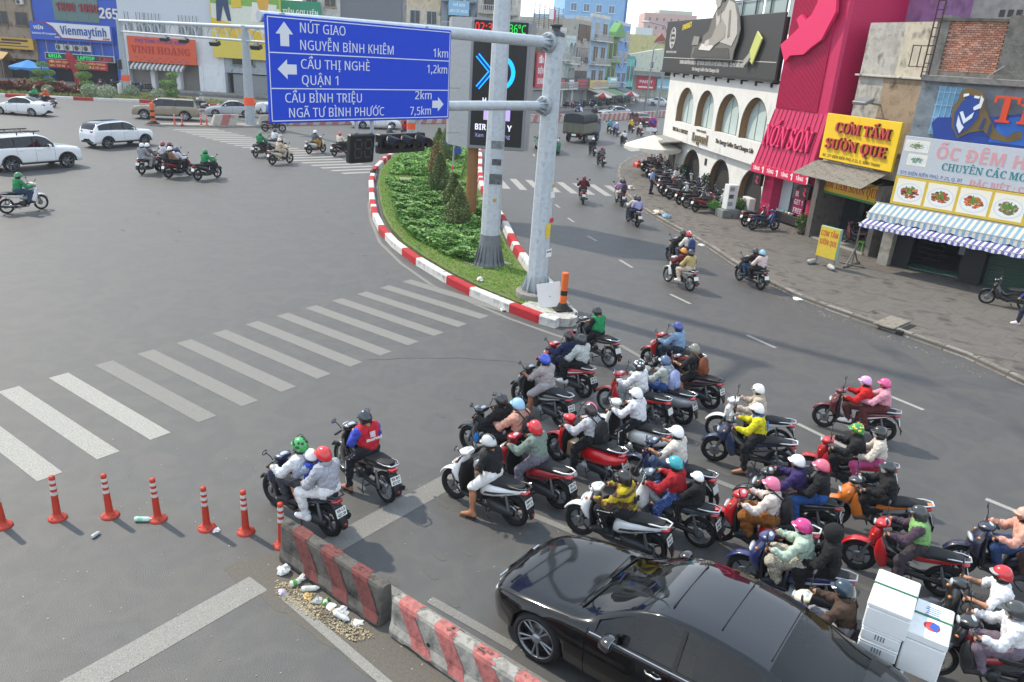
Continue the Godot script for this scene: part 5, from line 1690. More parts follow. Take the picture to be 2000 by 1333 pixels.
func build_left_buildings() -> void:
	var O := V(0, 0, -100)
	var s := ms()
	prism(s, xz([[-95, -96.2], [-48, -95.4], [-36, -97.2], [-20, -98.0], [-3, -98.2], [2, -101.5], [26, -158], [30, -170], [30, -230], [-95, -230]]), 0.14, flat_xf(0.14))
	structure("far_pavement", s, masonry("8f8a82", 0.4, 0.6, 0.2))
	house(O, 0, -80, -72.5, 9.5, "a39a8d", "7d6f60", "old brown house at the frame edge with hanging clutter", 2, 3, "d0a83a|2b2622|4.9|1.2")
	house(O, 0, -72.5, -67.2, 11.5, "c4c0b6", "94846f", "shabby grey house with a yellow name sign over its door", 1, 4, "cfa12f|3a2e20|4.6|1.5")
	house(O, 0, -67.2, -62.0, 12.0, "a08e7a", "7c6c5a", "brown stained house squeezed against the blue computer shop", 0, 5, "c79d35|3c3022|4.4|1.3")
	var t := thing("computer_shop", "blue computer shop tower with a green glass front and large white board", "building", V(-56.5, 0, -100))
	var blue := pm("2553b8", 0.45, 0, 0.1)
	box_part(t, "wall", V(0, 9.5, -5), V(10.9, 13.0, 9.6), blue)
	box_part(t, "wall", V(-4.9, 1.6, -1), V(1.0, 3.2, 2), blue)
	box_part(t, "wall", V(4.9, 1.6, -1), V(1.0, 3.2, 2), blue)
	box_part(t, "ground_core", V(0, 1.5, -5.5), V(10.8, 3.0, 8), pm("23262a", 0.8))
	var gp := box_part(t, "glass_front", V(0, 10.2, -0.15), V(5.6, 5.6, 0.1), pm("4f6f6c", 0.12))
	for i in 3:
		box_part(gp, "glazing_bar", V(-2.8 + (i + 1) * 1.4, 10.2, -0.08), V(0.06, 5.6, 0.06), pm("6f8f8c", 0.4))
	var rl := pm("8e2a33", 0.6)
	text(gp, "1800 1080", V(0.2, 9.0, 0.0), 0.95, rl, font_sans, 5.2, 0.1)
	text(t, "265", V(4.05, 8.55, -0.1), 1.2, pm("d9d6cf", 0.5), font_sans, 2.4, 0.12)
	for i in 4:
		ac_unit(t, V(-2.6 + i * 1.15, 4.3, -0.1), 1.2)
	var fr := ms()
	for i in 7:
		tube(fr, [V(-4.2 + i * 1.4, 3.5, 0.1), V(-4.2 + i * 1.4, 5.2, 0.1)], 0.05, 5)
	part(t, "rack_frame", fr, pm("9a9a98", 0.5, 0.3))
	var b := thing("computer_sign", "blue and white computer institute board with big blue letters", "shop sign", V(-57.1, 5.1, -99.6))
	box_part(b, "board", V(0, 1.0, 0), V(10.2, 2.05, 0.25), pm("2450b4", 0.45), 0.02)
	s = ms()
	prism(s, PackedVector2Array([U(-1.2, 0.35), U(4.9, 0.3), U(4.9, 2.0), U(-3.0, 2.0), U(-2.2, 1.6)]), 0.05, Transform3D(Basis.IDENTITY, V(0, 0, 0.18)))
	part(b, "white_panel", s, pm("d2d3d3", 0.5))
	s = ms()
	tube(s, [V(-4.4, 2.0, 0.17), V(-3.1, 1.98, 0.17), V(-2.3, 1.58, 0.17), V(-1.3, 0.32, 0.17), V(4.9, 0.26, 0.17)], 0.05, 5)
	part(b, "red_line", s, pm("b53336", 0.5))
	text(b, "Vienmaytính", V(1.6, 1.2, 0.2), 0.95, pm("31549c", 0.5), font_sans, 5.7, 0.08)
	text(b, ".com", V(4.3, 0.5, 0.2), 0.3, pm("8c3a44", 0.5), font_sans, 0.9, 0.04)
	text(b, "VIỆN", V(-4.0, 1.35, 0.16), 0.38, pm("dfe2e8", 0.5), font_sans, 1.2, 0.04)
	text(b, "Institute Of Computer", V(-3.4, 0.7, 0.16), 0.22, pm("d5d9e2", 0.5), font_sans, 3.0, 0.03)
	text(b, "265", V(-1.8, 0.35, 0.16), 0.2, pm("d5d9e2", 0.5), font_sans, 0.6, 0.03)
	b = thing("led_sign", "black LED strip with green and red words over the computer shop door", "shop sign", V(-56.3, 2.88, -99.3))
	box_part(b, "board", V(0, 0.36, 0), V(8.7, 0.78, 0.2), pm("b9bcbc", 0.5), 0.02)
	box_part(b, "face", V(0, 0.36, 0.09), V(8.5, 0.62, 0.06), pm("2c3038", 0.5))
	text(b, "MUA", V(-3.1, 0.36, 0.13), 0.42, glow("22d86a", 0.7), font_sans, 1.6, 0.03)
	text(b, "LAPTOP", V(0.8, 0.32, 0.13), 0.42, glow("22d86a", 0.7), font_sans, 2.1, 0.03)
	text(b, "CAO", V(3.2, 0.32, 0.13), 0.46, glow("b8323c", 0.5), font_sans, 1.5, 0.03)
	b = thing("red_banner", "red cloth banner with yellow repair services lettering", "banner", V(-56.7, 1.85, -99.2))
	box_part(b, "cloth", V(0, 0.5, 0), V(7.6, 1.0, 0.04), cloth("b32a40"))
	text(b, "SỬA MÁY QUAY - MÁY ẢNH - ĐIỆN THOẠI", V(0, 0.72, 0.025), 0.22, pm("dcc36a", 0.7), font_sans, 7.0, 0.01)
	text(b, "LOA - TAI NGHE - CỨU DỮ LIỆU CẢ LỄ TẾT 24/7", V(0, 0.28, 0.025), 0.22, pm("dcc36a", 0.7), font_sans, 7.0, 0.01)
	b = thing("inflatable_figure", "bent red inflatable tube figure standing before the computer shop", "inflatable", V(-56.3, 0.14, -97.6))
	s = ms()
	tube(s, [V(0.3, 0, 0), V(0.25, 1.2, 0), V(0, 2.3, 0), V(-0.25, 3.0, 0), V(-0.45, 3.45, 0), V(-0.4, 3.75, 0)], [0.34, 0.36, 0.42, 0.5, 0.42, 0.1], 12)
	part(b, "body", s, cloth("a8262c"))
	s = ms()
	tube(s, [V(-0.1, 2.6, 0.1), V(-0.7, 2.2, 0.3), V(-0.8, 1.7, 0.3)], [0.16, 0.14, 0.08], 8)
	part(b, "arm", s, cloth("a8262c"))
	t = thing("parts_shop", "white machine parts shop with grey shutters and blank white upper wall", "building", V(-44.8, 0, -100))
	var white := masonry("e4e6e8", 0.08, 0.4, 0.2)
	box_part(t, "wall", V(0, 8.2, -5), V(12.6, 10.0, 9.6), white)
	box_part(t, "ground_core", V(0, 1.6, -5.6), V(12.5, 3.2, 8), pm("4a4743", 0.9))
	box_part(t, "wall_panel", V(4.9, 1.6, -0.9), V(2.9, 3.2, 1.6), white)
	for x in [-6.1, -2.9, 0.35, 3.3]:
		box_part(t, "pier", V(x, 1.6, -0.7), V(0.5, 3.2, 1.4), white)
	for q in [[-4.5, 2.6], [-1.25, 2.8], [1.85, 2.4]]:
		for i in 12:
			box_part(t, "shutter_slat", V(q[0], 0.2 + i * 0.25, -0.9 - (0.03 if i & 1 else 0.0)), V(q[1], 0.245, 0.05), pm("7f7a74", 0.5, 0.1, 0.1))
	box_part(t, "upper_board", V(0.2, 10.2, 0.0), V(13.2, 4.4, 0.3), pm("c3c9d0", 0.4, 0, 0.05))
	for q in [[-3.7, 1.1], [-2.0, 2.4], [2.4, 2.8], [-5.3, 0.8]]:
		var w := box_part(t, "shutter_window", V(q[0], 7.9, 0.05), V(q[1], 2.2, 0.15), pm("8f9496", 0.5, 0.2, 0.2))
		for i in int(q[1] / 0.22):
			box_part(w, "bar", V(q[0] - q[1] / 2 + 0.12 + i * 0.22, 7.9, 0.14), V(0.07, 2.1, 0.05), pm("b3b8ba" if i & 1 else "5f6466", 0.5, 0.2))
	b = thing("parts_sign", "large orange machine parts sign with red serif name", "shop sign", V(-46.0, 3.2, -99.6))
	box_part(b, "board", V(0, 1.5, 0), V(8.5, 3.0, 0.2), pm("d4552a", 0.5, 0, 0.08), 0.02)
	text(b, "PHỤ TÙNG CƠ GIỚI HẠNG", V(-0.1, 2.5, 0.11), 0.42, pm("4a3c92", 0.5), font_sans, 6.2, 0.04)
	text(b, "VINH HOÀNG", V(-0.1, 1.45, 0.11), 0.85, pm("a8261f", 0.5), font_serif, 7.4, 0.08)
	for i in 14:
		box_part(b, "small_print", V(-3.2 + i * 0.48, 0.55 - 0.28 * (i % 2), 0.105), V(0.36, 0.1, 0.02), pm("6a4a7c", 0.6))
	var a := thing("striped_awning", "grey and white striped awning over the parts shop shutters", "awning", V(-46.5, 3.1, -99.9))
	for i in 26:
		s = ms()
		s.set_smooth_group(-1)
		var x0 := -3.4 + i * 0.26
		quad(s, V(x0, 0.1, 0), V(x0 + 0.26, 0.1, 0), V(x0 + 0.26, -0.5, 1.1), V(x0, -0.5, 1.1))
		quad(s, V(x0, -0.5, 1.1), V(x0 + 0.26, -0.5, 1.1), V(x0 + 0.26, -0.75, 1.12), V(x0, -0.75, 1.12))
		part(a, "stripe", s, cloth("6a6a68" if i & 1 else "cfcdc8"))
	t = house(O, 0, -38.4, -29.5, 6.5, "a8b0b4", "8a8f92", "grey corner shop with closed shutters under the yellow advertisement", 0, 9)
	b = thing("yellow_billboard", "tall yellow billboard with a dancing couple and golden rolls", "billboard", V(-35.2, 4.35, -99.6))
	box_part(b, "board", V(0, 4.4, 0), V(8.6, 8.8, 0.25), pm("d9c24a", 0.5, 0, 0.1))
	var lay := [[[[-4.2, 3.0], [4.2, 2.4], [4.2, 8.7], [-4.2, 8.7]], "d8dccb", 0.14], [[[-4.2, 6.2], [4.2, 6.0], [4.2, 7.4], [-4.2, 7.6]], "7fae4a", 0.16], [[[-4.2, 3.2], [4.2, 1.2], [4.2, 2.6], [-4.2, 4.6]], "e0b91e", 0.17], [[[0.6, 4.4], [3.4, 4.2], [3.9, 6.4], [0.9, 6.6]], "e6e2d6", 0.18], [[[1.8, 5.2], [2.6, 5.2], [3.3, 8.2], [1.2, 8.2]], "d9a53a", 0.2], [[[-1.7, 5.8], [-0.4, 5.9], [-0.6, 8.6], [-1.5, 8.6]], "dcbc2c", 0.2], [[[-3.6, 4.2], [-3.1, 4.2], [-2.7, 6.0], [-2.2, 4.3], [-1.8, 4.3], [-2.1, 7.0], [-3.5, 7.0]], "2d3f63", 0.2], [[[-3.5, 7.0], [-2.1, 7.0], [-2.0, 8.6], [-3.6, 8.6]], "d5d9e0", 0.2]]
	for q in lay:
		s = ms()
		var pl := PackedVector2Array()
		for p in q[0]:
			pl.append(U(p[0], p[1]))
		prism(s, pl, 0.02, Transform3D(Basis.IDENTITY, V(0, 0, q[2])))
		part(b, "print", s, pm(q[1], 0.55, 0, 0.12))
	t = house(V(0, 0, -104), 0, -29.5, -24.6, 14.0, "c9c9c4", "b59a7a", "pale house with a rooftop tank behind the green loan sign", 0, 11)
	s = ms()
	lathe(s, V(1.6, 14.3, -2), Vector3.UP, [[0.7, 0], [0.75, 0.2], [0.75, 1.5], [0.5, 1.9], [0.1, 2.0]], 16)
	part(t, "roof_tank", s, pm("c7cacb", 0.35, 0.5))
	b = thing("loan_sign", "green roadside sign with white loan offer lettering", "shop sign", V(-30.3, 9.3, -103.4))
	box_part(b, "board", V(0, 1.1, 0), V(6.7, 2.4, 0.2), pm("23886a", 0.5, 0, 0.06), 0.02)
	text(b, "CẦN TIỀN GỌI LIỀN", V(0, 0.9, 0.11), 0.62, pm("d9e4de", 0.5), font_sans, 6.0, 0.04)
	box_part(b, "mast", V(-2.2, -4.0, -0.2), V(0.35, 9.0, 0.35), galv("7a7f82"))
	t = thing("grey_hoarding", "blank dark grey hoarding panel on a building behind the sign", "billboard", V(-20.8, 0, -104.5))
	box_part(t, "panel", V(0, 11.5, 0.2), V(8.0, 9.0, 0.3), pm("6d7177", 0.5, 0, 0.06))
	box_part(t, "tower", V(0.5, 7.5, -4), V(9.0, 15.0, 8), masonry("b4b7b8", 0.25, 0.5, 0.2))
	house(V(0, 0, -104), 0, -16.2, -11.8, 15.5, "d8c8ac", "b0c8d8", "cream and light blue apartment house behind the screen pillar", 0, 13)
	t = house(V(0, 0, -104), 0, -11.8, -7.2, 16.0, "98a4ae", "8894a0", "grey blue house with a pale decal shop board", 1, 14)
	b = thing("decal_sign", "light blue decal cutter board on the grey blue house", "shop sign", V(-9.4, 11.1, -102.7))
	box_part(b, "board", V(0, 0.85, 0), V(2.6, 1.7, 0.12), pm("86b4d0", 0.5), 0.01)
	text(b, "THẾ GIỚI", V(0, 1.2, 0.065), 0.3, pm("e4ecf2", 0.5), font_sans, 1.5, 0.02)
	text(b, "MÁY CẮT DECAL", V(0, 0.5, 0.065), 0.3, pm("e4ecf2", 0.5), font_sans, 2.3, 0.02)
	house(V(0, 0, -104), 0, -7.2, -1.8, 14.5, "d2cec4", "b8b2a6", "ornate off white house with arched windows and balconies", 3, 15)
	s = ms()
	prism(s, xz([[-80, -74.6], [-51.8, -76.6], [-45.9, -78.1], [-39.2, -80.4], [-32.8, -80.4], [-29.0, -83.5], [-31, -87], [-45, -90], [-80, -91]]), 0.16, flat_xf(0.16))
	var fi := structure("planted_island", s, masonry("5f6038", 0.4, 0.9, 0.4))
	kerb_run(fi, [[-29.0, -83.5], [-32.8, -80.4], [-39.2, -80.4], [-45.9, -78.1], [-51.8, -76.6], [-80, -74.6]], "kerb_block", 0.35, 0.0, 0.3, [4.2, 1.8], [masonry("d6d5d2", 0.3, 0.6, 0.6), masonry("b03038", 0.3, 0.6, 0.6)], 0.004)
	var gp2 := xz([[-79, -75.2], [-51.8, -77.3], [-45.9, -78.9], [-39.2, -81.1], [-33, -81.0], [-31, -84], [-45, -89], [-79, -90]])
	tag(mass("grass", gp2, 0.25, 9000, 0.26, ["6e7d38", "8f9a52", "7a6a40"], 31, 0.14, tuft_mesh(6, 6, 1.6)), "dry olive grass and low hedge on the far planted island", "grass")
	tag(mass("red_shrub", xz([[-58, -79.5], [-46.5, -80.8], [-47.0, -83.5], [-58, -82.5]]), 1.1, 3600, 0.34, ["6f3a2c", "8a5236", "5f5a34"], 32, 0.16, tuft_mesh(7, 7, 0.7)), "rust red leafy shrub bed between the topiary trees", "shrubs")
	var tl := ["layered topiary tree beside the blue parasol", "tallest layered topiary tree in front of the red inflatable", "layered topiary tree before the orange parts sign"]
	for i in 3:
		var q: Array = [[-53.2, -86.0, 3.0], [-47.4, -84.0, 3.2], [-37.8, -83.0, 2.9]][i]
		topiary(V(q[0], 0.16, q[1]), q[2], tl[i], 60 + i)
	var bl := ["round grey green bush at the far edge beside the road", "round bush by the gantry foot, on the topiary side", "round bush nearest the white kerb before the gantry", "round bush below the tallest topiary tree", "round bush between the gantry and the parts shop topiary", "small round bush behind the pickup"]
	for i in 6:
		var q: Array = [[-62.0, -80.0, 0.9], [-45.2, -80.6, 0.85], [-43.2, -80.2, 0.9], [-49.5, -80.6, 0.6], [-38.6, -81.9, 0.8], [-42.8, -84.5, 0.8]][i]
		var t2 := thing("round_bush", bl[i], "bush", V(q[0], 0.16, q[1]), 0.0, "clipped round bushes on the far island")
		s = ms()
		var rg := RandomNumberGenerator.new()
		rg.seed = 80 + i
		leaf_cards(s, V(0, q[2] * 0.75, 0), 900, 0.17, V(q[2], q[2] * 0.8, q[2]), rg, 0.72)
		part(t2, "crown", s, leafm("9aa888"))
		s = ms()
		tube(s, [V(0, -0.05, 0), V(0, q[2] * 0.7, 0)], 0.06, 5)
		part(t2, "trunk", s, pm("4d4030", 0.9))
	parasol(V(-59.3, 0.14, -93.5), 2.2, 1.9, "3f86c4", "bright blue street parasol beside the tan shop canopy", 60)
	b = thing("tan_canopy", "tan fabric canopy on thin poles before the brown house", "canopy", V(-64.8, 0.14, -95.5))
	s = ms()
	loft(s, [PackedVector3Array([V(-1.8, 2.6, -1.2), V(-1.8, 3.6, 0), V(-1.8, 2.8, 1.4)]), PackedVector3Array([V(2.0, 2.3, -1.2), V(2.0, 3.3, 0), V(2.0, 2.5, 1.4)])], false, false)
	part(b, "roof", s, cloth("c2a06a"))
	for x in [-1.7, 1.9]:
		s = ms()
		tube(s, [V(x, 0, 1.3), V(x, 2.7, 1.3)], 0.04, 5)
		part(b, "pole", s, pm("8a8a88", 0.5, 0.3))
	big_tree(V(-66.5, 0.16, -84.0), 6.5, 2.6, "leafy dark green street tree at the frame edge", 71)
func parasol(at: Vector3, r: float, h: float, hex: String, label: String, seed_: int) -> void:
	var t := thing("parasol", label, "parasol", at, 0.2, "street parasols")
	var s := ms()
	tube(s, [Vector3.ZERO, V(0, h + 0.35 * r, 0)], 0.035, 6)
	part(t, "pole", s, pm("8a8178", 0.5, 0.3))
	for i in 8:
		s = ms()
		s.set_smooth_group(-1)
		var a := TAU * i / 8
		var b := TAU * (i + 1) / 8
		var top := V(0, h + 0.36 * r, 0)
		var pa := V(cos(a) * r, h, sin(a) * r)
		var pb := V(cos(b) * r, h, sin(b) * r)
		var pmid := (pa + pb) / 2 + V(0, -0.03, 0)
		for e in [[pa, pmid], [pmid, pb]]:
			s.add_vertex(top)
			s.add_vertex(e[0])
			s.add_vertex(e[1])
			quad(s, e[0], e[1], e[1] + V(0, -0.14 * r * (1.0 if e[0] == pa else 0.6), 0), e[0] + V(0, -0.14 * r * (0.6 if e[0] == pa else 1.0), 0))
		part(t, "panel", s, cloth(hex if not (hex == "c23b3b" and i & 1) else "e4dfd8"))
	for i in 8:
		s = ms()
		var a := TAU * i / 8
		tube(s, [V(0, h + 0.33 * r, 0), V(cos(a) * r * 0.98, h - 0.02, sin(a) * r * 0.98)], 0.012, 4)
		part(t, "rib", s, pm("9a9690", 0.5))
	s = ms()
	lathe(s, Vector3.ZERO, Vector3.UP, [[0.3, 0], [0.28, 0.08], [0.06, 0.14], [0.05, 0.3]], 12)
	part(t, "base", s, pm("6f6a64", 0.8))
func topiary(at: Vector3, h: float, label: String, seed_: int) -> void:
	var t := thing("topiary_tree", label, "tree", at, seed_ * 0.7, "layered topiary trees")
	var rg := RandomNumberGenerator.new()
	rg.seed = seed_
	var s := ms()
	tube(s, [V(0, -0.05, 0), V(0.1, h * 0.4, 0), V(-0.05, h * 0.9, 0)], [0.13, 0.09, 0.05], 6)
	part(t, "trunk", s, pm("55473a", 0.9))
	for q in [[0.0, 0.88, 0.62], [0.45, 0.62, 0.55], [-0.5, 0.6, 0.55], [0.0, 0.55, 0.5], [-0.65, 0.34, 0.6], [0.7, 0.33, 0.62], [0.1, 0.3, 0.6], [-0.2, 0.12, 0.7], [0.6, 0.1, 0.6]]:
		s = ms()
		var c := V(q[0] * h * 0.42, q[1] * h, rg.randf_range(-0.3, 0.3))
		leaf_cards(s, c, 520, 0.13, V(q[2], 0.3, q[2]) * h * 0.37, rg, 0.6)
		part(t, "crown", s, leafm("6f9440"))
func big_tree(at: Vector3, h: float, r: float, label: String, seed_: int) -> void:
	var t := thing("street_tree", label, "tree", at)
	var rg := RandomNumberGenerator.new()
	rg.seed = seed_
	var s := ms()
	tube(s, [V(0, -0.1, 0), V(0.15, h * 0.35, 0), V(0, h * 0.75, 0.1)], [0.2, 0.14, 0.06], 7)
	for i in 6:
		var a := i * 1.05
		tube(s, [V(0.1, h * (0.35 + 0.05 * i), 0), V(cos(a) * r * 0.7, h * (0.6 + 0.04 * i), sin(a) * r * 0.7)], [0.07, 0.02], 5)
	part(t, "trunk", s, pm("57493a", 0.9))
	s = ms()
	for i in 26:
		var d := V(rg.randfn(), rg.randfn() * 0.8, rg.randfn()).normalized() * pow(rg.randf(), 0.4)
		leaf_cards(s, V(0, h * 0.68, 0) + d * V(r, h * 0.3, r), 170, 0.26, Vector3.ONE * r * 0.34, rg, 0.3)
	part(t, "crown", s, leafm("5f8a48"))
func build_far_buildings() -> void:
	var A := V(-2, 0, -101)
	var th := deg_to_rad(66.4)
	house(A, th, 0.0, 5.8, 9.0, "d6cdc4", "c0b8b0", "pale house with hanging posters behind the screen pillar", 0, 21)
	var t := house(A, th, 5.8, 11.5, 9.0, "cfc8be", "b0aaa0", "old house carrying a tall red phone repair sign", 2, 22, "b0223a|e6dcdc|5.2|4.4|SỬA CHỮA|ĐIỆN THOẠI|DOANH TRẦN")
	house(A, th, 11.5, 17.2, 10.5, "cbc5ba", "dedad2", "off white house with a curved gable behind the sign mast", 1, 23, "3a3634|c9343c|3.4|1.6")
	house(A, th, 17.2, 21.4, 9.6, "bcd0cd", "d6dedb", "pale teal house with arched windows and small balconies", 3, 24, "35373a|d8d8d8|3.4|1.5")
	house(A, th, 21.4, 27.7, 12.4, "b5b0a6", "d6d2c8", "stained grey house with brown folding shutters on top", 2, 25, "38393b|b8343c|3.3|1.8")
	house(A, th, 27.7, 36.6, 13.2, "a3c2dc", "e0dccf", "light blue house with balconies, plants and brown doors", 1, 26, "d8b964|b0563c|3.2|1.3")
	t = house(A, th, 36.6, 42.2, 10.6, "8aa67c", "5f9a4c", "narrow green house with a gabled balcony roof", 1, 27, "7fc0c4|e9f0f0|3.5|1.7")
	var s := ms()
	prism(s, PackedVector2Array([U(-2.9, 10.7), U(2.9, 10.7), U(2.6, 11.4), U(0, 13.0), U(-2.6, 11.4)]), 1.4, Transform3D(Basis.IDENTITY, V(0, 0, 1.1)))
	part(t, "gable_roof", s, pm("5f9a4c", 0.6, 0, 0.2))
	house(A, th, 42.2, 48.5, 12.8, "7fa5d6", "d4d8dc", "bright blue house with a white gable and blue windows", 0, 28)
	house(A, th, 48.5, 53.5, 7.5, "7fc4bd", "5aa8a0", "low turquoise house at the end of the far row", 0, 29)
	t = thing("tower_block", "tall light blue apartment block rising behind the far row", "building", V(12.6, 0, -170), 0.2)
	box_part(t, "wall", V(0, 11, -5), V(13, 22, 10), masonry("94bfe4", 0.12, 0.3, 0.2))
	box_part(t, "side_band", V(6.6, 11, -5), V(0.4, 22.2, 10.2), masonry("4a6fae", 0.12, 0.3, 0.2))
	for i in 4:
		win(t, -4.6 + i * 2.7, 16.8, 1.3, 1.5, 0.03, pm("d9e2ea", 0.5), pm("5a6f80", 0.1), 1)
		win(t, -4.6 + i * 2.7, 20.2, 1.3, 1.5, 0.03, pm("d9e2ea", 0.5), pm("5a6f80", 0.1), 1)
	ac_unit(t, V(2.6, 14.2, 0.3), 1.8)
	ac_unit(t, V(5.0, 14.2, 0.3), 1.8)
	t = thing("sign_cage", "rusty roof cage of a dismantled billboard with a red scrap", "billboard", A + Basis(Vector3.UP, th) * V(17.5, 11.0, -3), th)
	s = ms()
	for i in 12:
		tube(s, [V(-5.4, i * 0.24, 0), V(5.4, i * 0.24, 0)], 0.03, 4, false)
	part(t, "cross_bars", s, pm("5c5148", 0.8, 0.3))
	for i in 7:
		s = ms()
		tube(s, [V(-5.4 + i * 1.8, -0.5, 0), V(-5.4 + i * 1.8, 2.8, 0)], 0.05, 4)
		part(t, "upright", s, pm("5c5148", 0.8, 0.3))
	box_part(t, "sign_scrap", V(0.6, 1.7, 0.1), V(1.6, 1.3, 0.05), pm("dedede", 0.6))
	box_part(t, "sign_scrap", V(1.8, 1.6, 0.1), V(0.8, 1.5, 0.05), pm("b03038", 0.6))
	t = thing("cream_house", "cream gabled house wall above the red paint shop sign", "building", V(25.6, 0, -171))
	s = ms()
	prism(s, PackedVector2Array([U(-4.6, 0), U(6, 0), U(6, 8.6), U(2.6, 10.0), U(-4.6, 8.4)]), 10.0, Transform3D.IDENTITY)
	part(t, "wall", s, masonry("d3d8c4", 0.2, 0.5, 0.2))
	win(t, 0.2, 6.6, 0.8, 1.4, 0.03, pm("e2e2da", 0.5), pm("4a5258", 0.1), 1)
	win(t, -3.8, 6.8, 1.3, 1.6, 0.03, pm("8fb4d0", 0.5), pm("4a6a80", 0.1), 1)
	box_part(t, "tin_roof", V(0.5, 4.8, 1.6), V(11, 0.12, 3.4), masonry("7c7a74", 0.5, 0.7, 0.4), 0.0, Basis(Vector3.RIGHT, 0.25))
	for q in [["paint_sign", "red paint shop sign at the end of the far street", 24.6, 1.6, 3.9, 2.7, "b8283c", "e9dcdc", "PAINT"], ["blue_sign", "pale blue shop sign next to the red paint sign", 28.6, 2.0, 3.2, 2.1, "8fbdcd", "e6eef0", ""]]:
		var b := thing(q[0], q[1], "shop sign", V(q[2], q[3], -168.6))
		box_part(b, "board", V(0, q[5] / 2, 0), V(q[4], q[5], 0.2), pm(q[6], 0.5))
		if q[8]:
			text(b, q[8], V(0, q[5] * 0.6, 0.11), q[5] * 0.2, pm(q[7], 0.5), font_sans, q[4] * 0.7, 0.02)
		box_part(b, "stripe", V(0, q[5] * 0.2, 0.11), V(q[4] * 0.8, q[5] * 0.1, 0.02), pm(q[7], 0.5))
		for x in [-q[4] * 0.4, q[4] * 0.4]:
			box_part(b, "leg", V(x, -q[3] / 2, -0.1), V(0.15, q[3], 0.15), galv())
	t = thing("yellow_roof_house", "pale yellow house with a red tiled dormer beyond the cream wall", "building", V(27, 0, -190))
	box_part(t, "wall", V(0, 6.5, -4), V(9, 13, 8), masonry("d2c98e", 0.2, 0.4, 0.2))
	box_part(t, "balcony_frame", V(-1, 13.6, -1), V(4, 2.0, 0.1), pm("c9d2d2", 0.3))
	s = ms()
	prism(s, PackedVector2Array([U(1.5, 11.6), U(4.6, 11.6), U(3.0, 13.6)]), 3, Transform3D(Basis.IDENTITY, V(0, 0, 0.4)))
	part(t, "roof", s, pm("9a4a3c", 0.7, 0, 0.3))
	t = thing("pink_block", "pink multi storey block with small square windows in the distance", "building", V(50, 0, -300))
	box_part(t, "wall", V(0, 12, -8), V(19, 24, 16), masonry("d0aca0", 0.1, 0.2, 0.1))
	box_part(t, "roof_slab", V(2, 24.6, -8), V(12, 1.4, 12), masonry("b9c4b4", 0.1, 0.2, 0.1))
	for j in 6:
		for i in 7:
			var w := box_part(t, "window", V(-7.5 + i * 2.6, 22.0 - j * 2.9, 0.0), V(1.0, 1.2, 0.1), pm("c7b3a8", 0.6))
			box_part(w, "pane", V(-7.5 + i * 2.6, 22.0 - j * 2.9, 0.06), V(0.8, 1.0, 0.02), pm("6a6a70", 0.15))
	var al := ["cream canvas stall awning under the yellow food sign", "green edged canvas awning beside the cream one", "grey tarpaulin awning sloping at the end of the stalls"]
	for i in 3:
		var q: Array = [[29.5, "b9b2a4"], [36.0, "7f9a78"], [43.5, "77797a"]][i]
		var a := thing("stall_awning", al[i], "awning", A + Basis(Vector3.UP, th) * V(q[0], 0, 0), th, "awnings of the far stalls")
		s = ms()
		loft(s, [PackedVector3Array([V(-2.6, 2.6, 0.4), V(3.4, 2.6, 0.4), V(3.4, 2.52, 0.4), V(-2.6, 2.52, 0.4)]), PackedVector3Array([V(-2.4, 1.75, 3.6), V(3.9, 1.75, 3.6), V(3.9, 1.68, 3.6), V(-2.4, 1.68, 3.6)])], true, false)
		part(a, "canvas", s, cloth(q[1]))
		for x in [-2.2, 3.6]:
			s = ms()
			tube(s, [V(x, 0, 3.5), V(x, 1.72, 3.5)], 0.04, 5)
			part(a, "pole", s, pm("77746e", 0.6))
	parasol(A + Basis(Vector3.UP, th) * V(24.0, 0.14, 4.2), 1.5, 1.7, "c23b3b", "red and white stall parasol before the dark shop fronts", 61)
	parasol(A + Basis(Vector3.UP, th) * V(37.0, 0.14, 4.8), 1.5, 1.7, "c23b3b", "red and white stall parasol beside the green awning", 62)
	parasol(V(8.4, 0.12, -51.0), 2.0, 1.85, "ded8ca", "large cream parasol on the pavement before the white cafe", 63)
	t = thing("distant_terrace", "hazy grey block closing the end of the far street", "building", V(12, 0, -240))
	box_part(t, "wall", V(0, 7, -5), V(30, 14, 10), masonry("b9bcbc", 0.2, 0.3, 0.1))
	for i in 8:
		win(t, -12 + i * 3.4, 10.5, 1.4, 1.6, 0.03, pm("d0d2d2", 0.5), pm("5d666c", 0.1), 1)
func cv(p: Array, z: float) -> float:
	var n := p.size()
	if z <= p[0][0]:
		return p[0][1]
	if z >= p[n - 1][0]:
		return p[n - 1][1]
	var i := 0
	while p[i + 1][0] < z:
		i += 1
	var h: float = p[i + 1][0] - p[i][0]
	var d: float = (p[i + 1][1] - p[i][1]) / h
	var d0: float = d if i == 0 else (p[i][1] - p[i - 1][1]) / (p[i][0] - p[i - 1][0])
	var d1: float = d if i + 2 >= n else (p[i + 2][1] - p[i + 1][1]) / (p[i + 2][0] - p[i + 1][0])
	var m0 := 0.0 if d0 * d < 0 else 2.0 * d0 * d / (d0 + d) if absf(d0 + d) > 1e-6 else 0.0
	var m1 := 0.0 if d1 * d < 0 else 2.0 * d1 * d / (d1 + d) if absf(d1 + d) > 1e-6 else 0.0
	var t: float = (z - p[i][0]) / h
	return (2 * t * t * t - 3 * t * t + 1) * p[i][1] + (t * t * t - 2 * t * t + t) * h * m0 + (-2 * t * t * t + 3 * t * t) * p[i + 1][1] + (t * t * t - t * t) * h * m1
var wheel_cache := {}
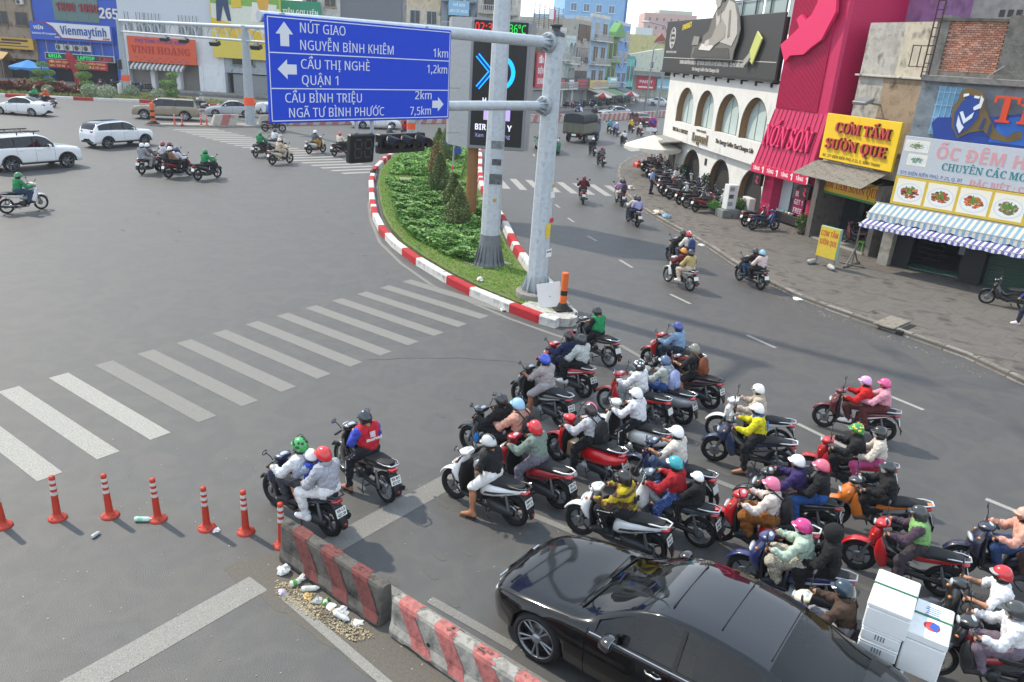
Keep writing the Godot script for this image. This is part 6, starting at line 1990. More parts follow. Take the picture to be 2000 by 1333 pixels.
func wheel(par: Node, c: Vector3, r: float, w: float, side: float, spokes: int, rim_hex: String, twin := false) -> void:
	var key := "%s%s%s%s" % [r, w, spokes, twin]
	if not wheel_cache.has(key):
		var s := ms()
		var h := w / 2
		lathe(s, Vector3.ZERO, Vector3.RIGHT, [[r * 0.76, -h * 0.9], [r * 0.85, -h], [r * 0.95, -h * 0.92], [r, -h * 0.6], [r * 1.003, 0], [r, h * 0.6], [r * 0.95, h * 0.92], [r * 0.85, h], [r * 0.76, h * 0.9], [r * 0.74, 0]], 32, true)
		var tyre := fin(s)
		s = ms()
		lathe(s, Vector3.ZERO, Vector3.RIGHT, [[r * 0.77, h * 0.95], [r * 0.74, h * 0.9], [r * 0.775, h * 0.2], [r * 0.68, -h * 0.8], [r * 0.77, -h * 0.85], [r * 0.775, h * 0.9]], 28, true)
		for i in spokes:
			for k in ([-1, 1] if twin else [0]):
				var a: float = TAU * i / spokes + k * 0.17
				var e := V(0, cos(a), sin(a))
				var b := V(0, cos(a - k * 0.1), sin(a - k * 0.1))
				var o := e.cross(Vector3.RIGHT).normalized()
				var hw := r * (0.035 if twin else 0.07)
				loft(s, [ring(b * r * 0.12 + V(h * 0.62, 0, 0), o * hw * 1.1, V(0.018, 0, 0), 6), ring(e * r * 0.72 + V(h * 0.8, 0, 0), o * hw * 1.3, V(0.02, 0, 0), 6)])
		lathe(s, V(h * 0.6, 0, 0), Vector3.RIGHT, [[r * 0.2, -0.05], [r * 0.2, 0.02], [r * 0.14, 0.045], [0.01, 0.05]], 16)
		var rim := fin(s)
		s = ms()
		lathe(s, V(0, 0, 0), Vector3.RIGHT, [[0.03, 0.0], [r * 0.5, 0.0], [r * 0.5, 0.02], [0.03, 0.02]], 24)
		var disc := fin(s)
		wheel_cache[key] = [tyre, rim, disc]
	var root := Node3D.new()
	root.name = "wheel"
	par.add_child(root, true)
	root.position = c
	root.rotation = V(0.4 * c.z, 0.0 if side > 0 else PI, 0)
	var q: Array = wheel_cache[key]
	part(root, "tyre", q[0], pm("18181a", 0.85, 0, 0.25))
	part(root, "rim", q[1], pm(rim_hex, 0.3, 0.7))
	part(root, "brake_disc", q[2], pm("6f6f70", 0.4, 0.7))
func car(t: Node3D, sp: Dictionary) -> void:
	var hex: String = sp.paint
	var pn := pm(hex, sp.get("prough", 0.3), sp.get("pmetal", 0.0), 0.0, 1.0)
	pn.metallic_specular = 0.2
	var gls: Material = sp.get("glass", pm("15191b", 0.03))
	var black := pm("141516", 0.5)
	var top: Array = sp.top
	var belt: Array = sp.belt
	var wid: Array = sp.wid
	var z0: float = top[0][0]
	var z1: float = top[top.size() - 1][0]
	var wb: float = sp.wb
	var wr: float = sp.wr
	var sill: float = sp.get("sill", 0.22)
	var doors: Array = sp.doors            # z of the door cuts
	var scr: Array = sp.screen             # windscreen z range
	var rear: Array = sp.rear              # rear window z range
	var rw: float = sp.get("roofw", 0.72)
	var zs := []
	var n: int = sp.get("n", 84)
	for i in n + 1:
		zs.append(lerpf(z0, z1, float(i) / n))
	for d in doors:
		zs.append(d - 0.006)
		zs.append(d + 0.006)
	for d in [scr[0], scr[1], rear[0], rear[1]]:
		zs.append(d)
	zs.sort()
	var clean := [zs[0]]
	for z in zs:
		if z - clean[-1] > 0.003:
			clean.append(z)
	zs = clean
	var G := []
	for z in zs:
		var w := cv(wid, z)
		var ty := cv(top, z)
		var by := minf(cv(belt, z), ty - 0.015)
		var cab := clampf((ty - by - 0.06) / 0.12, 0.0, 1.0)
		var R := w * rw
		var d := ty - by
		var half := [U(w * 0.86, sill), U(w * 0.955, sill + 0.05), U(w * 0.985, sill + 0.2), U(w, lerpf(sill + 0.2, by, 0.42)), U(w * 0.992, by - 0.075), U(w * 0.965, by - 0.015)]
		var hood := [U(w * 0.925, by + 0.35 * d), U(w * 0.84, by + 0.72 * d), U(w * 0.7, by + 0.92 * d), U(w * 0.38, ty - 0.004), U(0, ty)]
		var cabp := [U(w * 0.935, by + 0.012), U(lerpf(w * 0.93, R + 0.035, clampf(d / 0.45, 0, 1)), ty - 0.085), U(R - 0.01, ty - 0.03), U(R * 0.55, ty - 0.006), U(0, ty)]
		for k in 5:
			half.append((hood[k] as Vector2).lerp(cabp[k], cab))
		var pts := []
		for side in [-1, 1]:
			for k in 11:
				var idx: int = k if side < 0 else 10 - k
				if side > 0 and idx == 10:
					continue
				var v: Vector2 = half[idx]
				var y := v.y
				if idx <= 3:
					for wz in [-wb / 2, wb / 2]:
						var dz: float = absf(z - wz)
						var ar: float = wr * 1.17
						if dz < ar:
							y = maxf(y, wr + sqrt(ar * ar - dz * dz) * (1.0 - 0.02 * (3 - idx)) - 0.012 * (3 - idx))
				pts.append(V(v.x * side, y, z))
		G.append(pts)
	var m: int = G[0].size()   # 21
	var N := []
	for i in G.size():
		var row := []
		for j in m:
			var du: Vector3 = G[mini(i + 1, G.size() - 1)][j] - G[maxi(i - 1, 0)][j]
			var dv: Vector3 = G[i][mini(j + 1, m - 1)] - G[i][maxi(j - 1, 0)]
			var nn := dv.cross(du)
			row.append(nn.normalized() if nn.length() > 1e-7 else Vector3.UP)
		N.append(row)
	if (N[G.size() / 2][10] as Vector3).y < 0:
		for row in N:
			for j in m:
				row[j] = -row[j]
	var tools := {}
	for i in G.size() - 1:
		var zm: float = (zs[i] + zs[i + 1]) * 0.5
		var gap: bool = false
		var di := -1
		for k in doors.size():
			if absf(zm - doors[k]) < 0.0065:
				gap = true
			if zm > doors[k]:
				di = k
		for j in m - 1:
			var r := j if j < 10 else 19 - j   # row from the sill upward on either side
			var side := "l" if j < 10 else "r"
			var dcab: float = cv(top, zm) - cv(belt, zm)
			var key := "body"
			if r == 6 and zm > scr[0] + 0.28 and zm < rear[1] - 0.22 and dcab > 0.2:
				key = "side_window"
				for d in sp.pillars:
					if absf(zm - d) < 0.035:
						key = "pillar"
				if key == "side_window":
					var wi := 0
					for d in sp.pillars:
						if zm > d:
							wi += 1
					key = "side_window%s%d" % [side, wi]
			elif r >= 8 and zm > scr[0] and zm < scr[1]:
				key = "windscreen"
			elif r >= 8 and zm > rear[0] and zm < rear[1]:
				key = "rear_window"
			elif r >= 8 and zm >= scr[1] and zm <= rear[0]:
				key = "roof"
			elif r >= 6 and zm < scr[0] and zm > z0 + 0.12:
				key = "hood"
			elif r >= 7 and zm > rear[1] and zm < z1 - 0.12:
				key = "boot_lid"
			elif r >= 1 and r <= 5 and di >= 0 and di < doors.size() - 1:
				key = "door%s%d" % [side, di]
			if gap and r >= 1 and r <= 5:
				key = "panel_gap"
			if not tools.has(key):
				tools[key] = ms()
			var st: SurfaceTool = tools[key]
			for q in [[i, j], [i, j + 1], [i + 1, j + 1], [i, j], [i + 1, j + 1], [i + 1, j]]:
				st.set_normal(N[q[0]][q[1]])
				st.add_vertex(G[q[0]][q[1]] - N[q[0]][q[1]] * (0.012 if key == "panel_gap" else 0.016 if key.begins_with("side_w") else 0.006 if key in ["windscreen", "rear_window"] else 0.0))
	for j in [6, 14]:
		var hp := []
		for i in G.size():
			if zs[i] > z0 + 0.12 and zs[i] < scr[0]:
				hp.append(G[i][j] + N[i][j] * -0.002)
		var hs := ms()
		tube(hs, hp, 0.006, 4)
		part(t, "hood_gap", hs, pm("010102", 0.9))
	for e in [0, G.size() - 1]:
		var st: SurfaceTool = tools["body"]
		var c := Vector3.ZERO
		for p in G[e]:
			c += p
		c /= m
		var nn := V(0, 0, -1 if e == 0 else 1)
		for j in m - 1:
			st.set_normal(nn)
			st.add_vertex(c)
			st.set_normal(nn)
			st.add_vertex(G[e][j])
			st.set_normal(nn)
			st.add_vertex(G[e][j + 1])
	var doorn := []
	for key in tools:
		var called: String = key.rstrip("0123456789")
		var mt: Material = pn
		if called.begins_with("side_window"):
			called = "side_window"
			mt = gls
		elif called.begins_with("door"):
			called = "door"
		elif key in ["windscreen", "rear_window"]:
			mt = gls
		elif key == "roof":
			mt = sp.get("roof_mat", pn)
		elif key == "pillar" or key == "panel_gap":
			mt = black
		var o := part(t, called, (tools[key] as SurfaceTool).commit(), mt)
		if called == "door":
			doorn.append([o, key])
	var s := ms()
	bx(s, V(0, sill + 0.16, (z0 + z1) / 2), V(cv(wid, 0) * 1.5, 0.3, (z1 - z0) * 0.94))
	bx(s, V(0, 0.62, -wb / 2), V(cv(wid, -wb / 2) * 1.5, 0.34, wr * 2.2))
	bx(s, V(0, 0.62, wb / 2), V(cv(wid, wb / 2) * 1.5, 0.34, wr * 2.2))
	part(t, "underbody", s, pm("0e0e0f", 0.9))
	for z in [-wb / 2, wb / 2]:
		for side in [-1.0, 1.0]:
			wheel(t, V(side * (cv(wid, z) - 0.13), wr, z), wr, sp.get("tw", 0.23), side, sp.get("spokes", 5), sp.get("rim", "9a9c9e"), sp.get("twin", false))
	for q in doorn:
		var k := int((q[1] as String).right(1))
		var side := -1.0 if "l" in (q[1] as String).right(2) else 1.0
		var hz: float = doors[k + 1] - 0.17
		s = ms()
		var hx := side * (cv(wid, hz) * 0.998)
		tube(s, [V(hx - side * 0.01, cv(belt, hz) - 0.12, hz - 0.11), V(hx + side * 0.028, cv(belt, hz) - 0.115, hz - 0.08), V(hx + side * 0.028, cv(belt, hz) - 0.115, hz + 0.05), V(hx - side * 0.01, cv(belt, hz) - 0.12, hz + 0.08)], 0.014, 6)
		part(q[0], "handle", s, sp.get("handle", pn))
	for side in [-1.0, 1.0]:
		var mz: float = scr[0] + 0.62
		s = ms()
		var mx: float = side * (cv(wid, mz) + 0.1)
		hull(s, [[mz - 0.1, cv(belt, mz) + 0.08, 0.03, 0.03], [mz - 0.08, cv(belt, mz) + 0.09, 0.1, 0.065], [mz + 0.0, cv(belt, mz) + 0.1, 0.12, 0.085], [mz + 0.05, cv(belt, mz) + 0.1, 0.12, 0.085]], 12, 2.6, mx)
		bx(s, V(mx - side * 0.12, cv(belt, mz) + 0.03, mz), V(0.1, 0.04, 0.06))
		var mir := part(t, "mirror", s, sp.get("mirror", pn))
		s = ms()
		hull(s, [[mz + 0.05, cv(belt, mz) + 0.1, 0.105, 0.07], [mz + 0.056, cv(belt, mz) + 0.1, 0.104, 0.069]], 12, 2.6, mx)
		part(mir, "mirror_glass", s, pm("8f979c", 0.03, 0.9))
		s = ms()
		var lz := z0 + 0.2
		var lw := cv(wid, lz)
		var ly: float = sp.get("lampy", cv(belt, lz) - 0.03)
		loft(s, [ring(V(side * cv(wid, z0 + 0.05) * 0.72, ly - 0.07, z0 + 0.04), V(0, 0.03, 0), V(0, 0, 0.03), 10), ring(V(side * cv(wid, z0 + 0.14) * 0.93, ly - 0.04, z0 + 0.13), V(0, 0.05, 0), V(side * 0.02, 0, 0.05), 10), ring(V(side * cv(wid, z0 + 0.38) * 0.975, ly + 0.0, z0 + 0.38), V(0, 0.015, 0), V(0, 0, 0.02), 10)])
		part(t, "headlight", s, pm("b9c0c4", 0.08, 0.2, 0, 1.0))
		s = ms()
		var tz := z1 - 0.16
		var tyy: float = sp.get("taily", cv(belt, tz) - 0.08)
		loft(s, [ring(V(side * cv(wid, tz) * 0.5, tyy, z1 - 0.02), V(0, 0.06, 0), V(0, 0, 0.04), 10), ring(V(side * cv(wid, tz) * 0.86, tyy + 0.01, tz + 0.03), V(0, 0.085, 0), V(side * 0.03, 0, 0.05), 10), ring(V(side * cv(wid, tz - 0.25) * 0.965, tyy + 0.02, tz - 0.26), V(0, 0.04, 0), V(0, 0, 0.03), 10)])
		part(t, "tail_light", s, pm("8f1420", 0.12, 0, 0, 1.0))
	box_part(t, "grille", V(0, sill + 0.3, z0 - 0.004), V(cv(wid, z0) * 1.05, 0.22, 0.05), pm("17181a", 0.4), 0.02)
	box_part(t, "bumper_trim", V(0, sill + 0.06, z0 + 0.06), V(cv(wid, z0 + 0.1) * 1.5, 0.1, 0.12), black, 0.02)
	box_part(t, "bumper_trim", V(0, sill + 0.06, z1 - 0.05), V(cv(wid, z1 - 0.1) * 1.5, 0.12, 0.12), black, 0.02)
	box_part(t, "licence_plate", V(0, sill + 0.32, z1 + 0.012), V(0.33, 0.16, 0.012), pm("dcdcd6", 0.5), 0.003)
	if sp.get("cladding", false):
		for z in [-wb / 2, wb / 2]:
			for side in [-1.0, 1.0]:
				s = ms()
				var pts := []
				for i in 13:
					var a := PI * i / 12
					pts.append(V(side * (cv(wid, z) + 0.005), wr + sin(a) * wr * 1.2, z + cos(a) * wr * 1.2))
				tube(s, pts, 0.045, 6)
				part(t, "arch_trim", s, black)
		for side in [-1.0, 1.0]:
			box_part(t, "side_step", V(side * (cv(wid, 0) - 0.02), sill + 0.06, 0), V(0.14, 0.09, wb - wr * 2.4), black, 0.02)
	if sp.has("chrome"):
		for side in [-1.0, 1.0]:
			s = ms()
			var pts := []
			for i in 18:
				var z := lerpf(scr[0] + 0.3, rear[1] - 0.25, i / 17.0)
				pts.append(V(side * (cv(wid, z) * 0.962), cv(belt, z) - 0.006, z))
			tube(s, pts, 0.011, 5)
			part(t, "window_trim", s, pm("b9bcbe", 0.15, 0.9))
func sedan_spec(hex: String) -> Dictionary:
	return {"paint": hex, "wb": 2.6, "wr": 0.31, "top": [[-2.15, 0.55], [-2.08, 0.66], [-1.9, 0.75], [-1.0, 0.93], [-0.25, 1.36], [0.2, 1.45], [0.8, 1.42], [1.45, 1.15], [1.6, 1.1], [2.1, 1.06], [2.2, 0.9], [2.22, 0.7]],
		"belt": [[-2.15, 0.5], [-2.0, 0.66], [-1.0, 0.86], [1.5, 0.97], [2.1, 0.95], [2.22, 0.66]], "wid": [[-2.15, 0.6], [-2.02, 0.76], [-1.5, 0.84], [1.4, 0.85], [2.05, 0.8], [2.22, 0.66]],
		"screen": [-1.0, -0.2], "rear": [0.75, 1.48], "doors": [-0.72, 0.2, 1.05], "pillars": [0.22], "rim": "a9abad", "spokes": 6}
func suv_spec(hex: String) -> Dictionary:
	return {"paint": hex, "wb": 2.75, "wr": 0.37, "sill": 0.32, "top": [[-2.3, 0.75], [-2.22, 0.95], [-2.05, 1.05], [-1.1, 1.16], [-0.45, 1.66], [0.0, 1.76], [1.5, 1.74], [2.05, 1.66], [2.25, 1.2], [2.32, 0.9]],
		"belt": [[-2.3, 0.7], [-2.1, 0.95], [-1.0, 1.08], [1.6, 1.16], [2.2, 1.14], [2.32, 0.85]], "wid": [[-2.3, 0.7], [-2.15, 0.85], [-1.6, 0.93], [1.5, 0.93], [2.15, 0.88], [2.32, 0.8]],
		"screen": [-1.1, -0.42], "rear": [2.0, 2.24], "doors": [-0.78, 0.16, 1.05], "pillars": [0.18, 1.1], "cladding": true, "roofw": 0.76, "rim": "77797b", "spokes": 6, "twin": true, "tw": 0.26}
func build_vehicles() -> void:
	var t := thing("black_saloon", "glossy black saloon car with panoramic glass roof in the foreground lane", "car", V(2.25, 0, -7.27), deg_to_rad(54.3))
	var sp := {"paint": "08080a", "prough": 0.25, "wb": 2.94, "wr": 0.345, "sill": 0.2, "n": 120,
		"top": [[-2.36, 0.5], [-2.33, 0.62], [-2.2, 0.73], [-1.8, 0.83], [-1.05, 0.95], [-0.22, 1.36], [0.05, 1.44], [0.45, 1.47], [0.95, 1.44], [1.3, 1.36], [1.95, 1.12], [2.2, 1.08], [2.42, 1.03], [2.5, 0.9], [2.52, 0.7]],
		"belt": [[-2.36, 0.46], [-2.2, 0.62], [-1.7, 0.76], [-1.0, 0.88], [0.0, 0.93], [1.7, 0.99], [2.35, 0.94], [2.52, 0.66]],
		"wid": [[-2.36, 0.55], [-2.28, 0.7], [-2.1, 0.83], [-1.7, 0.91], [-0.5, 0.93], [1.4, 0.93], [2.1, 0.87], [2.42, 0.76], [2.52, 0.66]],
		"screen": [-1.05, -0.18], "rear": [1.2, 1.97], "doors": [-0.78, 0.28, 1.18], "pillars": [0.3, 1.2], "roofw": 0.69,
		"rim": "9a9b9f", "spokes": 5, "twin": true, "tw": 0.25, "chrome": true, "handle": pm("c9cbcd", 0.12, 0.95), "mirror": pm("0c0c0e", 0.2, 0, 0, 1.0), "roof_mat": pm("07080a", 0.03, 0, 0, 1.0), "glass": glass("060809", 0.72)}
	car(t, sp)
	for z in [0.05, 0.62, 1.18]:
		box_part(t, "roof_seam", V(0, cv(sp.top, z) - 0.004, z), V(0.98, 0.012, 0.012), pm("020203", 0.8))
	for x in [-0.36, 0.36]:
		var s := ms()
		hull(s, [[-0.12, 0.55, 0.24, 0.1], [0.35, 0.55, 0.25, 0.12], [0.5, 0.6, 0.25, 0.12]], 12, 3.0, x)
		hull(s, [[0.42, 0.85, 0.22, 0.36], [0.56, 0.88, 0.22, 0.34]], 12, 3.0, x)
		part(t, "seat", s, pm("2c2826", 0.7))
	box_part(t, "dashboard", V(0, 0.82, -0.62), V(1.45, 0.2, 0.5), pm("1a1817", 0.7), 0.05)
	var s := ms()
	var pts := []
	for i in 17:
		var a := TAU * i / 16
		pts.append(V(-0.36 + cos(a) * 0.18, 0.86 + sin(a) * 0.16, -0.3 - sin(a) * 0.07))
	tube(s, pts, 0.015, 6, false)
	part(t, "steering_wheel", s, pm("141414", 0.5))
	for k in 3:
		box_part(t, "grille_bar", V(0, 0.42 + k * 0.07, -2.385), V(0.9, 0.014, 0.02), pm("c0c2c4", 0.12, 0.95))
	for x in [-0.35, 0.35]:
		s = ms()
		tube(s, [V(x - 0.3, 0.965, -1.0), V(x + 0.28, 0.985, -0.93)], 0.012, 5)
		part(t, "wiper", s, pm("0b0b0b", 0.6))
	t = thing("white_suv", "large white SUV with a black roof rack cut by the frame edge", "car", V(-25.5, 0, -39.2), deg_to_rad(-31))
	sp = suv_spec("dfe1e2")
	car(t, sp)
	s = ms()
	for i in 9:
		tube(s, [V(-0.6, 1.86, -0.1 + i * 0.22), V(0.6, 1.86, -0.1 + i * 0.22)], 0.018, 5)
	for x in [-0.62, 0.62]:
		tube(s, [V(x, 1.9, -0.3), V(x, 1.9, 1.8)], 0.03, 5)
		for z in [0.0, 0.8, 1.6]:
			tube(s, [V(x, 1.7, z), V(x, 1.9, z)], 0.025, 5)
	part(t, "roof_rack", s, pm("151515", 0.5))
	t = thing("white_crossover", "white compact SUV with black roof in the middle of the junction", "car", V(-26.0, 0, -49.0), deg_to_rad(-27))
	sp = suv_spec("dcdfe1")
	sp.top = [[-2.1, 0.7], [-2.02, 0.9], [-1.85, 1.0], [-1.05, 1.08], [-0.4, 1.5], [0.1, 1.62], [1.2, 1.58], [1.8, 1.46], [2.05, 1.15], [2.12, 0.85]]
	sp.belt = [[-2.1, 0.66], [-1.9, 0.9], [-1.0, 1.0], [1.5, 1.1], [2.0, 1.08], [2.12, 0.8]]
	sp.wid = [[-2.1, 0.65], [-1.95, 0.8], [-1.5, 0.88], [1.4, 0.88], [1.95, 0.84], [2.12, 0.74]]
	sp.rear = [1.72, 2.06]
	sp.screen = [-1.05, -0.36]
	sp.pillars = [0.12, 0.95]
	sp.wb = 2.6
	sp.wr = 0.34
	sp.roof_mat = pm("101112", 0.1, 0, 0, 1.0)
	car(t, sp)
	t = thing("white_sedan", "white sedan at the frame edge near the planted kerb", "car", V(-40.9, 0, -62.7), deg_to_rad(89))
	car(t, sedan_spec("dfe0e0"))
	t = thing("silver_sedan", "silver grey sedan following the beige pickup", "car", V(-27.6, 0, -72.4), deg_to_rad(112))
	car(t, sedan_spec("aeb2b6"))
	t = thing("white_van", "white people carrier half hidden behind the silver sedan", "car", V(-24.6, 0, -77.6), deg_to_rad(108))
	car(t, suv_spec("d5d8da"))
	t = thing("passing_sedan", "white sedan passing just below the blue direction sign", "car", V(-13.6, 0, -70.4), deg_to_rad(-70))
	car(t, sedan_spec("dcdee0"))
	t = thing("beige_pickup", "beige double cab pickup with a matching canopy over the bed", "pickup", V(-30.8, 0, -66.4), deg_to_rad(104))
	sp = suv_spec("8f8573")
	sp.top = [[-2.6, 0.75], [-2.52, 0.95], [-2.3, 1.06], [-1.3, 1.16], [-0.7, 1.66], [-0.3, 1.76], [0.75, 1.74], [0.86, 1.7], [0.95, 1.74], [2.3, 1.72], [2.6, 1.2], [2.68, 0.8]]
	sp.belt = [[-2.6, 0.7], [-2.4, 0.95], [-1.2, 1.08], [2.0, 1.14], [2.55, 1.12], [2.68, 0.76]]
	sp.wid = [[-2.6, 0.7], [-2.4, 0.86], [-1.8, 0.92], [2.4, 0.92], [2.68, 0.86]]
	sp.screen = [-1.3, -0.66]
	sp.rear = [2.25, 2.58]
	sp.doors = [-0.95, 0.0, 0.82]
	sp.pillars = [0.02, 0.86]
	sp.wb = 3.2
	sp.rim = "b9bbbd"
	car(t, sp)
	t = thing("silver_hatchback", "silver hatchback on the far carriageway beyond the striped wall", "car", V(11.5, 0, -104.5), deg_to_rad(118))
	car(t, sedan_spec("a3a7ab"))
	t = thing("maroon_car", "dark maroon car seen from behind among the scooters", "car", V(13.6, 0, -94.0), deg_to_rad(12))
	car(t, sedan_spec("4a1a22"))
	t = thing("white_taxi", "white car at the mouth of the far street", "car", V(23.5, 0, -140.0), deg_to_rad(-110))
	car(t, sedan_spec("e0e2e4"))
	t = thing("pale_car", "pale cream car half hidden by the cafe wall", "car", V(24.0, 0, -112.0), deg_to_rad(140))
	car(t, sedan_spec("d5d2c4"))
	t = thing("green_taxi", "green car driving away, mostly hidden behind the sign mast", "car", V(1.75, 0, -61.5), deg_to_rad(6))
	car(t, sedan_spec("1c7048"))
	truck()
func truck() -> void:
	var t := thing("canvas_truck", "small grey green lorry with a dark canvas covered bed", "truck", V(5.2, 0, -71.0), deg_to_rad(-24))
	var olive := pm("6a6a5a", 0.7, 0.1, 0.25)
	var s := ms()
	box_part(t, "bed_floor", V(0, 0.85, 0.8), V(1.95, 0.12, 3.6), pm("2c2b28", 0.8))
	for x in [-0.96, 0.96]:
		box_part(t, "side_board", V(x, 1.3, 0.8), V(0.06, 0.8, 3.6), olive, 0.01)
	box_part(t, "tail_board", V(0, 1.3, 2.6), V(1.95, 0.8, 0.06), olive, 0.01)
	for i in 3:
		box_part(t, "tail_rib", V(-0.6 + i * 0.6, 1.3, 2.64), V(0.06, 0.76, 0.03), pm("56574b", 0.7))
	var rings := []
	var nz := FastNoiseLite.new()
	nz.frequency = 1.2
	for i in 13:
		var z := -1.0 + 3.62 * i / 12.0
		var r := PackedVector3Array()
		for q in [[-0.95, 1.62], [-0.96, 2.1], [-0.88, 2.38], [-0.45, 2.5], [0.0, 2.53], [0.45, 2.5], [0.88, 2.38], [0.96, 2.1], [0.95, 1.62]]:
			var k := 0.03 * sin(i * PI / 2)
			r.append(V(q[0] * (1.0 + k * 0.4), q[1] + k + nz.get_noise_2d(q[0] * 3, z * 3) * 0.04, z))
		rings.append(r)
	loft(s, rings, true)
	part(t, "canvas", s, cloth("35383a"))
	s = ms()
	hull(s, [[-2.35, 1.25, 0.8, 0.55], [-2.25, 1.3, 0.9, 0.75], [-1.9, 1.4, 0.93, 0.95], [-1.1, 1.4, 0.93, 0.95]], 20, 5.0)
	part(t, "cab", s, pm("4f6270", 0.4, 0, 0.1))
	for x in [-0.94, 0.94]:
		box_part(t, "side_window", V(x, 1.75, -1.55), V(0.02, 0.45, 0.6), pm("1b2226", 0.05))
		s = ms()
		tube(s, [V(x, 1.7, -2.0), V(x * 1.25, 1.75, -2.2)], 0.015, 5)
		ball(s, V(x * 1.28, 1.65, -2.2), V(0.08, 0.16, 0.04), 8)
		part(t, "mirror", s, pm("c9c9c6", 0.3))
		s = ms()
		ball(s, V(x * 0.85, 0.78, 2.62), V(0.1, 0.07, 0.04), 8)
		part(t, "tail_light", s, pm("b3222a", 0.3))
	box_part(t, "windscreen", V(0, 1.78, -2.28), V(1.5, 0.5, 0.05), pm("1b2226", 0.05), 0.0, Basis(Vector3.RIGHT, -0.15))
	box_part(t, "licence_plate", V(0.1, 0.72, 2.62), V(0.4, 0.18, 0.02), pm("d8d8d2", 0.5))
	box_part(t, "chassis", V(0, 0.62, 0.3), V(0.8, 0.25, 4.6), pm("1e1d1c", 0.9))
	for q in [[-0.82, -1.6], [0.82, -1.6], [-0.8, 1.5], [0.8, 1.5]]:
		wheel(t, V(q[0], 0.38, q[1]), 0.38, 0.24, signf(q[0]), 6, "6a6a68")
var bike_cache := {}
func vhull(s: SurfaceTool, secs: Array, n := 14, ex := 2.6, x := 0.0) -> void:
	var rings := []
	for q in secs:
		rings.append(ring(Vector3(x, q[0], q[1]), Vector3(q[2], 0, 0), Vector3(0, 0, q[3]), n, ex))
	loft(s, rings)
func moto_wheel(r: float, tr: float, spoked: bool) -> Array:
	var s := ms()
	var prof := []
	for i in 8:
		var a := TAU * i / 8
		prof.append([r - tr + cos(a) * tr, sin(a) * tr * 0.9])
	lathe(s, Vector3.ZERO, Vector3.RIGHT, prof, 28, true)
	var tyre := fin(s)
	s = ms()
	var ri := r - tr * 1.75
	lathe(s, Vector3.ZERO, Vector3.RIGHT, [[ri + 0.012, -0.022], [ri + 0.02, 0.0], [ri + 0.012, 0.022], [ri - 0.008, 0.014], [ri - 0.008, -0.014]], 28, true)
	lathe(s, Vector3.ZERO, Vector3.RIGHT, [[0.02, -0.06], [0.045, -0.05], [0.04, 0.0], [0.045, 0.05], [0.02, 0.06]], 12)
	if spoked:
		for i in 18:
			var a := TAU * i / 18
			var b := a + (0.5 if i & 1 else -0.5)
			tube(s, [Vector3(0.03 if i % 4 < 2 else -0.03, cos(b) * 0.04, sin(b) * 0.04), Vector3(0, cos(a) * ri, sin(a) * ri)], 0.0035, 3, false)
	else:
		for i in 5:
			var a := TAU * i / 5
			var e := Vector3(0, cos(a), sin(a))
			var o := e.cross(Vector3.RIGHT)
			loft(s, [ring(e * 0.035, o * 0.024, Vector3(0.02, 0, 0), 6), ring(e * (ri * 0.6), o * 0.016, Vector3(0.014, 0, 0), 6), ring(e * ri, o * 0.026, Vector3(0.014, 0, 0), 6)])
	var rim := fin(s)
	s = ms()
	lathe(s, Vector3(-0.055, 0, 0), Vector3.RIGHT, [[0.05, 0.0], [0.105, 0.0], [0.105, 0.006], [0.05, 0.006]], 20)
	return [tyre, rim, fin(s)]
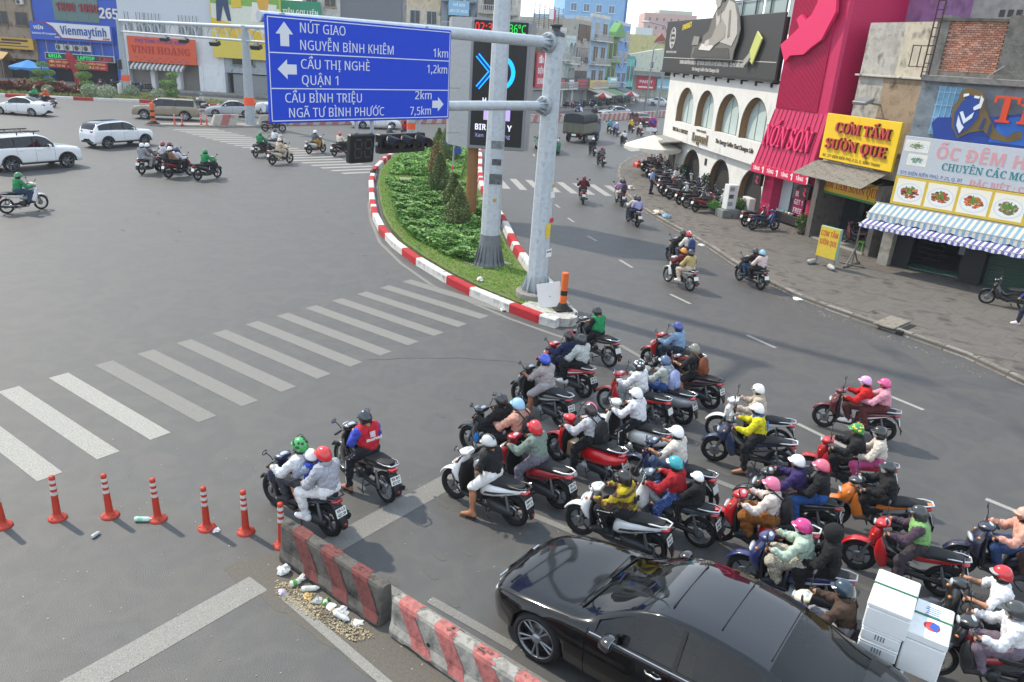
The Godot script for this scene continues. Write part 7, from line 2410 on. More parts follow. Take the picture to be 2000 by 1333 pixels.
func bike_parts(kind: String) -> Array:
	if bike_cache.has(kind):
		return bike_cache[kind]
	var L := []
	var add := func(called: String, s: SurfaceTool, m: String): L.append([called, fin(s), m])
	var scoot := kind == "scooter" or kind == "retro"
	var s := ms()
	for x in [-0.075, 0.075]:
		tube(s, [Vector3(x, 0.285, -0.63), Vector3(x * 0.9, 0.5, -0.56), Vector3(x * 0.7, 0.74, -0.46)], [0.022, 0.026, 0.022], 7)
	add.call("fork", s, "metal")
	s = ms()
	var rings := []
	for i in 11:
		var a := deg_to_rad(lerpf(-62, 72 if scoot else 58, i / 10.0))
		var rr := 0.315 + 0.012 * cos(a * 1.4)
		var c := Vector3(0, 0.285 + cos(a) * rr, -0.63 + sin(a) * rr)
		var nrm := Vector3(0, cos(a), sin(a))
		var k := 0.5 + 0.5 * sin(PI * clampf((i + 1.5) / 12.0, 0, 1))
		rings.append(ring(c, Vector3(0.075 * k + 0.012, 0, 0), nrm * 0.022, 10, 2.2))
	loft(s, rings)
	add.call("front_mudguard", s, "paint")
	s = ms()
	tube(s, [Vector3(-0.34, 0.985, -0.32), Vector3(-0.2, 0.99, -0.37), Vector3(0, 0.97, -0.4), Vector3(0.2, 0.99, -0.37), Vector3(0.34, 0.985, -0.32)], 0.014, 6)
	add.call("handlebar", s, "metal")
	for x in [-1, 1]:
		s = ms()
		tube(s, [Vector3(x * 0.21, 0.988, -0.366), Vector3(x * 0.35, 0.985, -0.318)], 0.02, 7)
		add.call("grip", s, "dark")
		s = ms()
		tube(s, [Vector3(x * 0.19, 1.02, -0.37), Vector3(x * 0.25, 1.12, -0.36), Vector3(x * 0.31, 1.19, -0.37)], 0.008, 5)
		ball(s, Vector3(x * 0.335, 1.215, -0.37), Vector3(0.062, 0.042, 0.014), 10, Basis(Vector3.UP, -x * 0.25))
		add.call("mirror", s, "dark")
		s = ms()
		ball(s, Vector3(x * 0.335, 1.215, -0.358), Vector3(0.052, 0.034, 0.006), 10, Basis(Vector3.UP, -x * 0.25))
		add.call("mirror_glass", s, "glass")
	s = ms()
	if kind == "retro":
		hull(s, [[-0.5, 1.0, 0.07, 0.06], [-0.44, 1.01, 0.1, 0.08], [-0.36, 1.02, 0.12, 0.075], [-0.29, 1.02, 0.06, 0.04]], 14, 2.2)
	else:
		hull(s, [[-0.52, 0.98, 0.05, 0.03], [-0.46, 0.995, 0.12, 0.06], [-0.38, 1.02, 0.15, 0.055], [-0.3, 1.03, 0.1, 0.035]], 14, 2.6)
	add.call("handlebar_cover", s, "paint2" if kind == "sport" else "paint")
	s = ms()
	ball(s, Vector3(0, 1.06, -0.345), Vector3(0.075, 0.018, 0.05), 12, Basis(Vector3.RIGHT, 0.55))
	add.call("speedometer", s, "lens")
	s = ms()
	if kind == "scooter":
		vhull(s, [[0.42, -0.40, 0.1, 0.035], [0.5, -0.45, 0.17, 0.08], [0.62, -0.5, 0.2, 0.11], [0.74, -0.5, 0.2, 0.1], [0.86, -0.45, 0.15, 0.08], [0.96, -0.41, 0.09, 0.05]], 16, 2.4)
	elif kind == "retro":
		vhull(s, [[0.32, -0.36, 0.14, 0.035], [0.42, -0.42, 0.2, 0.045], [0.6, -0.45, 0.225, 0.07], [0.78, -0.44, 0.21, 0.075], [0.9, -0.42, 0.14, 0.07], [0.97, -0.41, 0.08, 0.05]], 16, 2.2)
	elif kind == "cub":
		vhull(s, [[0.6, -0.47, 0.07, 0.06], [0.7, -0.47, 0.12, 0.09], [0.82, -0.46, 0.13, 0.09], [0.92, -0.43, 0.09, 0.06]], 14, 2.3)
	else:
		vhull(s, [[0.55, -0.5, 0.1, 0.08], [0.66, -0.52, 0.17, 0.13], [0.78, -0.5, 0.17, 0.13], [0.9, -0.44, 0.1, 0.08]], 14, 2.3)
	add.call("front_cowl", s, "paint")
	if scoot:
		s = ms()
		vhull(s, [[0.3, -0.34, 0.17, 0.03], [0.45, -0.36, 0.2, 0.035], [0.65, -0.39, 0.205, 0.035], [0.85, -0.38, 0.15, 0.03]], 14, 3.0)
		add.call("leg_shield", s, "dark")
		s = ms()
		rbx(s, Vector3(0, 0.305, -0.16), Vector3(0.36, 0.07, 0.44), 0.02)
		add.call("footboard", s, "dark")
		s = ms()
		hull(s, [[-0.36, 0.3, 0.1, 0.06], [-0.1, 0.24, 0.15, 0.06], [0.15, 0.26, 0.15, 0.08], [0.3, 0.3, 0.12, 0.1]], 12, 3.0)
		add.call("belly_panel", s, "paint2")
	else:
		for x in [-1, 1]:
			s = ms()
			loft(s, [ring(Vector3(x * 0.14, 0.78, -0.4), Vector3(0.02, 0, 0), Vector3(0, 0.05, 0.03), 8), ring(Vector3(x * 0.19, 0.62, -0.36), Vector3(0.02, 0, 0), Vector3(0, 0.03, 0.09), 8), ring(Vector3(x * 0.19, 0.44, -0.3), Vector3(0.018, 0, 0), Vector3(0, 0.02, 0.1), 8), ring(Vector3(x * 0.15, 0.3, -0.26), Vector3(0.014, 0, 0), Vector3(0, 0.02, 0.05), 8)])
			add.call("leg_shield", s, "paint")
		s = ms()
		tube(s, [Vector3(0, 0.82, -0.42), Vector3(0, 0.6, -0.28), Vector3(0, 0.5, -0.08), Vector3(0, 0.56, 0.12)], [0.06, 0.075, 0.08, 0.08] if kind == "cub" else [0.08, 0.11, 0.12, 0.1], 10)
		add.call("frame_cover", s, "paint2")
		s = ms()
		hull(s, [[-0.3, 0.36, 0.055, 0.06], [-0.2, 0.35, 0.085, 0.085], [0.0, 0.32, 0.1, 0.1], [0.12, 0.32, 0.09, 0.09]], 12, 2.6)
		lathe(s, Vector3(-0.13, 0.32, 0.03), Vector3.RIGHT, [[0.02, 0], [0.085, 0.0], [0.09, 0.03], [0.09, 0.23], [0.085, 0.26], [0.02, 0.26]], 16)
		add.call("engine", s, "engine")
		s = ms()
		for x in [-1, 1]:
			tube(s, [Vector3(x * 0.08, 0.27, -0.1), Vector3(x * 0.2, 0.27, -0.1)], 0.013, 5)
		add.call("footpeg", s, "dark")
		s = ms()
		tube(s, [Vector3(-0.1, 0.31, 0.08), Vector3(-0.1, 0.295, 0.63)], [0.045, 0.04], 8)
		tube(s, [Vector3(0.08, 0.31, 0.1), Vector3(0.08, 0.285, 0.63)], [0.02, 0.02], 6)
		add.call("chain_case", s, "dark")
	s = ms()
	if kind == "retro":
		ball(s, Vector3(0, 1.0, -0.505), Vector3(0.065, 0.06, 0.03), 14)
	elif kind == "cub":
		ball(s, Vector3(0, 0.99, -0.52), Vector3(0.08, 0.045, 0.025), 12)
	elif kind == "sport":
		ball(s, Vector3(0, 0.76, -0.625), Vector3(0.12, 0.05, 0.03), 12, Basis(Vector3.RIGHT, -0.4))
	else:
		ball(s, Vector3(0, 0.76, -0.585), Vector3(0.15, 0.05, 0.04), 12, Basis(Vector3.RIGHT, -0.35))
	add.call("headlight", s, "lens")
	for x in [-1, 1]:
		s = ms()
		ball(s, Vector3(x * (0.15 if kind != "cub" else 0.1), 0.84 if scoot else 0.8, -0.5), Vector3(0.035, 0.025, 0.03), 8)
		add.call("indicator", s, "amber")
	s = ms()
	if kind == "scooter":
		hull(s, [[0.0, 0.46, 0.1, 0.1], [0.08, 0.52, 0.155, 0.15], [0.28, 0.57, 0.17, 0.13], [0.5, 0.63, 0.145, 0.1], [0.7, 0.69, 0.1, 0.06], [0.86, 0.73, 0.05, 0.03]], 16, 2.6)
	elif kind == "retro":
		hull(s, [[0.0, 0.46, 0.1, 0.12], [0.1, 0.5, 0.17, 0.17], [0.35, 0.52, 0.21, 0.17], [0.6, 0.55, 0.2, 0.14], [0.82, 0.6, 0.13, 0.1], [0.92, 0.64, 0.05, 0.05]], 16, 2.3)
	elif kind == "cub":
		hull(s, [[0.04, 0.58, 0.07, 0.07], [0.2, 0.62, 0.12, 0.08], [0.45, 0.65, 0.11, 0.065], [0.68, 0.69, 0.075, 0.05], [0.84, 0.73, 0.04, 0.025]], 14, 2.6)
	else:
		hull(s, [[0.0, 0.6, 0.1, 0.09], [0.2, 0.64, 0.14, 0.08], [0.45, 0.69, 0.12, 0.06], [0.7, 0.74, 0.085, 0.04], [0.88, 0.79, 0.04, 0.02]], 14, 2.8)
	add.call("rear_body", s, "paint")
	if kind == "scooter" or kind == "sport":
		for x in [-1, 1]:
			s = ms()
			loft(s, [ring(Vector3(x * 0.155, 0.5, 0.12), Vector3(0.01, 0, 0), Vector3(0, 0.03, 0.02), 6), ring(Vector3(x * 0.17, 0.57, 0.35), Vector3(0.012, 0, 0), Vector3(0, 0.03, 0.02), 6), ring(Vector3(x * 0.125, 0.68, 0.68), Vector3(0.01, 0, 0), Vector3(0, 0.012, 0.02), 6)])
			add.call("side_trim", s, "paint2")
	s = ms()
	hull(s, [[-0.1, 0.69, 0.07, 0.025], [-0.03, 0.705, 0.12, 0.05], [0.12, 0.71, 0.15, 0.06], [0.3, 0.718, 0.152, 0.06], [0.4, 0.742, 0.15, 0.066], [0.62, 0.76, 0.135, 0.06], [0.76, 0.775, 0.1, 0.045], [0.8, 0.78, 0.06, 0.03]], 16, 3.0)
	add.call("seat", s, "seat")
	s = ms()
	var gz := 0.9 if kind != "sport" else 0.9
	tube(s, [Vector3(-0.12, 0.77, 0.55), Vector3(-0.125, 0.8, 0.78), Vector3(-0.07, 0.81, gz), Vector3(0.07, 0.81, gz), Vector3(0.125, 0.8, 0.78), Vector3(0.12, 0.77, 0.55)], 0.016, 6)
	add.call("grab_rail", s, "chrome" if kind == "retro" or kind == "cub" else "rail")
	s = ms()
	hull(s, [[0.79, 0.7, 0.09, 0.03], [0.86, 0.71, 0.085, 0.034], [0.9, 0.715, 0.05, 0.02]], 12, 2.8)
	add.call("tail_light", s, "red")
	s = ms()
	loft(s, [ring(Vector3(0, 0.67, 0.76), Vector3(0.08, 0, 0), Vector3(0, 0.02, 0.03), 8), ring(Vector3(0, 0.56, 0.88), Vector3(0.09, 0, 0), Vector3(0, 0.01, 0.015), 8), ring(Vector3(0, 0.36, 0.99), Vector3(0.075, 0, 0), Vector3(0, 0.01, 0.012), 8), ring(Vector3(0, 0.28, 1.0), Vector3(0.05, 0, 0), Vector3(0, 0.005, 0.01), 8)])
	add.call("rear_mudguard", s, "dark")
	s = ms()
	ball(s, Vector3(0, 0.36, 1.01), Vector3(0.03, 0.03, 0.01), 8)
	add.call("reflector", s, "red")
	if scoot:
		s = ms()
		hull(s, [[0.14, 0.3, 0.06, 0.07], [0.3, 0.3, 0.13, 0.1], [0.55, 0.3, 0.12, 0.085], [0.7, 0.29, 0.08, 0.05]], 12, 2.8, -0.06)
		add.call("engine", s, "engine")
	s = ms()
	if scoot:
		tube(s, [Vector3(0.12, 0.3, 0.2), Vector3(0.15, 0.25, 0.35), Vector3(0.17, 0.29, 0.5), Vector3(0.18, 0.32, 0.62), Vector3(0.18, 0.37, 0.88)], [0.022, 0.025, 0.04, 0.062, 0.055], 10)
	else:
		tube(s, [Vector3(0.09, 0.34, -0.2), Vector3(0.12, 0.22, -0.08), Vector3(0.14, 0.22, 0.2), Vector3(0.16, 0.26, 0.4), Vector3(0.17, 0.33, 0.9)], [0.018, 0.02, 0.024, 0.045, 0.042], 10)
	add.call("exhaust", s, "exhaust")
	s = ms()
	if scoot:
		hull(s, [[0.52, 0.35, 0.012, 0.03], [0.68, 0.38, 0.018, 0.045], [0.84, 0.41, 0.012, 0.03]], 8, 2.5, 0.225)
	else:
		hull(s, [[0.45, 0.3, 0.01, 0.02], [0.65, 0.33, 0.014, 0.03], [0.82, 0.36, 0.01, 0.02]], 8, 2.5, 0.2)
	add.call("heat_shield", s, "chrome")
	for x in ([-0.13] if kind == "scooter" else [-0.13, 0.13]):
		s = ms()
		tube(s, [Vector3(x, 0.3, 0.63), Vector3(x * 0.95, 0.44, 0.58), Vector3(x * 0.9, 0.6, 0.53)], [0.018, 0.028, 0.018], 7)
		add.call("shock_absorber", s, "metal")
	s = ms()
	tube(s, [Vector3(-0.1, 0.22, 0.12), Vector3(-0.2, 0.1, 0.25), Vector3(-0.21, 0.08, 0.3)], 0.011, 5)
	tube(s, [Vector3(-0.12, 0.14, 0.2), Vector3(0.12, 0.14, 0.2)], 0.012, 5)
	add.call("stand", s, "dark")
	bike_cache[kind] = L
	return L
var moto_wheels := {}
func bike(label: String, at: Vector3, turn: float, kind: String, hex: String, hex2: String, spoked: bool, plate: String, detail: int, group: String, k := 1.0) -> Node3D:
	var t := thing("motorbike" if kind == "cub" or kind == "sport" else "scooter", label, "motorbike", at, turn, group)
	t.scale = Vector3.ONE * k
	var mm := {"paint": paint(hex), "paint2": paint(hex2), "metal": pm("77797c", 0.4, 0.7), "dark": pm("17181a", 0.55), "glass": pm("9aa2a8", 0.05, 0.8), "lens": pm("c3c9cc", 0.06, 0.3, 0, 1.0), "engine": pm("3a3b3d", 0.5, 0.5, 0.2), "amber": pm("c2742a", 0.2, 0, 0, 1.0), "seat": pm("1b1b1d", 0.7), "chrome": pm("c0c3c6", 0.14, 0.95), "rail": pm("c8cacc", 0.3, 0.3) if hex2 != "202124" else pm("2a2b2d", 0.4), "red": pm("a3141e", 0.15, 0, 0, 1.0), "exhaust": pm("2e2f31", 0.4, 0.6)}
	var last: Node = null
	for q in bike_parts(kind):
		if detail == 0 and q[0] in ["mirror_glass", "indicator", "stand", "heat_shield", "reflector", "grip", "side_trim", "footpeg"]:
			continue
		var sub: bool = q[0] in ["mirror_glass", "heat_shield"]
		last = part(last if sub else t, q[0], q[1], mm[q[2]])
		if sub:
			last = last.get_parent()
	var wk := "s" if spoked else "a"
	if not moto_wheels.has(wk):
		moto_wheels[wk] = moto_wheel(0.285, 0.042 if spoked else 0.052, spoked)
	var w: Array = moto_wheels[wk]
	for z in [-0.63, 0.63]:
		var r := Node3D.new()
		r.name = "wheel"
		t.add_child(r, true)
		r.position = Vector3(0, 0.285, z)
		r.rotation.x = at.x * 3.0 + z
		part(r, "tyre", w[0], pm("161617", 0.85, 0, 0.25))
		part(r, "rim", w[1], pm("a9abad", 0.3, 0.8) if spoked else pm("3a3b3e", 0.4, 0.5))
		if detail > 0:
			part(r, "brake_disc", w[2], pm("8d8f91", 0.3, 0.8))
	var pb := Basis(Vector3.RIGHT, -0.35)
	var pl := box_part(t, "licence_plate", Vector3(0, 0.545, 0.92), Vector3(0.19, 0.14, 0.008), pm("d9d9d4", 0.5), 0.0, pb)
	if plate:
		var ln := plate.split("|")
		for i in ln.size():
			text(pl, ln[i], Vector3(0, 0.575 - 0.062 * i, 0.909 + 0.022 * i) + pb * Vector3(0, 0, 0.006), 0.042, pm("1d1d1d", 0.7), font_sans, 0.15, 0.003, pb)
	return t
var pose_cache := {}
var hand_arr: Array
var head_arr: Array
func sdf(bones: Array, cell: float, k: float) -> Array:
	var lo := Vector3.INF
	var hi := -Vector3.INF
	for b in bones:
		var r: float = maxf(b[2], b[3]) + cell * 3 + k * 2
		lo = lo.min(b[0] - Vector3.ONE * r).min(b[1] - Vector3.ONE * r)
		hi = hi.max(b[0] + Vector3.ONE * r).max(b[1] + Vector3.ONE * r)
	var nx := int((hi.x - lo.x) / cell) + 2
	var ny := int((hi.y - lo.y) / cell) + 2
	var nz := int((hi.z - lo.z) / cell) + 2
	var sum := PackedFloat32Array()
	sum.resize(nx * ny * nz)
	var near := PackedFloat32Array()
	near.resize(nx * ny * nz)
	near.fill(1e3)
	var reg := PackedByteArray()
	reg.resize(nx * ny * nz)
	var sx := 1
	var sy := nx
	var sz := nx * ny
	for b in bones:
		var A: Vector3 = b[0]
		var AB: Vector3 = b[1] - A
		var l2 := maxf(AB.length_squared(), 1e-9)
		var ra: float = b[2]
		var rb: float = b[3]
		var m: float = maxf(ra, rb) + k * 3.0 + cell * 1.5
		var i0 := ((A.min(b[1]) - Vector3.ONE * m - lo) / cell).floor().clamp(Vector3.ZERO, Vector3(nx - 1, ny - 1, nz - 1))
		var i1 := ((A.max(b[1]) + Vector3.ONE * m - lo) / cell).ceil().clamp(Vector3.ZERO, Vector3(nx - 1, ny - 1, nz - 1))
		var rid: int = b[4]
		for z in range(int(i0.z), int(i1.z) + 1):
			for y in range(int(i0.y), int(i1.y) + 1):
				var id := int(i0.x) + y * sy + z * sz
				var p := Vector3(lo.x + i0.x * cell, lo.y + y * cell, lo.z + z * cell) - A
				for x in range(int(i0.x), int(i1.x) + 1):
					var tt := clampf(p.dot(AB) / l2, 0.0, 1.0)
					var d := (p - AB * tt).length() - (ra + (rb - ra) * tt)
					if d < m:
						sum[id] += exp(-d / k)
						if d < near[id]:
							near[id] = d
							reg[id] = rid
					id += 1
					p.x += cell
	var vid := {}
	var V := PackedVector3Array()
	var Rg := PackedByteArray()
	var T := PackedInt32Array()
	var f := PackedFloat32Array()
	f.resize(sum.size())
	var act := PackedInt32Array()
	for i in sum.size():
		if sum[i] > 0.0:
			f[i] = -k * log(sum[i])
			if absf(f[i]) < cell * 2.5:
				act.append(i)
		else:
			f[i] = 1.0
	var corner := [0, sx, sy, sx + sy, sz, sx + sz, sy + sz, sx + sy + sz]
	var edges := [[0, 1], [2, 3], [4, 5], [6, 7], [0, 2], [1, 3], [4, 6], [5, 7], [0, 4], [1, 5], [2, 6], [3, 7]]
	for i in act:
		var x := i % nx
		var y := (i / nx) % ny
		var z := i / sz
		if x >= nx - 1 or y >= ny - 1 or z >= nz - 1:
			continue
		var inside := 0
		for c in 8:
			if f[i + corner[c]] < 0.0:
				inside += 1
		if inside == 0 or inside == 8:
			continue
		var acc := Vector3.ZERO
		var n := 0
		for e in edges:
			var fa := f[i + corner[e[0]]]
			var fb := f[i + corner[e[1]]]
			if (fa < 0.0) != (fb < 0.0):
				var tt := fa / (fa - fb)
				var ca: int = e[0]
				var cb: int = e[1]
				acc += Vector3(ca & 1, (ca >> 1) & 1, ca >> 2).lerp(Vector3(cb & 1, (cb >> 1) & 1, cb >> 2), tt)
				n += 1
		vid[i] = V.size()
		V.append(lo + (Vector3(x, y, z) + acc / n) * cell)
		Rg.append(reg[i])
	for i in act:
		for ax in 3:
			var st: int = [sx, sy, sz][ax]
			if i + st >= f.size():
				continue
			if (f[i] < 0.0) == (f[i + st] < 0.0):
				continue
			var u: int = [sy, sz, sx][ax]
			var w: int = [sz, sx, sy][ax]
			var a: Variant = vid.get(i - u - w)
			var b = vid.get(i - w)
			var c = vid.get(i)
			var d = vid.get(i - u)
			if a == null or b == null or c == null or d == null:
				continue
			if f[i] < 0.0:
				T.append_array(PackedInt32Array([a, c, b, a, d, c]))
			else:
				T.append_array(PackedInt32Array([a, b, c, a, c, d]))
	var Nn := PackedVector3Array()
	Nn.resize(V.size())
	for i in range(0, T.size(), 3):
		var fn := (V[T[i + 2]] - V[T[i]]).cross(V[T[i + 1]] - V[T[i]])
		for j in 3:
			Nn[T[i + j]] += fn
	for i in Nn.size():
		Nn[i] = Nn[i].normalized()
	return [V, Nn, T, Rg]
func to_mesh(parts_: Array) -> ArrayMesh:
	var V := PackedVector3Array()
	var N := PackedVector3Array()
	var T := PackedInt32Array()
	for q in parts_:
		var a: Array = q[0]
		var xf: Transform3D = q[1]
		var o := V.size()
		var nb := xf.basis.inverse().transposed()
		for i in a[0].size():
			V.append(xf * a[0][i])
			N.append((nb * a[1][i]).normalized())
		var flip := xf.basis.determinant() < 0
		for i in range(0, a[2].size(), 3):
			T.append(a[2][i] + o)
			T.append(a[2][i + (2 if flip else 1)] + o)
			T.append(a[2][i + (1 if flip else 2)] + o)
	var arr := []
	arr.resize(Mesh.ARRAY_MAX)
	arr[Mesh.ARRAY_VERTEX] = V
	arr[Mesh.ARRAY_NORMAL] = N
	arr[Mesh.ARRAY_INDEX] = T
	var m := ArrayMesh.new()
	m.add_surface_from_arrays(Mesh.PRIMITIVE_TRIANGLES, arr)
	return m
func subset(a: Array, regions: Array, off: float, fold: float, seed_: int) -> ArrayMesh:
	var nz := FastNoiseLite.new()
	nz.seed = seed_
	nz.frequency = 12.0
	var V := PackedVector3Array()
	var N := PackedVector3Array()
	var T := PackedInt32Array()
	var mapv := {}
	for i in range(0, a[2].size(), 3):
		var hit := false
		for j in 3:
			if a[3][a[2][i + j]] in regions:
				hit = true
		if not hit:
			continue
		for j in 3:
			var v: int = a[2][i + j]
			if not mapv.has(v):
				mapv[v] = V.size()
				var p: Vector3 = a[0][v]
				var inside: bool = a[3][v] in regions
				var w := off + fold * nz.get_noise_3d(p.x * 1.6, p.y * 0.9, p.z * 1.6)
				V.append(p + a[1][v] * (w if inside else off * 0.55))
				N.append(a[1][v])
			T.append(mapv[v])
	if T.is_empty():
		return null
	var Nn := PackedVector3Array()
	Nn.resize(V.size())
	for i in range(0, T.size(), 3):
		var fn := (V[T[i + 2]] - V[T[i]]).cross(V[T[i + 1]] - V[T[i]])
		for j in 3:
			Nn[T[i + j]] += fn
	for i in Nn.size():
		Nn[i] = Nn[i].normalized()
	var arr := []
	arr.resize(Mesh.ARRAY_MAX)
	arr[Mesh.ARRAY_VERTEX] = V
	arr[Mesh.ARRAY_NORMAL] = Nn
	arr[Mesh.ARRAY_INDEX] = T
	var m := ArrayMesh.new()
	m.add_surface_from_arrays(Mesh.PRIMITIVE_TRIANGLES, arr)
	return m
func make_hand() -> Array:
	var b := []
	var P := func(x: float, y: float, z: float): return Vector3(x, y, z)
	b.append([P.call(-0.03, 0.03, 0.03), P.call(0.03, 0.028, 0.03), 0.017, 0.015, 0])
	b.append([P.call(-0.03, 0.033, 0.0), P.call(0.03, 0.03, 0.002), 0.014, 0.013, 0])
	b.append([P.call(-0.012, 0.03, 0.065), P.call(0.0, 0.032, 0.03), 0.023, 0.024, 0])
	b.append([P.call(-0.012, 0.03, 0.085), P.call(-0.01, 0.03, 0.06), 0.028, 0.024, 0])
	for i in 4:
		var x := -0.033 + i * 0.0215
		var l: float = [0.9, 1.0, 0.97, 0.8][3 - i]
		b.append([P.call(x, 0.034, 0.0), P.call(x, 0.026, -0.032 * l), 0.0098, 0.0092, 0])
		b.append([P.call(x, 0.026, -0.032 * l), P.call(x, -0.006, -0.036 * l), 0.0092, 0.0086, 0])
		b.append([P.call(x, -0.006, -0.036 * l), P.call(x, -0.026, -0.018 * l), 0.0086, 0.0078, 0])
	b.append([P.call(-0.035, 0.02, 0.04), P.call(-0.048, -0.004, 0.02), 0.013, 0.011, 0])
	b.append([P.call(-0.048, -0.004, 0.02), P.call(-0.04, -0.026, -0.004), 0.011, 0.009, 0])
	return sdf(b, 0.0065, 0.004)
func make_head() -> Array:
	var b := []
	b.append([Vector3(0, 0.035, 0.02), Vector3(0, 0.03, -0.012), 0.088, 0.082, 0])
	b.append([Vector3(-0.02, -0.02, -0.02), Vector3(0.02, -0.02, -0.02), 0.062, 0.062, 0])
	b.append([Vector3(0, -0.075, -0.045), Vector3(0, -0.05, -0.035), 0.034, 0.05, 0])
	b.append([Vector3(-0.04, -0.05, -0.01), Vector3(0, -0.085, -0.055), 0.03, 0.022, 0])
	b.append([Vector3(0.04, -0.05, -0.01), Vector3(0, -0.085, -0.055), 0.03, 0.022, 0])
	b.append([Vector3(0, 0.0, -0.09), Vector3(0, -0.032, -0.108), 0.008, 0.013, 0])
	b.append([Vector3(-0.012, -0.036, -0.095), Vector3(0.012, -0.036, -0.095), 0.009, 0.009, 0])
	b.append([Vector3(-0.035, 0.022, -0.08), Vector3(0.035, 0.022, -0.08), 0.014, 0.014, 0])
	b.append([Vector3(-0.018, -0.06, -0.088), Vector3(0.018, -0.06, -0.088), 0.009, 0.009, 0])
	for x in [-1, 1]:
		b.append([Vector3(x * 0.08, 0.012, 0.008), Vector3(x * 0.078, -0.026, 0.0), 0.013, 0.01, 0])
	b.append([Vector3(0, -0.06, 0.02), Vector3(0, -0.14, 0.03), 0.052, 0.056, 0])
	return sdf(b, 0.0085, 0.008)
func pose(called: String) -> Dictionary:
	if pose_cache.has(called):
		return pose_cache[called]
	if hand_arr.is_empty():
		hand_arr = make_hand()
		head_arr = make_head()
	var hip := Vector3(0, 0.83, 0.17)
	var sh := Vector3(0, 1.2, 0.1)
	var elb := [Vector3(-0.3, 0.98, -0.07), Vector3(0.3, 0.98, -0.07)]
	var wr := [Vector3(-0.285, 1.015, -0.265), Vector3(0.285, 1.015, -0.265)]
	var kn := [Vector3(-0.16, 0.76, -0.26), Vector3(0.16, 0.76, -0.26)]
	var an := [Vector3(-0.15, 0.43, -0.14), Vector3(0.15, 0.43, -0.14)]
	var toe := [Vector3(-0.17, 0.375, -0.33), Vector3(0.17, 0.375, -0.33)]
	var head := Vector3(0, 1.40, 0.045)
	var tilt := 0.0
	var hb := [Basis(Vector3.RIGHT, 0.15), Basis(Vector3.RIGHT, 0.15)]
	match called:
		"wait", "idle", "phone":
			kn[0] = Vector3(-0.25, 0.58, -0.06)
			an[0] = Vector3(-0.31, 0.13, 0.0)
			toe[0] = Vector3(-0.34, 0.045, -0.2)
			if called == "idle":
				elb = [Vector3(-0.3, 0.97, 0.08), Vector3(0.3, 0.97, 0.08)]
				wr = [Vector3(-0.09, 0.9, -0.1), Vector3(0.09, 0.92, -0.08)]
				hb = [Basis(Vector3.UP, -0.9), Basis(Vector3.UP, 0.9)]
				tilt = -0.25
			elif called == "phone":
				elb = [Vector3(-0.27, 0.97, 0.03), Vector3(0.27, 0.97, 0.03)]
				wr = [Vector3(-0.09, 1.04, -0.16), Vector3(0.09, 1.04, -0.16)]
				hb = [Basis(Vector3.UP, -0.5), Basis(Vector3.UP, 0.5)]
				tilt = -0.35
		"pillion", "pillion_hold":
			hip = Vector3(0, 0.87, 0.54)
			sh = Vector3(0, 1.24, 0.5)
			head = Vector3(0, 1.44, 0.45)
			elb = [Vector3(-0.27, 1.0, 0.38), Vector3(0.27, 1.0, 0.38)]
			wr = [Vector3(-0.19, 0.93, 0.2), Vector3(0.19, 0.93, 0.2)]
			if called == "pillion_hold":
				elb = [Vector3(-0.28, 1.02, 0.28), Vector3(0.28, 1.02, 0.28)]
				wr = [Vector3(-0.12, 0.95, 0.06), Vector3(0.12, 0.97, 0.06)]
				hb = [Basis(Vector3.UP, -0.9), Basis(Vector3.UP, 0.9)]
			kn = [Vector3(-0.23, 0.75, 0.13), Vector3(0.23, 0.75, 0.13)]
			an = [Vector3(-0.22, 0.38, 0.25), Vector3(0.22, 0.38, 0.25)]
			toe = [Vector3(-0.24, 0.31, 0.05), Vector3(0.24, 0.31, 0.05)]
		"stand", "walk":
			hip = Vector3(0, 0.88, 0)
			sh = Vector3(0, 1.36, 0.0)
			head = Vector3(0, 1.565, -0.03)
			elb = [Vector3(-0.24, 1.1, 0.05), Vector3(0.24, 1.1, 0.05)]
			wr = [Vector3(-0.2, 0.92, -0.13), Vector3(0.2, 0.92, -0.13)]
			kn = [Vector3(-0.1, 0.48, -0.02), Vector3(0.1, 0.48, -0.02)]
			an = [Vector3(-0.11, 0.09, 0.03), Vector3(0.11, 0.09, 0.03)]
			toe = [Vector3(-0.14, 0.045, -0.15), Vector3(0.14, 0.045, -0.15)]
			if called == "walk":
				kn = [Vector3(-0.1, 0.5, -0.16), Vector3(0.1, 0.47, 0.06)]
				an = [Vector3(-0.1, 0.1, -0.2), Vector3(0.1, 0.17, 0.32)]
				toe = [Vector3(-0.11, 0.05, -0.38), Vector3(0.11, 0.05, 0.17)]
				elb = [Vector3(-0.24, 1.1, 0.12), Vector3(0.24, 1.1, -0.02)]
				wr = [Vector3(-0.22, 0.92, 0.02), Vector3(0.22, 0.93, -0.2)]
	var b := []
	var up := (sh - hip).normalized()
	b.append([hip + Vector3(-0.085, 0, 0), hip + Vector3(0.085, 0, 0), 0.108, 0.108, 4])
	b.append([hip + up * 0.06, hip.lerp(sh, 0.6), 0.118, 0.12, 1])
	for x in [-1.0, 1.0]:
		b.append([hip + Vector3(x * 0.06, 0.06, 0), sh + Vector3(x * 0.085, -0.06, 0.005), 0.085, 0.092, 1])
	b.append([sh + Vector3(-0.14, -0.005, 0), sh + Vector3(0.14, -0.005, 0), 0.066, 0.066, 1])
	b.append([sh + Vector3(0, 0.01, -0.005), head + Vector3(0, -0.1, 0.03), 0.062, 0.052, 0])
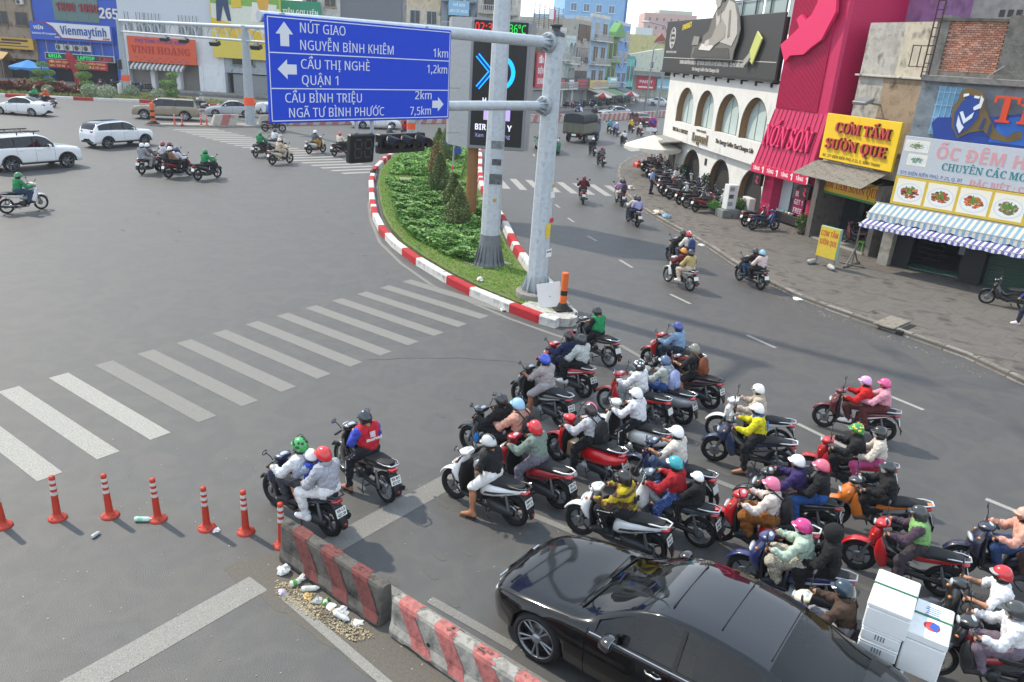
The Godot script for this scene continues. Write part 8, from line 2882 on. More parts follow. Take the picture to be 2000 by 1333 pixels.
	for i in 2:
		var x := -1.0 if i == 0 else 1.0
		var s0 := sh + Vector3(x * 0.168, -0.01, 0)
		b.append([s0, elb[i], 0.056, 0.043, 2])
		b.append([elb[i], wr[i], 0.043, 0.029, 3])
		var h0 := hip + Vector3(x * 0.088, -0.015, -0.02)
		b.append([h0, kn[i], 0.092, 0.062, 5])
		b.append([kn[i], an[i], 0.06, 0.038, 6])
		var calf: Vector3 = kn[i].lerp(an[i], 0.3) + Vector3(0, 0, 0.02)
		b.append([calf, kn[i].lerp(an[i], 0.55) + Vector3(0, 0, 0.012), 0.05, 0.045, 6])
		var heel: Vector3 = an[i] + (an[i] - toe[i]) * Vector3(1, 0, 1) * 0.22 + Vector3(0, -0.045, 0)
		b.append([an[i], heel, 0.036, 0.034, 7])
		b.append([heel, toe[i], 0.035, 0.03, 7])
		b.append([an[i], toe[i].lerp(an[i], 0.35) + Vector3(0, -0.01, 0), 0.036, 0.036, 7])
	var a := sdf(b, 0.021, 0.016)
	var join := [[a, Transform3D.IDENTITY]]
	for i in 2:
		var fwd: Vector3 = (wr[i] - elb[i]).normalized()
		var basis := Basis.IDENTITY
		if called in ["idle", "phone", "pillion", "pillion_hold", "stand", "walk"]:
			basis = Basis.looking_at(fwd, Vector3(0, 1, 0.01))
		var org: Vector3 = wr[i] + basis * Vector3(0, -0.03, -0.075)
		join.append([hand_arr, Transform3D(basis * Basis.from_scale(Vector3(1 if i == 1 else -1, 1, 1)), org)])
	var hx := Transform3D(Basis(Vector3.RIGHT, tilt), head)
	join.append([head_arr, hx])
	var r := {"body": to_mesh(join), "arr": a, "head": hx, "sh": sh, "hip": hip, "kn": kn[0], "an": an[0], "toe": toe[0]}
	for g in [["long", [1, 2, 3], 0.027, 0.034], ["tee", [1, 2], 0.024, 0.03], ["trousers", [4, 5, 6], 0.019, 0.024], ["shorts", [4, 5], 0.022, 0.014], ["skirt", [4, 5, 6], 0.045, 0.04], ["vest", [1], 0.041, 0.034]]:
		r[g[0]] = subset(a, g[1], g[2], g[3], hash(called + ("long" if g[0] == "vest" else g[0])) % 1000)
	r["shoes"] = subset(a, [7], 0.011, 0.002, 5)
	r["sandal"] = null
	pose_cache[called] = r
	return r
var helmets := {}
func helmet_mesh(kind: String) -> Array:
	if helmets.has(kind):
		return helmets[kind]
	var full := kind == "full"
	var s := ms()
	var rings := []
	for k in 11:
		var q := PackedVector3Array()
		for j in 24:
			var t := TAU * j / 24
			var c := cos(t)               # +1 at the back
			var rim := (-0.075 if full else -0.03) + (-0.035 if full else -0.03) * maxf(0, c) + (0.1 if full else 0.055) * maxf(0, -c) * maxf(0, -c)
			var top := 0.135
			var f := k / 8.0
			var y: float
			var r: float
			if k <= 8:
				y = lerpf(top, rim, 1.0 - cos(f * PI / 2) if f < 1.0 else 1.0)
				y = top + (rim - top) * (1.0 - cos(f * PI / 2))
				r = pow(sin(maxf(0.06, f) * PI / 2), 0.8)
			else:
				y = rim + 0.004 * (k - 8)
				r = 0.97 - 0.06 * (k - 8)
			q.append(Vector3(sin(t) * 0.118 * r, y, c * 0.138 * r + 0.008))
		rings.append(q)
	loft(s, rings)
	var shell := fin(s)
	s = ms()
	var brim := []
	for k in 2:
		var q := PackedVector3Array()
		for j in 9:
			var a := -1.0 + 2.0 * j / 8.0
			q.append(Vector3(sin(a) * (0.118 + 0.0 * k), 0.045 - k * 0.02 - 0.012 * absf(a), -cos(a) * (0.122 + k * 0.055) + 0.004))
		for j in 9:
			var a := 1.0 - 2.0 * j / 8.0
			q.append(Vector3(sin(a) * 0.117, 0.037 - k * 0.02 - 0.012 * absf(a), -cos(a) * (0.12 + k * 0.055) + 0.004))
		brim.append(q)
	loft(s, brim, true, true)
	var br := fin(s)
	s = ms()
	tube(s, [Vector3(-0.105, -0.02, 0.0), Vector3(-0.085, -0.08, -0.03), Vector3(0, -0.118, -0.05), Vector3(0.085, -0.08, -0.03), Vector3(0.105, -0.02, 0.0)], 0.006, 4)
	helmets[kind] = [shell, br, fin(s)]
	return helmets[kind]
var mask_mesh: ArrayMesh
var face_mesh: ArrayMesh
var hair_mesh: ArrayMesh
var hood_mesh: ArrayMesh
func head_extras() -> void:
	var s := ms()
	var rings := []
	for k in 6:
		var q := PackedVector3Array()
		var y := lerpf(-0.002, -0.108, k / 5.0)
		var w: float = [0.078, 0.083, 0.08, 0.07, 0.052, 0.03][k]
		var d: float = [0.106, 0.122, 0.12, 0.108, 0.1, 0.088][k]
		for j in 11:
			var a := -1.45 + 2.9 * j / 10.0
			q.append(Vector3(sin(a) * w, y, -cos(a) * d + 0.002))
		for j in 11:
			var a := 1.45 - 2.9 * j / 10.0
			q.append(Vector3(sin(a) * w * 0.96, y, -cos(a) * d * 0.95 + 0.002))
		rings.append(q)
	loft(s, rings)
	mask_mesh = fin(s)
	s = ms()
	for x in [-1, 1]:
		ball(s, Vector3(x * 0.033, 0.006, -0.09), Vector3(0.014, 0.008, 0.008), 8)
		tube(s, [Vector3(x * 0.018, 0.03, -0.094), Vector3(x * 0.05, 0.028, -0.083)], 0.004, 4)
	tube(s, [Vector3(-0.022, -0.062, -0.094), Vector3(0, -0.064, -0.098), Vector3(0.022, -0.062, -0.094)], 0.0035, 4)
	face_mesh = fin(s)
	s = ms()
	var hr := []
	for k in 8:
		var f := k / 7.0
		hr.append(ring(Vector3(0, 0.02 - f * 0.13, 0.03 + 0.012 * sin(f * 3)), Vector3(0.06 + 0.036 * sin(minf(1, f * 1.6 + 0.3) * PI * 0.5), 0, 0), Vector3(0, 0.01, 0.05 + 0.035 * sin(minf(1, f * 1.5 + 0.3) * PI * 0.5)), 12))
	loft(s, hr)
	hair_mesh = fin(s)
	s = ms()
	hr = []
	for q in [[-0.17, 0.1, 0.12, 0.03], [-0.13, 0.115, 0.125, 0.035], [-0.09, 0.1, 0.11, 0.045], [-0.06, 0.085, 0.08, 0.06]]:
		hr.append(ring(Vector3(0, q[0], q[3]), Vector3(q[1], 0, 0), Vector3(0, 0.015, q[2] * 0.9), 14))
	loft(s, hr)
	hood_mesh = fin(s)
func person(label: String, at: Vector3, turn: float, d: Dictionary, group: String, k := 1.0) -> Node3D:
	if mask_mesh == null:
		head_extras()
	var p := pose(d.pose)
	var t := thing("person", label, "person", at, turn, group)
	t.scale = Vector3.ONE * k
	var skin := pm(d.get("skin", "a8765a"), 0.6)
	part(t, "body", p.body, skin)
	var top: String = d.get("top", "long")
	part(t, "jacket" if top == "long" else "shirt", p[top], cloth(d.tc, d.get("tp", "")))
	if d.has("vest"):
		part(t, "vest", p.vest, cloth(d.vest))
	var legs: String = d.get("legs", "trousers")
	part(t, legs, p[legs], cloth(d.lc, d.get("lp", "")))
	if d.get("shoe", "26262a") != "":
		part(t, "shoes", p.shoes, pm(d.get("shoe", "26262a"), 0.7))
	elif d.pose in ["wait", "idle", "phone"]:
		var heel: Vector3 = p.an + Vector3(0.0, 0, 0.05)
		var mid: Vector3 = (heel + p.toe) / 2
		var s := ms()
		rbx(s, Vector3(mid.x, 0.014, mid.z), Vector3(0.1, 0.022, 0.29), 0.006, Basis(Vector3.UP, 0.15))
		tube(s, [Vector3(mid.x - 0.055, 0.02, mid.z), Vector3(mid.x - 0.02, 0.1, mid.z - 0.05), Vector3(mid.x + 0.05, 0.02, mid.z - 0.01)], 0.012, 5)
		part(t, "sandal", s, pm("2e2823", 0.7))
	if d.get("sidestripe", false):
		var s := ms()
		tube(s, [p.hip + Vector3(-0.19, 0, -0.05), p.hip.lerp(p.kn, 0.6) + Vector3(-0.12, 0.0, 0), p.kn + Vector3(-0.08, 0.02, 0), p.an + Vector3(-0.055, 0.03, 0)], 0.012, 4)
		part(t, "side_stripe", s, cloth("d5d5d5"))
	var h := Node3D.new()
	h.name = "head_gear"
	t.add_child(h)
	h.transform = p.head
	if d.has("look"):
		h.transform.basis = Basis(Vector3.UP, d.look) * h.transform.basis
	var helm: String = d.get("helm", "half")
	if helm != "none":
		var hm := helmet_mesh(helm)
		var shell := part(h, "helmet", hm[0], pm(d.hc, 0.28, 0, 0, 0.8))
		part(shell, "brim", hm[1], pm(d.get("brim", d.hc), 0.3, 0, 0, 0.6))
		part(shell, "strap", hm[2], pm("1d1d1f", 0.7))
		if d.has("hstripe"):
			var s := ms()
			for x in ([0.0] if d.get("one", true) else [-0.05, 0.05]):
				var pts := []
				for i in 11:
					var a := -1.15 + 2.3 * i / 10.0
					pts.append(Vector3(x, 0.138 * cos(a) * 1.0 + 0.0, 0.142 * sin(a) + 0.008))
				tube(s, pts, 0.016, 5)
			part(shell, "stripe", s, pm(d.hstripe, 0.35))
		if d.has("hpatch"):
			var s := ms()
			var rg := RandomNumberGenerator.new()
			rg.seed = 5
			for i in 22:
				var u := Vector3(rg.randfn(), absf(rg.randfn()) * 0.9 + 0.15, rg.randfn()).normalized()
				ball(s, u * Vector3(0.106, 0.126, 0.126) + Vector3(0, 0, 0.008), Vector3(0.026, 0.026, 0.026), 6)
			part(shell, "patches", s, pm(d.hpatch, 0.35))
	elif d.get("hat", "") != "":
		var s := ms()
		lathe(s, Vector3(0, 0.05, 0.005), Vector3.UP, [[0.17, 0.0], [0.17, 0.008], [0.1, 0.02], [0.098, 0.08], [0.07, 0.1], [0.01, 0.105]], 18)
		part(h, "hat", s, cloth(d.hat))
	if helm != "full" or d.has("hair"):
		part(h, "hair", hair_mesh, pm(d.get("hair", "17120f"), 0.7))
	part(h, "face_features", face_mesh, pm("241814", 0.6))
	if d.has("mask"):
		part(h, "face_mask", mask_mesh, cloth(d.mask))
	if d.get("hood", "") != "":
		part(h, "hood", hood_mesh, cloth(d.hood))
	if d.get("hoodup", "") != "":
		var s := ms()
		ball(s, Vector3(0, 0.02, 0.03), Vector3(0.135, 0.16, 0.15), 14)
		part(h, "raised_hood", s, cloth(d.hoodup))
	return t
func backpack(label: String, at: Vector3, turn: float, pz: String, hex: String, k := 1.0) -> void:
	var p := pose(pz)
	var t := thing("backpack", label, "bag", at, turn)
	t.scale = Vector3.ONE * k
	var c: Vector3 = (p.sh as Vector3).lerp(p.hip, 0.5) + Vector3(0, -0.02, 0.2)
	var s := ms()
	vhull(s, [[c.y - 0.22, c.z + 0.0, 0.1, 0.05], [c.y - 0.19, c.z, 0.15, 0.085], [c.y, c.z, 0.15, 0.09], [c.y + 0.16, c.z - 0.01, 0.13, 0.07], [c.y + 0.22, c.z - 0.02, 0.06, 0.03]], 16, 3.2)
	part(t, "bag_body", s, cloth(hex))
	s = ms()
	vhull(s, [[c.y - 0.17, c.z + 0.09, 0.07, 0.02], [c.y - 0.14, c.z + 0.095, 0.11, 0.03], [c.y - 0.02, c.z + 0.095, 0.1, 0.025], [c.y, c.z + 0.09, 0.05, 0.01]], 14, 3.2)
	part(t, "front_pocket", s, cloth(hex))
	var sh: Vector3 = p.sh
	for x in [-1, 1]:
		s = ms()
		tube(s, [Vector3(x * 0.09, c.y + 0.17, c.z - 0.04), Vector3(x * 0.1, sh.y + 0.075, sh.z + 0.02), Vector3(x * 0.115, sh.y - 0.02, sh.z - 0.125), Vector3(x * 0.13, sh.y - 0.2, sh.z - 0.11), Vector3(x * 0.15, c.y - 0.12, c.z - 0.06)], 0.014, 5)
		part(t, "strap", s, cloth(hex))
const ROWS := [
	["dark navy scooter carrying three people in front of the barrier", -3.14, -10.05, -56, "scooter", "16203c", "202124", 0, "59-L3|427.39", 1, 1.00, ["driver in white shirt and green helmet on the navy scooter|ride long d9dadd trousers 3a3d44 half 2f9a4a mask=e6e6e6 hpatch=163d22 shoe=202020", "child in blue vest and white helmet sitting between two adults|CHILD tee c9d0da shorts 26272c half e4e4e6 vest=2747a8 tp=stripe", "pillion in grey hoodie, white trousers and red helmet|pillion long a3a4ac trousers e0dfdf half cc2226 hood=9a9ba3 shoe=ececec back=0.13"], []],
	["black motorbike of the courier in the red and blue jersey", -2.38, -11.15, -46, "cub", "131315", "202124", 1, "95-B1|477.57", 1, 0.99, ["courier in red and blue jersey looking at a phone|phone long 3d4bb5 trousers 23212a half 1d2a33 vest=b81d2c sidestripe=1 shoe="], []],
	["white and black scooter of the man in black tee and white shorts", -0.30, -10.63, -56, "scooter", "e2e3e3", "202124", 0, "59U1|077.73", 1, 0.97, ["man in black tee and white shorts with hands in his lap|idle tee 17171a shorts e3e2e0 half b9bbb9 mask=1a1a1c shoe= hstripe=3a3a3a"], []],
	["dark red scooter of the man in the grey green jacket", 0.45, -11.24, -52, "scooter", "a3161e", "1d1d1f", 0, "59-C1|563.43", 1, 0.97, ["man in grey green jacket and red helmet|wait long 77857c trousers 6f6a76 full c8232c shoe=2c2c2c"], []],
	["black motorbike with a blue plastic bag hung on it", -0.16, -12.18, -53, "cub", "17181a", "202124", 0, "", 1, 0.98, ["driver in black tracksuit and black helmet with a blue bag|ride long 19191c trousers 141416 half 1b1e20 mask=d8d8d8 shoe=b9b3a8", "pillion in peach hooded jacket and pale blue helmet|pillion_hold long c99684 trousers 1b1b1e half 8fb9d4 hood=c99684"], ["backpack|black backpack worn by the pillion in peach|pillion_hold|222226"]],
	["charcoal scooter of the man in beige tee and blue helmet", 0.67, -14.29, -44, "scooter", "1d1e20", "8f979c", 0, "59-S2|930.55", 1, 0.96, ["man in beige tee, grey shorts and royal blue helmet|wait tee a79d9a shorts a9a4a6 half 2a4fc4 shoe= skin=8d5d42"], []],
	["bright red scooter carrying a couple in navy and pale grey", 1.23, -15.78, -44, "scooter", "b5121c", "d9dadc", 0, "59-X2|300.74", 1, 0.96, ["driver in navy jacket with red striped black helmet|ride long 1f2a4d trousers 1d2440 half 1a1a1c hstripe=c2353c", "pillion in pale grey sweater and black helmet|pillion long b9bdb9 trousers 17171a half 222628 shoe=d9d9d9"], []],
	["black motorbike of the green vest rider beside the island tip", 2.02, -17.70, -41, "cub", "151618", "202124", 1, "", 1, 0.95, ["ride hailing driver in green vest bending over a phone at the island tip|phone long 1b1c1f trousers 1b1b1e half 1d1f21 vest=1f8a52 mask=1f7a4a"], []],
	["red scooter of the rider in the denim jacket", 3.89, -16.97, -50, "scooter", "a3131c", "1d1d1f", 0, "", 1, 0.94, ["rider in light denim jacket and blue helmet|ride long 7f9bb8 trousers 2a3040 half 27408a"], []],
	["maroon scooter of the man with the brown backpack", 4.02, -15.60, -47, "scooter", "3a1219", "202124", 0, "59-P2|140.94", 1, 0.93, ["man in black tee and grey helmet with leather bag|wait tee 1f1f21 shorts 1b1b1e full 77746c shoe="], ["backpack|brown leather backpack on the man in black tee|wait|7d4429"]],
	["silver grey scooter of the rider with the lavender backpack", 3.21, -14.71, -50, "retro", "7d8083", "b9bdbf", 0, "59-N1|821.82", 1, 0.94, ["rider in grey hoodie and navy helmet|ride long a9ada9 trousers 2f4f86 half 3f5a7c hood=a3a7a3 mask=cfcfcf brim=e0e0e0"], ["backpack|lavender backpack on the rider in grey hoodie|ride|9aa3cc"]],
	["red step through motorbike of the rider with spotted helmet", 2.61, -14.36, -53, "cub", "bb1a22", "c9cacc", 1, "", 1, 0.95, ["rider in white jacket with black and white spotted helmet|ride long d9d9da trousers 8f9094 half 17171a hpatch=eeeeee mask=8fb4cc"], []],
	["cream white scooter of the rider in striped track trousers", 2.37, -12.92, -50, "retro", "d9dbd6", "cfd1cc", 0, "", 1, 0.95, ["rider in white hoodie with black strap and track trousers|wait long d9d8dc trousers 17181f half e6e6e6 sidestripe=1 mask=e6dada hood=d9d8dc shoe=d9d9d9"], []],
	["shiny red retro scooter with a cardboard box on its floor", 1.44, -12.09, -50, "retro", "c4131b", "b9babc", 0, "59-T1|716.53", 1, 0.96, ["rider in pale hoodie with pink striped black helmet|wait long b9b9be trousers 161618 full 1d1b1c hstripe=d96a86 shoe=e4e4e4 hood=c3c3c8"], ["backpack|black backpack on the rider of the red retro scooter|wait|1d1e21"]],
	["dark blue motorbike of the man in cream tee and white helmet", 2.86, -11.45, -53, "cub", "1a2344", "1d1d1f", 1, "", 1, 0.95, ["man in cream tee and white helmet with a chest strap|ride tee cfcac0 trousers 44597c half e9ebec mask=e2e2e2"], []],
	["white scooter of the delivery rider in yellow and purple", 1.78, -9.86, -59, "scooter", "e0e2e3", "1b1b1d", 0, "59-G1|776.57", 1, 0.95, ["delivery rider in yellow and purple striped jacket|ride long d3c551 trousers 17171c full 151517 tp=band sidestripe=1"], []],
	["old step through motorbike with a white shopping bag on the bar", 2.64, -10.38, -56, "cub", "3a4a58", "8a9a98", 1, "59-X1|258.1", 1, 0.95, ["woman in red sweater and teal helmet with patterned trousers|wait long a31722 trousers 9fb0d0 half 1f9aa3 lp=leopard brim=e6e2d2 mask=8f1820 shoe=", "child in black coat and white helmet behind the red sweater|CHILDP long 17171a trousers 141416 half ececec"], []],
	["white motorbike of the rider in the beige hooded coat", 4.84, -13.55, -68, "cub", "dfe0df", "202124", 1, "59-S1|481.8", 1, 0.93, ["rider in beige hooded coat and white helmet|ride long b9aa98 trousers 9a948a half e9e9e9 hood=b3a492 mask=d8d2c8 brim=222222"], []],
	["dark blue sport motorbike of the yellow jersey rider", 4.57, -12.64, -70, "sport", "22304f", "1b1c20", 0, "59-K2|455.53", 1, 0.93, ["rider in bright yellow jersey with blue collar and white helmet|wait long d2c81e trousers 17171a half ededed mask=26282c hood=2c5aa8 shoe="], []],
	["black scooter carrying a purple jacket and a pink helmet", 4.68, -10.75, -62, "scooter", "191a1e", "202124", 0, "59-N3|030.52", 1, 0.93, ["driver in purple jacket and white helmet|ride long 35265c trousers 3a3238 half eceded", "pillion in black jacket, blue jeans and coral pink helmet|pillion long 141416 trousers 27508f half d9617a mask=d8d4d0"], []],
	["red and black scooter of the rider in the long brown skirt", 4.03, -9.96, -60, "scooter", "b8151f", "1c1c1e", 0, "", 1, 0.94, ["rider in cream jacket, brown skirt and pink helmet|ride long d6c8c0 skirt 8a5420 half d96a8c mask=cfc4bc hood=cbbdb4"], ["backpack|large black backpack on the rider in brown skirt|ride|1b1b1e"]],
	["red motorbike of the rider with the turtle shell helmet", 6.17, -12.06, -66, "cub", "b0141c", "1b1b1d", 0, "", 1, 0.93, ["driver in black hoodie with yellow green patterned helmet|ride long 1a1a1c trousers 17171a half 2c8a4a hpatch=d8c83a hood=1a1a1c", "pillion in cream coat with pink trousers and black helmet|pillion long cfc6b8 trousers b8487c half 141415 mask=e0e0e0"], []],
	["orange sport motorbike of the rider all in black", 6.15, -10.76, -75, "sport", "d4741f", "1b1b1d", 0, "", 1, 0.92, ["rider all in black with a white face mask and black helmet|ride long 141415 trousers 121213 half 23282b mask=dedede shoe=5c4a40"], []],
	["blue violet scooter of the woman in the mint hoodie", 4.13, -8.88, -62, "scooter", "232a5e", "b9bbc0", 0, "", 1, 0.94, ["woman in mint hoodie, checked skirt and magenta helmet|ride long b4c6b4 skirt e9e5da half c9307c lp=check mask=e6dede hood=b4c6b4", "pillion wrapped in a black hooded coat|pillion long 131314 trousers 131314 none 000000 hoodup=131314 shoe=9a9690"], []],
	["red motorbike of the rider in the light green vest", 6.03, -9.47, -63, "cub", "b3121c", "1c1c1e", 0, "", 1, 0.92, ["rider in light green vest over a plum shirt|wait long 4d3c48 trousers 3f363c full 2b2d2e vest=7fae6a"], []],
	["cream motorbike loaded with white foam boxes", 4.19, -7.59, -57, "cub", "d2c8b0", "2a2a2c", 1, "", 1, 0.94, ["rider in brown hooded jacket with dark blue helmet|ride long 4b3a30 trousers 8d8d98 half 173040 hood=4b3a30"], []],
	["navy scooter at the frame edge ridden in a peach jacket", 7.65, -9.61, -72, "scooter", "1b1e34", "202124", 0, "", 1, 0.92, ["rider in peach jacket and blue jeans at the frame edge|ride long dba08c trousers 223a66 half c9a08c", "pillion with dark trousers behind the peach jacket|pillion long d9b0a0 trousers 3c2420 half 8a8a8c"], []],
	["black rounded scooter of the man in white tee and shorts", 6.46, -8.14, -66, "retro", "1c1d1f", "202124", 0, "", 1, 0.92, ["man in white tee and dark shorts with red and grey helmet|ride tee e2e2e6 shorts 3a3a3c half c4242c brim=9a9a9c mask=26262a skin=b58264"], []],
	["black and red motorbike with bright spoked wheels at the corner", 6.19, -7.43, -70, "cub", "1a1a1c", "8f1a22", 1, "", 1, 0.93, ["rider in white jacket with a pale shoulder bag and dark helmet|ride long d9d9da trousers 6f6270 full 3a3c3c mask=d6c8c4"], []],
	["maroon scooter with a couple in red and pink riding alone", 7.32, -14.42, -64, "scooter", "5a1019", "d8d8da", 0, "", 1, 0.91, ["driver in bright red jacket with lilac helmet|ride long c41c1e trousers 4a2422 half d9a3cf mask=efe6e6 shoe=e6e2da", "pillion in pink hooded jacket and pink helmet|pillion_hold long d996a6 trousers 5a2a28 half d64a86 hood=d996a6"], []],
	["red scooter driving away over the far crossing", 3.19, -39.66, 0, "scooter", "8f1420", "202124", 0, "", 0, 0.95, ["rider in maroon jacket and maroon helmet seen from behind|ride long 5a1a2a trousers 26262c half 6a1f2c"], []],
	["dark scooter driving away beside the cafe kerb", 5.15, -39.79, -8, "scooter", "1b1b1d", "202124", 0, "", 0, 0.93, ["driver in lilac shirt in front of a large backpack|ride long a884ac trousers 8a8490 half 2a2a2c", "pillion in lilac shirt on the dark scooter by the kerb|pillion tee a884ac trousers cfc6b8 half 1d1d1f"], ["backpack|dark grey backpack on the pillion by the cafe kerb|pillion|3a3640"]],
	["black and red scooter with a couple in cream and lilac", 5.23, -34.83, -14, "scooter", "1a1a1c", "8f1a22", 0, "", 0, 0.93, ["driver in cream jacket on the black and red scooter|ride long cfc8b8 trousers 26262c half 2a2a2c", "pillion in lilac shirt with navy trousers|pillion tee a9a6cf trousers 1f2744 half 1d1d1f"], []],
	["grey scooter ahead of the orange helmet pair", 6.07, -27.75, -24, "scooter", "3a3c3e", "202124", 0, "", 1, 0.93, ["driver in black jacket and black helmet by the litter on the kerb|ride long 19191b trousers 141416 half 202123", "pillion in cream jacket with red and white helmet|pillion long d6cfc8 trousers 4a4a50 half b8232c hstripe=e6e6e6"], ["backpack|blue backpack on the pillion with red and white helmet|pillion|2f3f66"]],
	["silver motorbike with the orange helmet driver", 5.55, -24.91, -29, "cub", "c9cacb", "5a1219", 1, "", 1, 0.92, ["driver in maroon and yellow jacket with orange helmet|ride long 6a2420 trousers 26242a half d9861f vest=5a2a36", "pillion in khaki jacket with black helmet|pillion long b3a06c trousers cdbba6 half 2a2c2e shoe=e2d8cc"], []],
	["black scooter near the rice board with a shoulder bag pillion", 8.19, -25.65, -23, "scooter", "141416", "202124", 0, "", 1, 0.91, ["driver in black jacket and blue jeans|ride long 17171a trousers 2c4a6e half 202224", "pillion in pale pink jacket and sky blue helmet|pillion long d0bcb6 trousers 1b1b1e half 7fb4cc"], []],
	["white motorbike of the green jacket rider at the frame edge", -19.74, -29.45, 29, "cub", "d9dadb", "8f9294", 1, "", 1, 1.05, ["ride hailing driver in green jacket and jeans, green helmet|ride long 23824e trousers 33445c half 1f7a44 mask=8fb4cc"], []],
	["black motorbike with a couple in grey", -19.70, -39.96, 11, "cub", "1b1b1d", "4a4b4e", 0, "", 0, 1.05, ["driver in grey brown shirt and white helmet|ride long 6f6866 trousers 8d8a88 half e0e0e0", "pillion in grey hoodie and pale helmet|pillion long 8d8f92 trousers 9a9a9c half cfcfcf"], []],
	["dark motorbike half hidden behind two other bikes", -18.96, -40.94, 28, "cub", "2a1416", "202124", 0, "", 0, 1.05, ["driver in navy shirt with dark red helmet|ride long 22264a trousers 26262a half 6a1c26", "pillion in white jacket with maroon helmet|pillion long d4d0d4 trousers 3a3a40 half 7a2030"], []],
	["red scooter of the pair in white and brown", -17.90, -39.39, 28, "scooter", "7a1620", "202124", 0, "", 0, 1.04, ["driver in white shirt with blue helmet|ride long d0d3da trousers 2a2a30 half 2c4068", "pillion in brown jacket with white helmet|pillion long 8a6a54 trousers 1f1f22 half d8d8d8"], ["backpack|black backpack on the pillion in brown jacket|pillion|202124"]],
	["black scooter of the lone green jacket driver", -16.37, -39.27, 24, "scooter", "16171a", "202124", 0, "", 0, 1.04, ["ride hailing driver in green jacket alone in the junction|ride long 1f8a4f trousers 26262c half 1f7f48"], []],
	["black and red motorbike of a green jacket driver on the far crossing", -16.65, -48.51, 15, "cub", "17171a", "7a1620", 0, "", 0, 1.04, ["green jacket driver on the far crossing|ride long 1f7f4c trousers 26262c half 238a50"], []],
	["pale scooter behind the green jacket driver", -16.44, -50.77, 30, "scooter", "c8cacb", "202124", 0, "", 0, 1.04, ["driver in white shirt with dark helmet behind the green jacket|ride tee dadada trousers 6a5a62 half 2a2a2e"], []],
	["cream scooter ridden in a beige coat on the far crossing", -14.61, -45.91, 32, "scooter", "cfc2a4", "b9ad92", 0, "", 0, 1.04, ["rider in beige coat and beige helmet|ride long cbb59c trousers bdb0a0 half d0c4b4"], []],
	["white scooter of the long haired woman", -14.00, -51.52, 29, "scooter", "d3d4d4", "7a1a22", 0, "", 0, 1.03, ["woman with long dark hair and white cap on the white scooter|ride long 5a6068 trousers b88a2c half e4e4e4"], []],
	["dark scooter behind the countdown box", -12.29, -51.33, 26, "scooter", "1c1c1f", "8f1a22", 0, "", 0, 1.03, ["rider in white and mustard jacket behind the countdown box|ride long d4c9b8 trousers 2a2a2e half b83a30"], []],
	["black motorbike just below the corner of the blue sign", -20.29, -62.25, 75, "cub", "202022", "202124", 0, "", 0, 1.05, ["rider in dark clothes below the corner of the blue sign|ride long 23252a trousers 1f1f22 half 2a2c30"], []],
	["scooter hidden behind the hanging traffic light", -10.13, -57.85, 29, "scooter", "202124", "202124", 0, "", 0, 1.02, ["rider with white helmet behind the hanging traffic light|ride long 4a4d55 trousers 26262a half e6e6e6"], []],
	["scooter ridden by a red hooded person behind the banded post", -9.75, -62.82, 13, "scooter", "3a1216", "202124", 0, "", 0, 1.02, ["person in red hood behind the banded post|ride long 8f1a26 trousers 26262a none 000000 hoodup=8f1a26"], []],
	["black motorbike of the orange jacket rider by the planted kerb", -43.27, -69.99, -80, "cub", "1a1a1c", "202124", 0, "", 0, 1.05, ["rider in orange jacket beside the white sedan|ride long c8562a trousers 26262a half c96a3c"], []],
	["motorbike hidden behind the white sedan", -45.12, -71.34, -80, "cub", "1a1a1c", "202124", 0, "", 0, 1.05, ["rider in green jacket behind the white sedan|ride long 3f9a5a trousers 26262a half 2f8a4a"], []],
	["pale scooter between the pickup and the silver sedan", -31.85, -76.24, -70, "scooter", "c9cbcc", "202124", 0, "", 0, 1.05, ["rider in pale shirt with green helmet beside the pickup|ride long b9b4a8 trousers 3a4658 half 4a8a7a"], []],
	["dark red scooter beside the gantry post", -27.43, -77.87, -70, "scooter", "5a1a22", "202124", 0, "", 0, 1.05, ["rider in mustard jacket beside the gantry post|ride long c9962c trousers 2a2a2e half b9a890"], []],
	["scooter of the man in black behind the lorry", 5.28, -60.46, -12, "scooter", "202124", "202124", 0, "", 0, 0.93, ["rider in black shirt and white helmet behind the lorry|ride long 19191b trousers 2a2a30 half e4e4e4"], []],
	["scooter of the red helmet rider nearest the cafe corner", 5.43, -54.58, -12, "scooter", "3a3a3c", "202124", 0, "", 0, 0.93, ["rider in grey tee and red helmet near the cafe corner|ride tee 6a6670 trousers 2a2a30 half b3222c"], []],
	["scooter of the bareheaded rider in white", 8.77, -69.45, -12, "scooter", "202124", "202124", 0, "", 0, 0.91, ["bareheaded rider in white shirt near the parasol|ride tee dfe2e8 trousers 2a2a30 half 241c18"], []],
	["white scooter of the turquoise hooded rider", 8.57, -80.36, -12, "scooter", "c9cacc", "202124", 0, "", 0, 0.91, ["rider in turquoise rain jacket|ride long 2c9aa8 trousers 2a2a30 half 2c9aa8"], []],
	["blue scooter behind the turquoise rider", 8.96, -78.04, -12, "scooter", "2a3a6a", "202124", 0, "", 0, 0.91, ["rider in white and blue with a white helmet|ride long 8f9cc0 trousers 2a2a30 half ececec"], []],
	["dark scooter of the yellow jacket rider", 11.14, -83.17, -12, "scooter", "202124", "202124", 0, "", 0, 0.90, ["rider in yellow jacket among the far scooters|ride long d9b02a trousers 2a2a30 half d8c23a"], []],
	["red scooter behind the no parking sign", 11.59, -79.74, -12, "scooter", "8f1a22", "202124", 0, "", 0, 0.90, ["rider in pale shirt behind the no parking sign|ride long cfc8c0 trousers 2a2a30 half e0e0e0"], []],
	["scooter close to the cafe wall", 13.52, -83.12, -12, "scooter", "202124", "202124", 0, "", 0, 0.90, ["rider in plum jacket close to the cafe wall|ride long 4a3a4c trousers 2a2a30 half 2a2a30"], []],
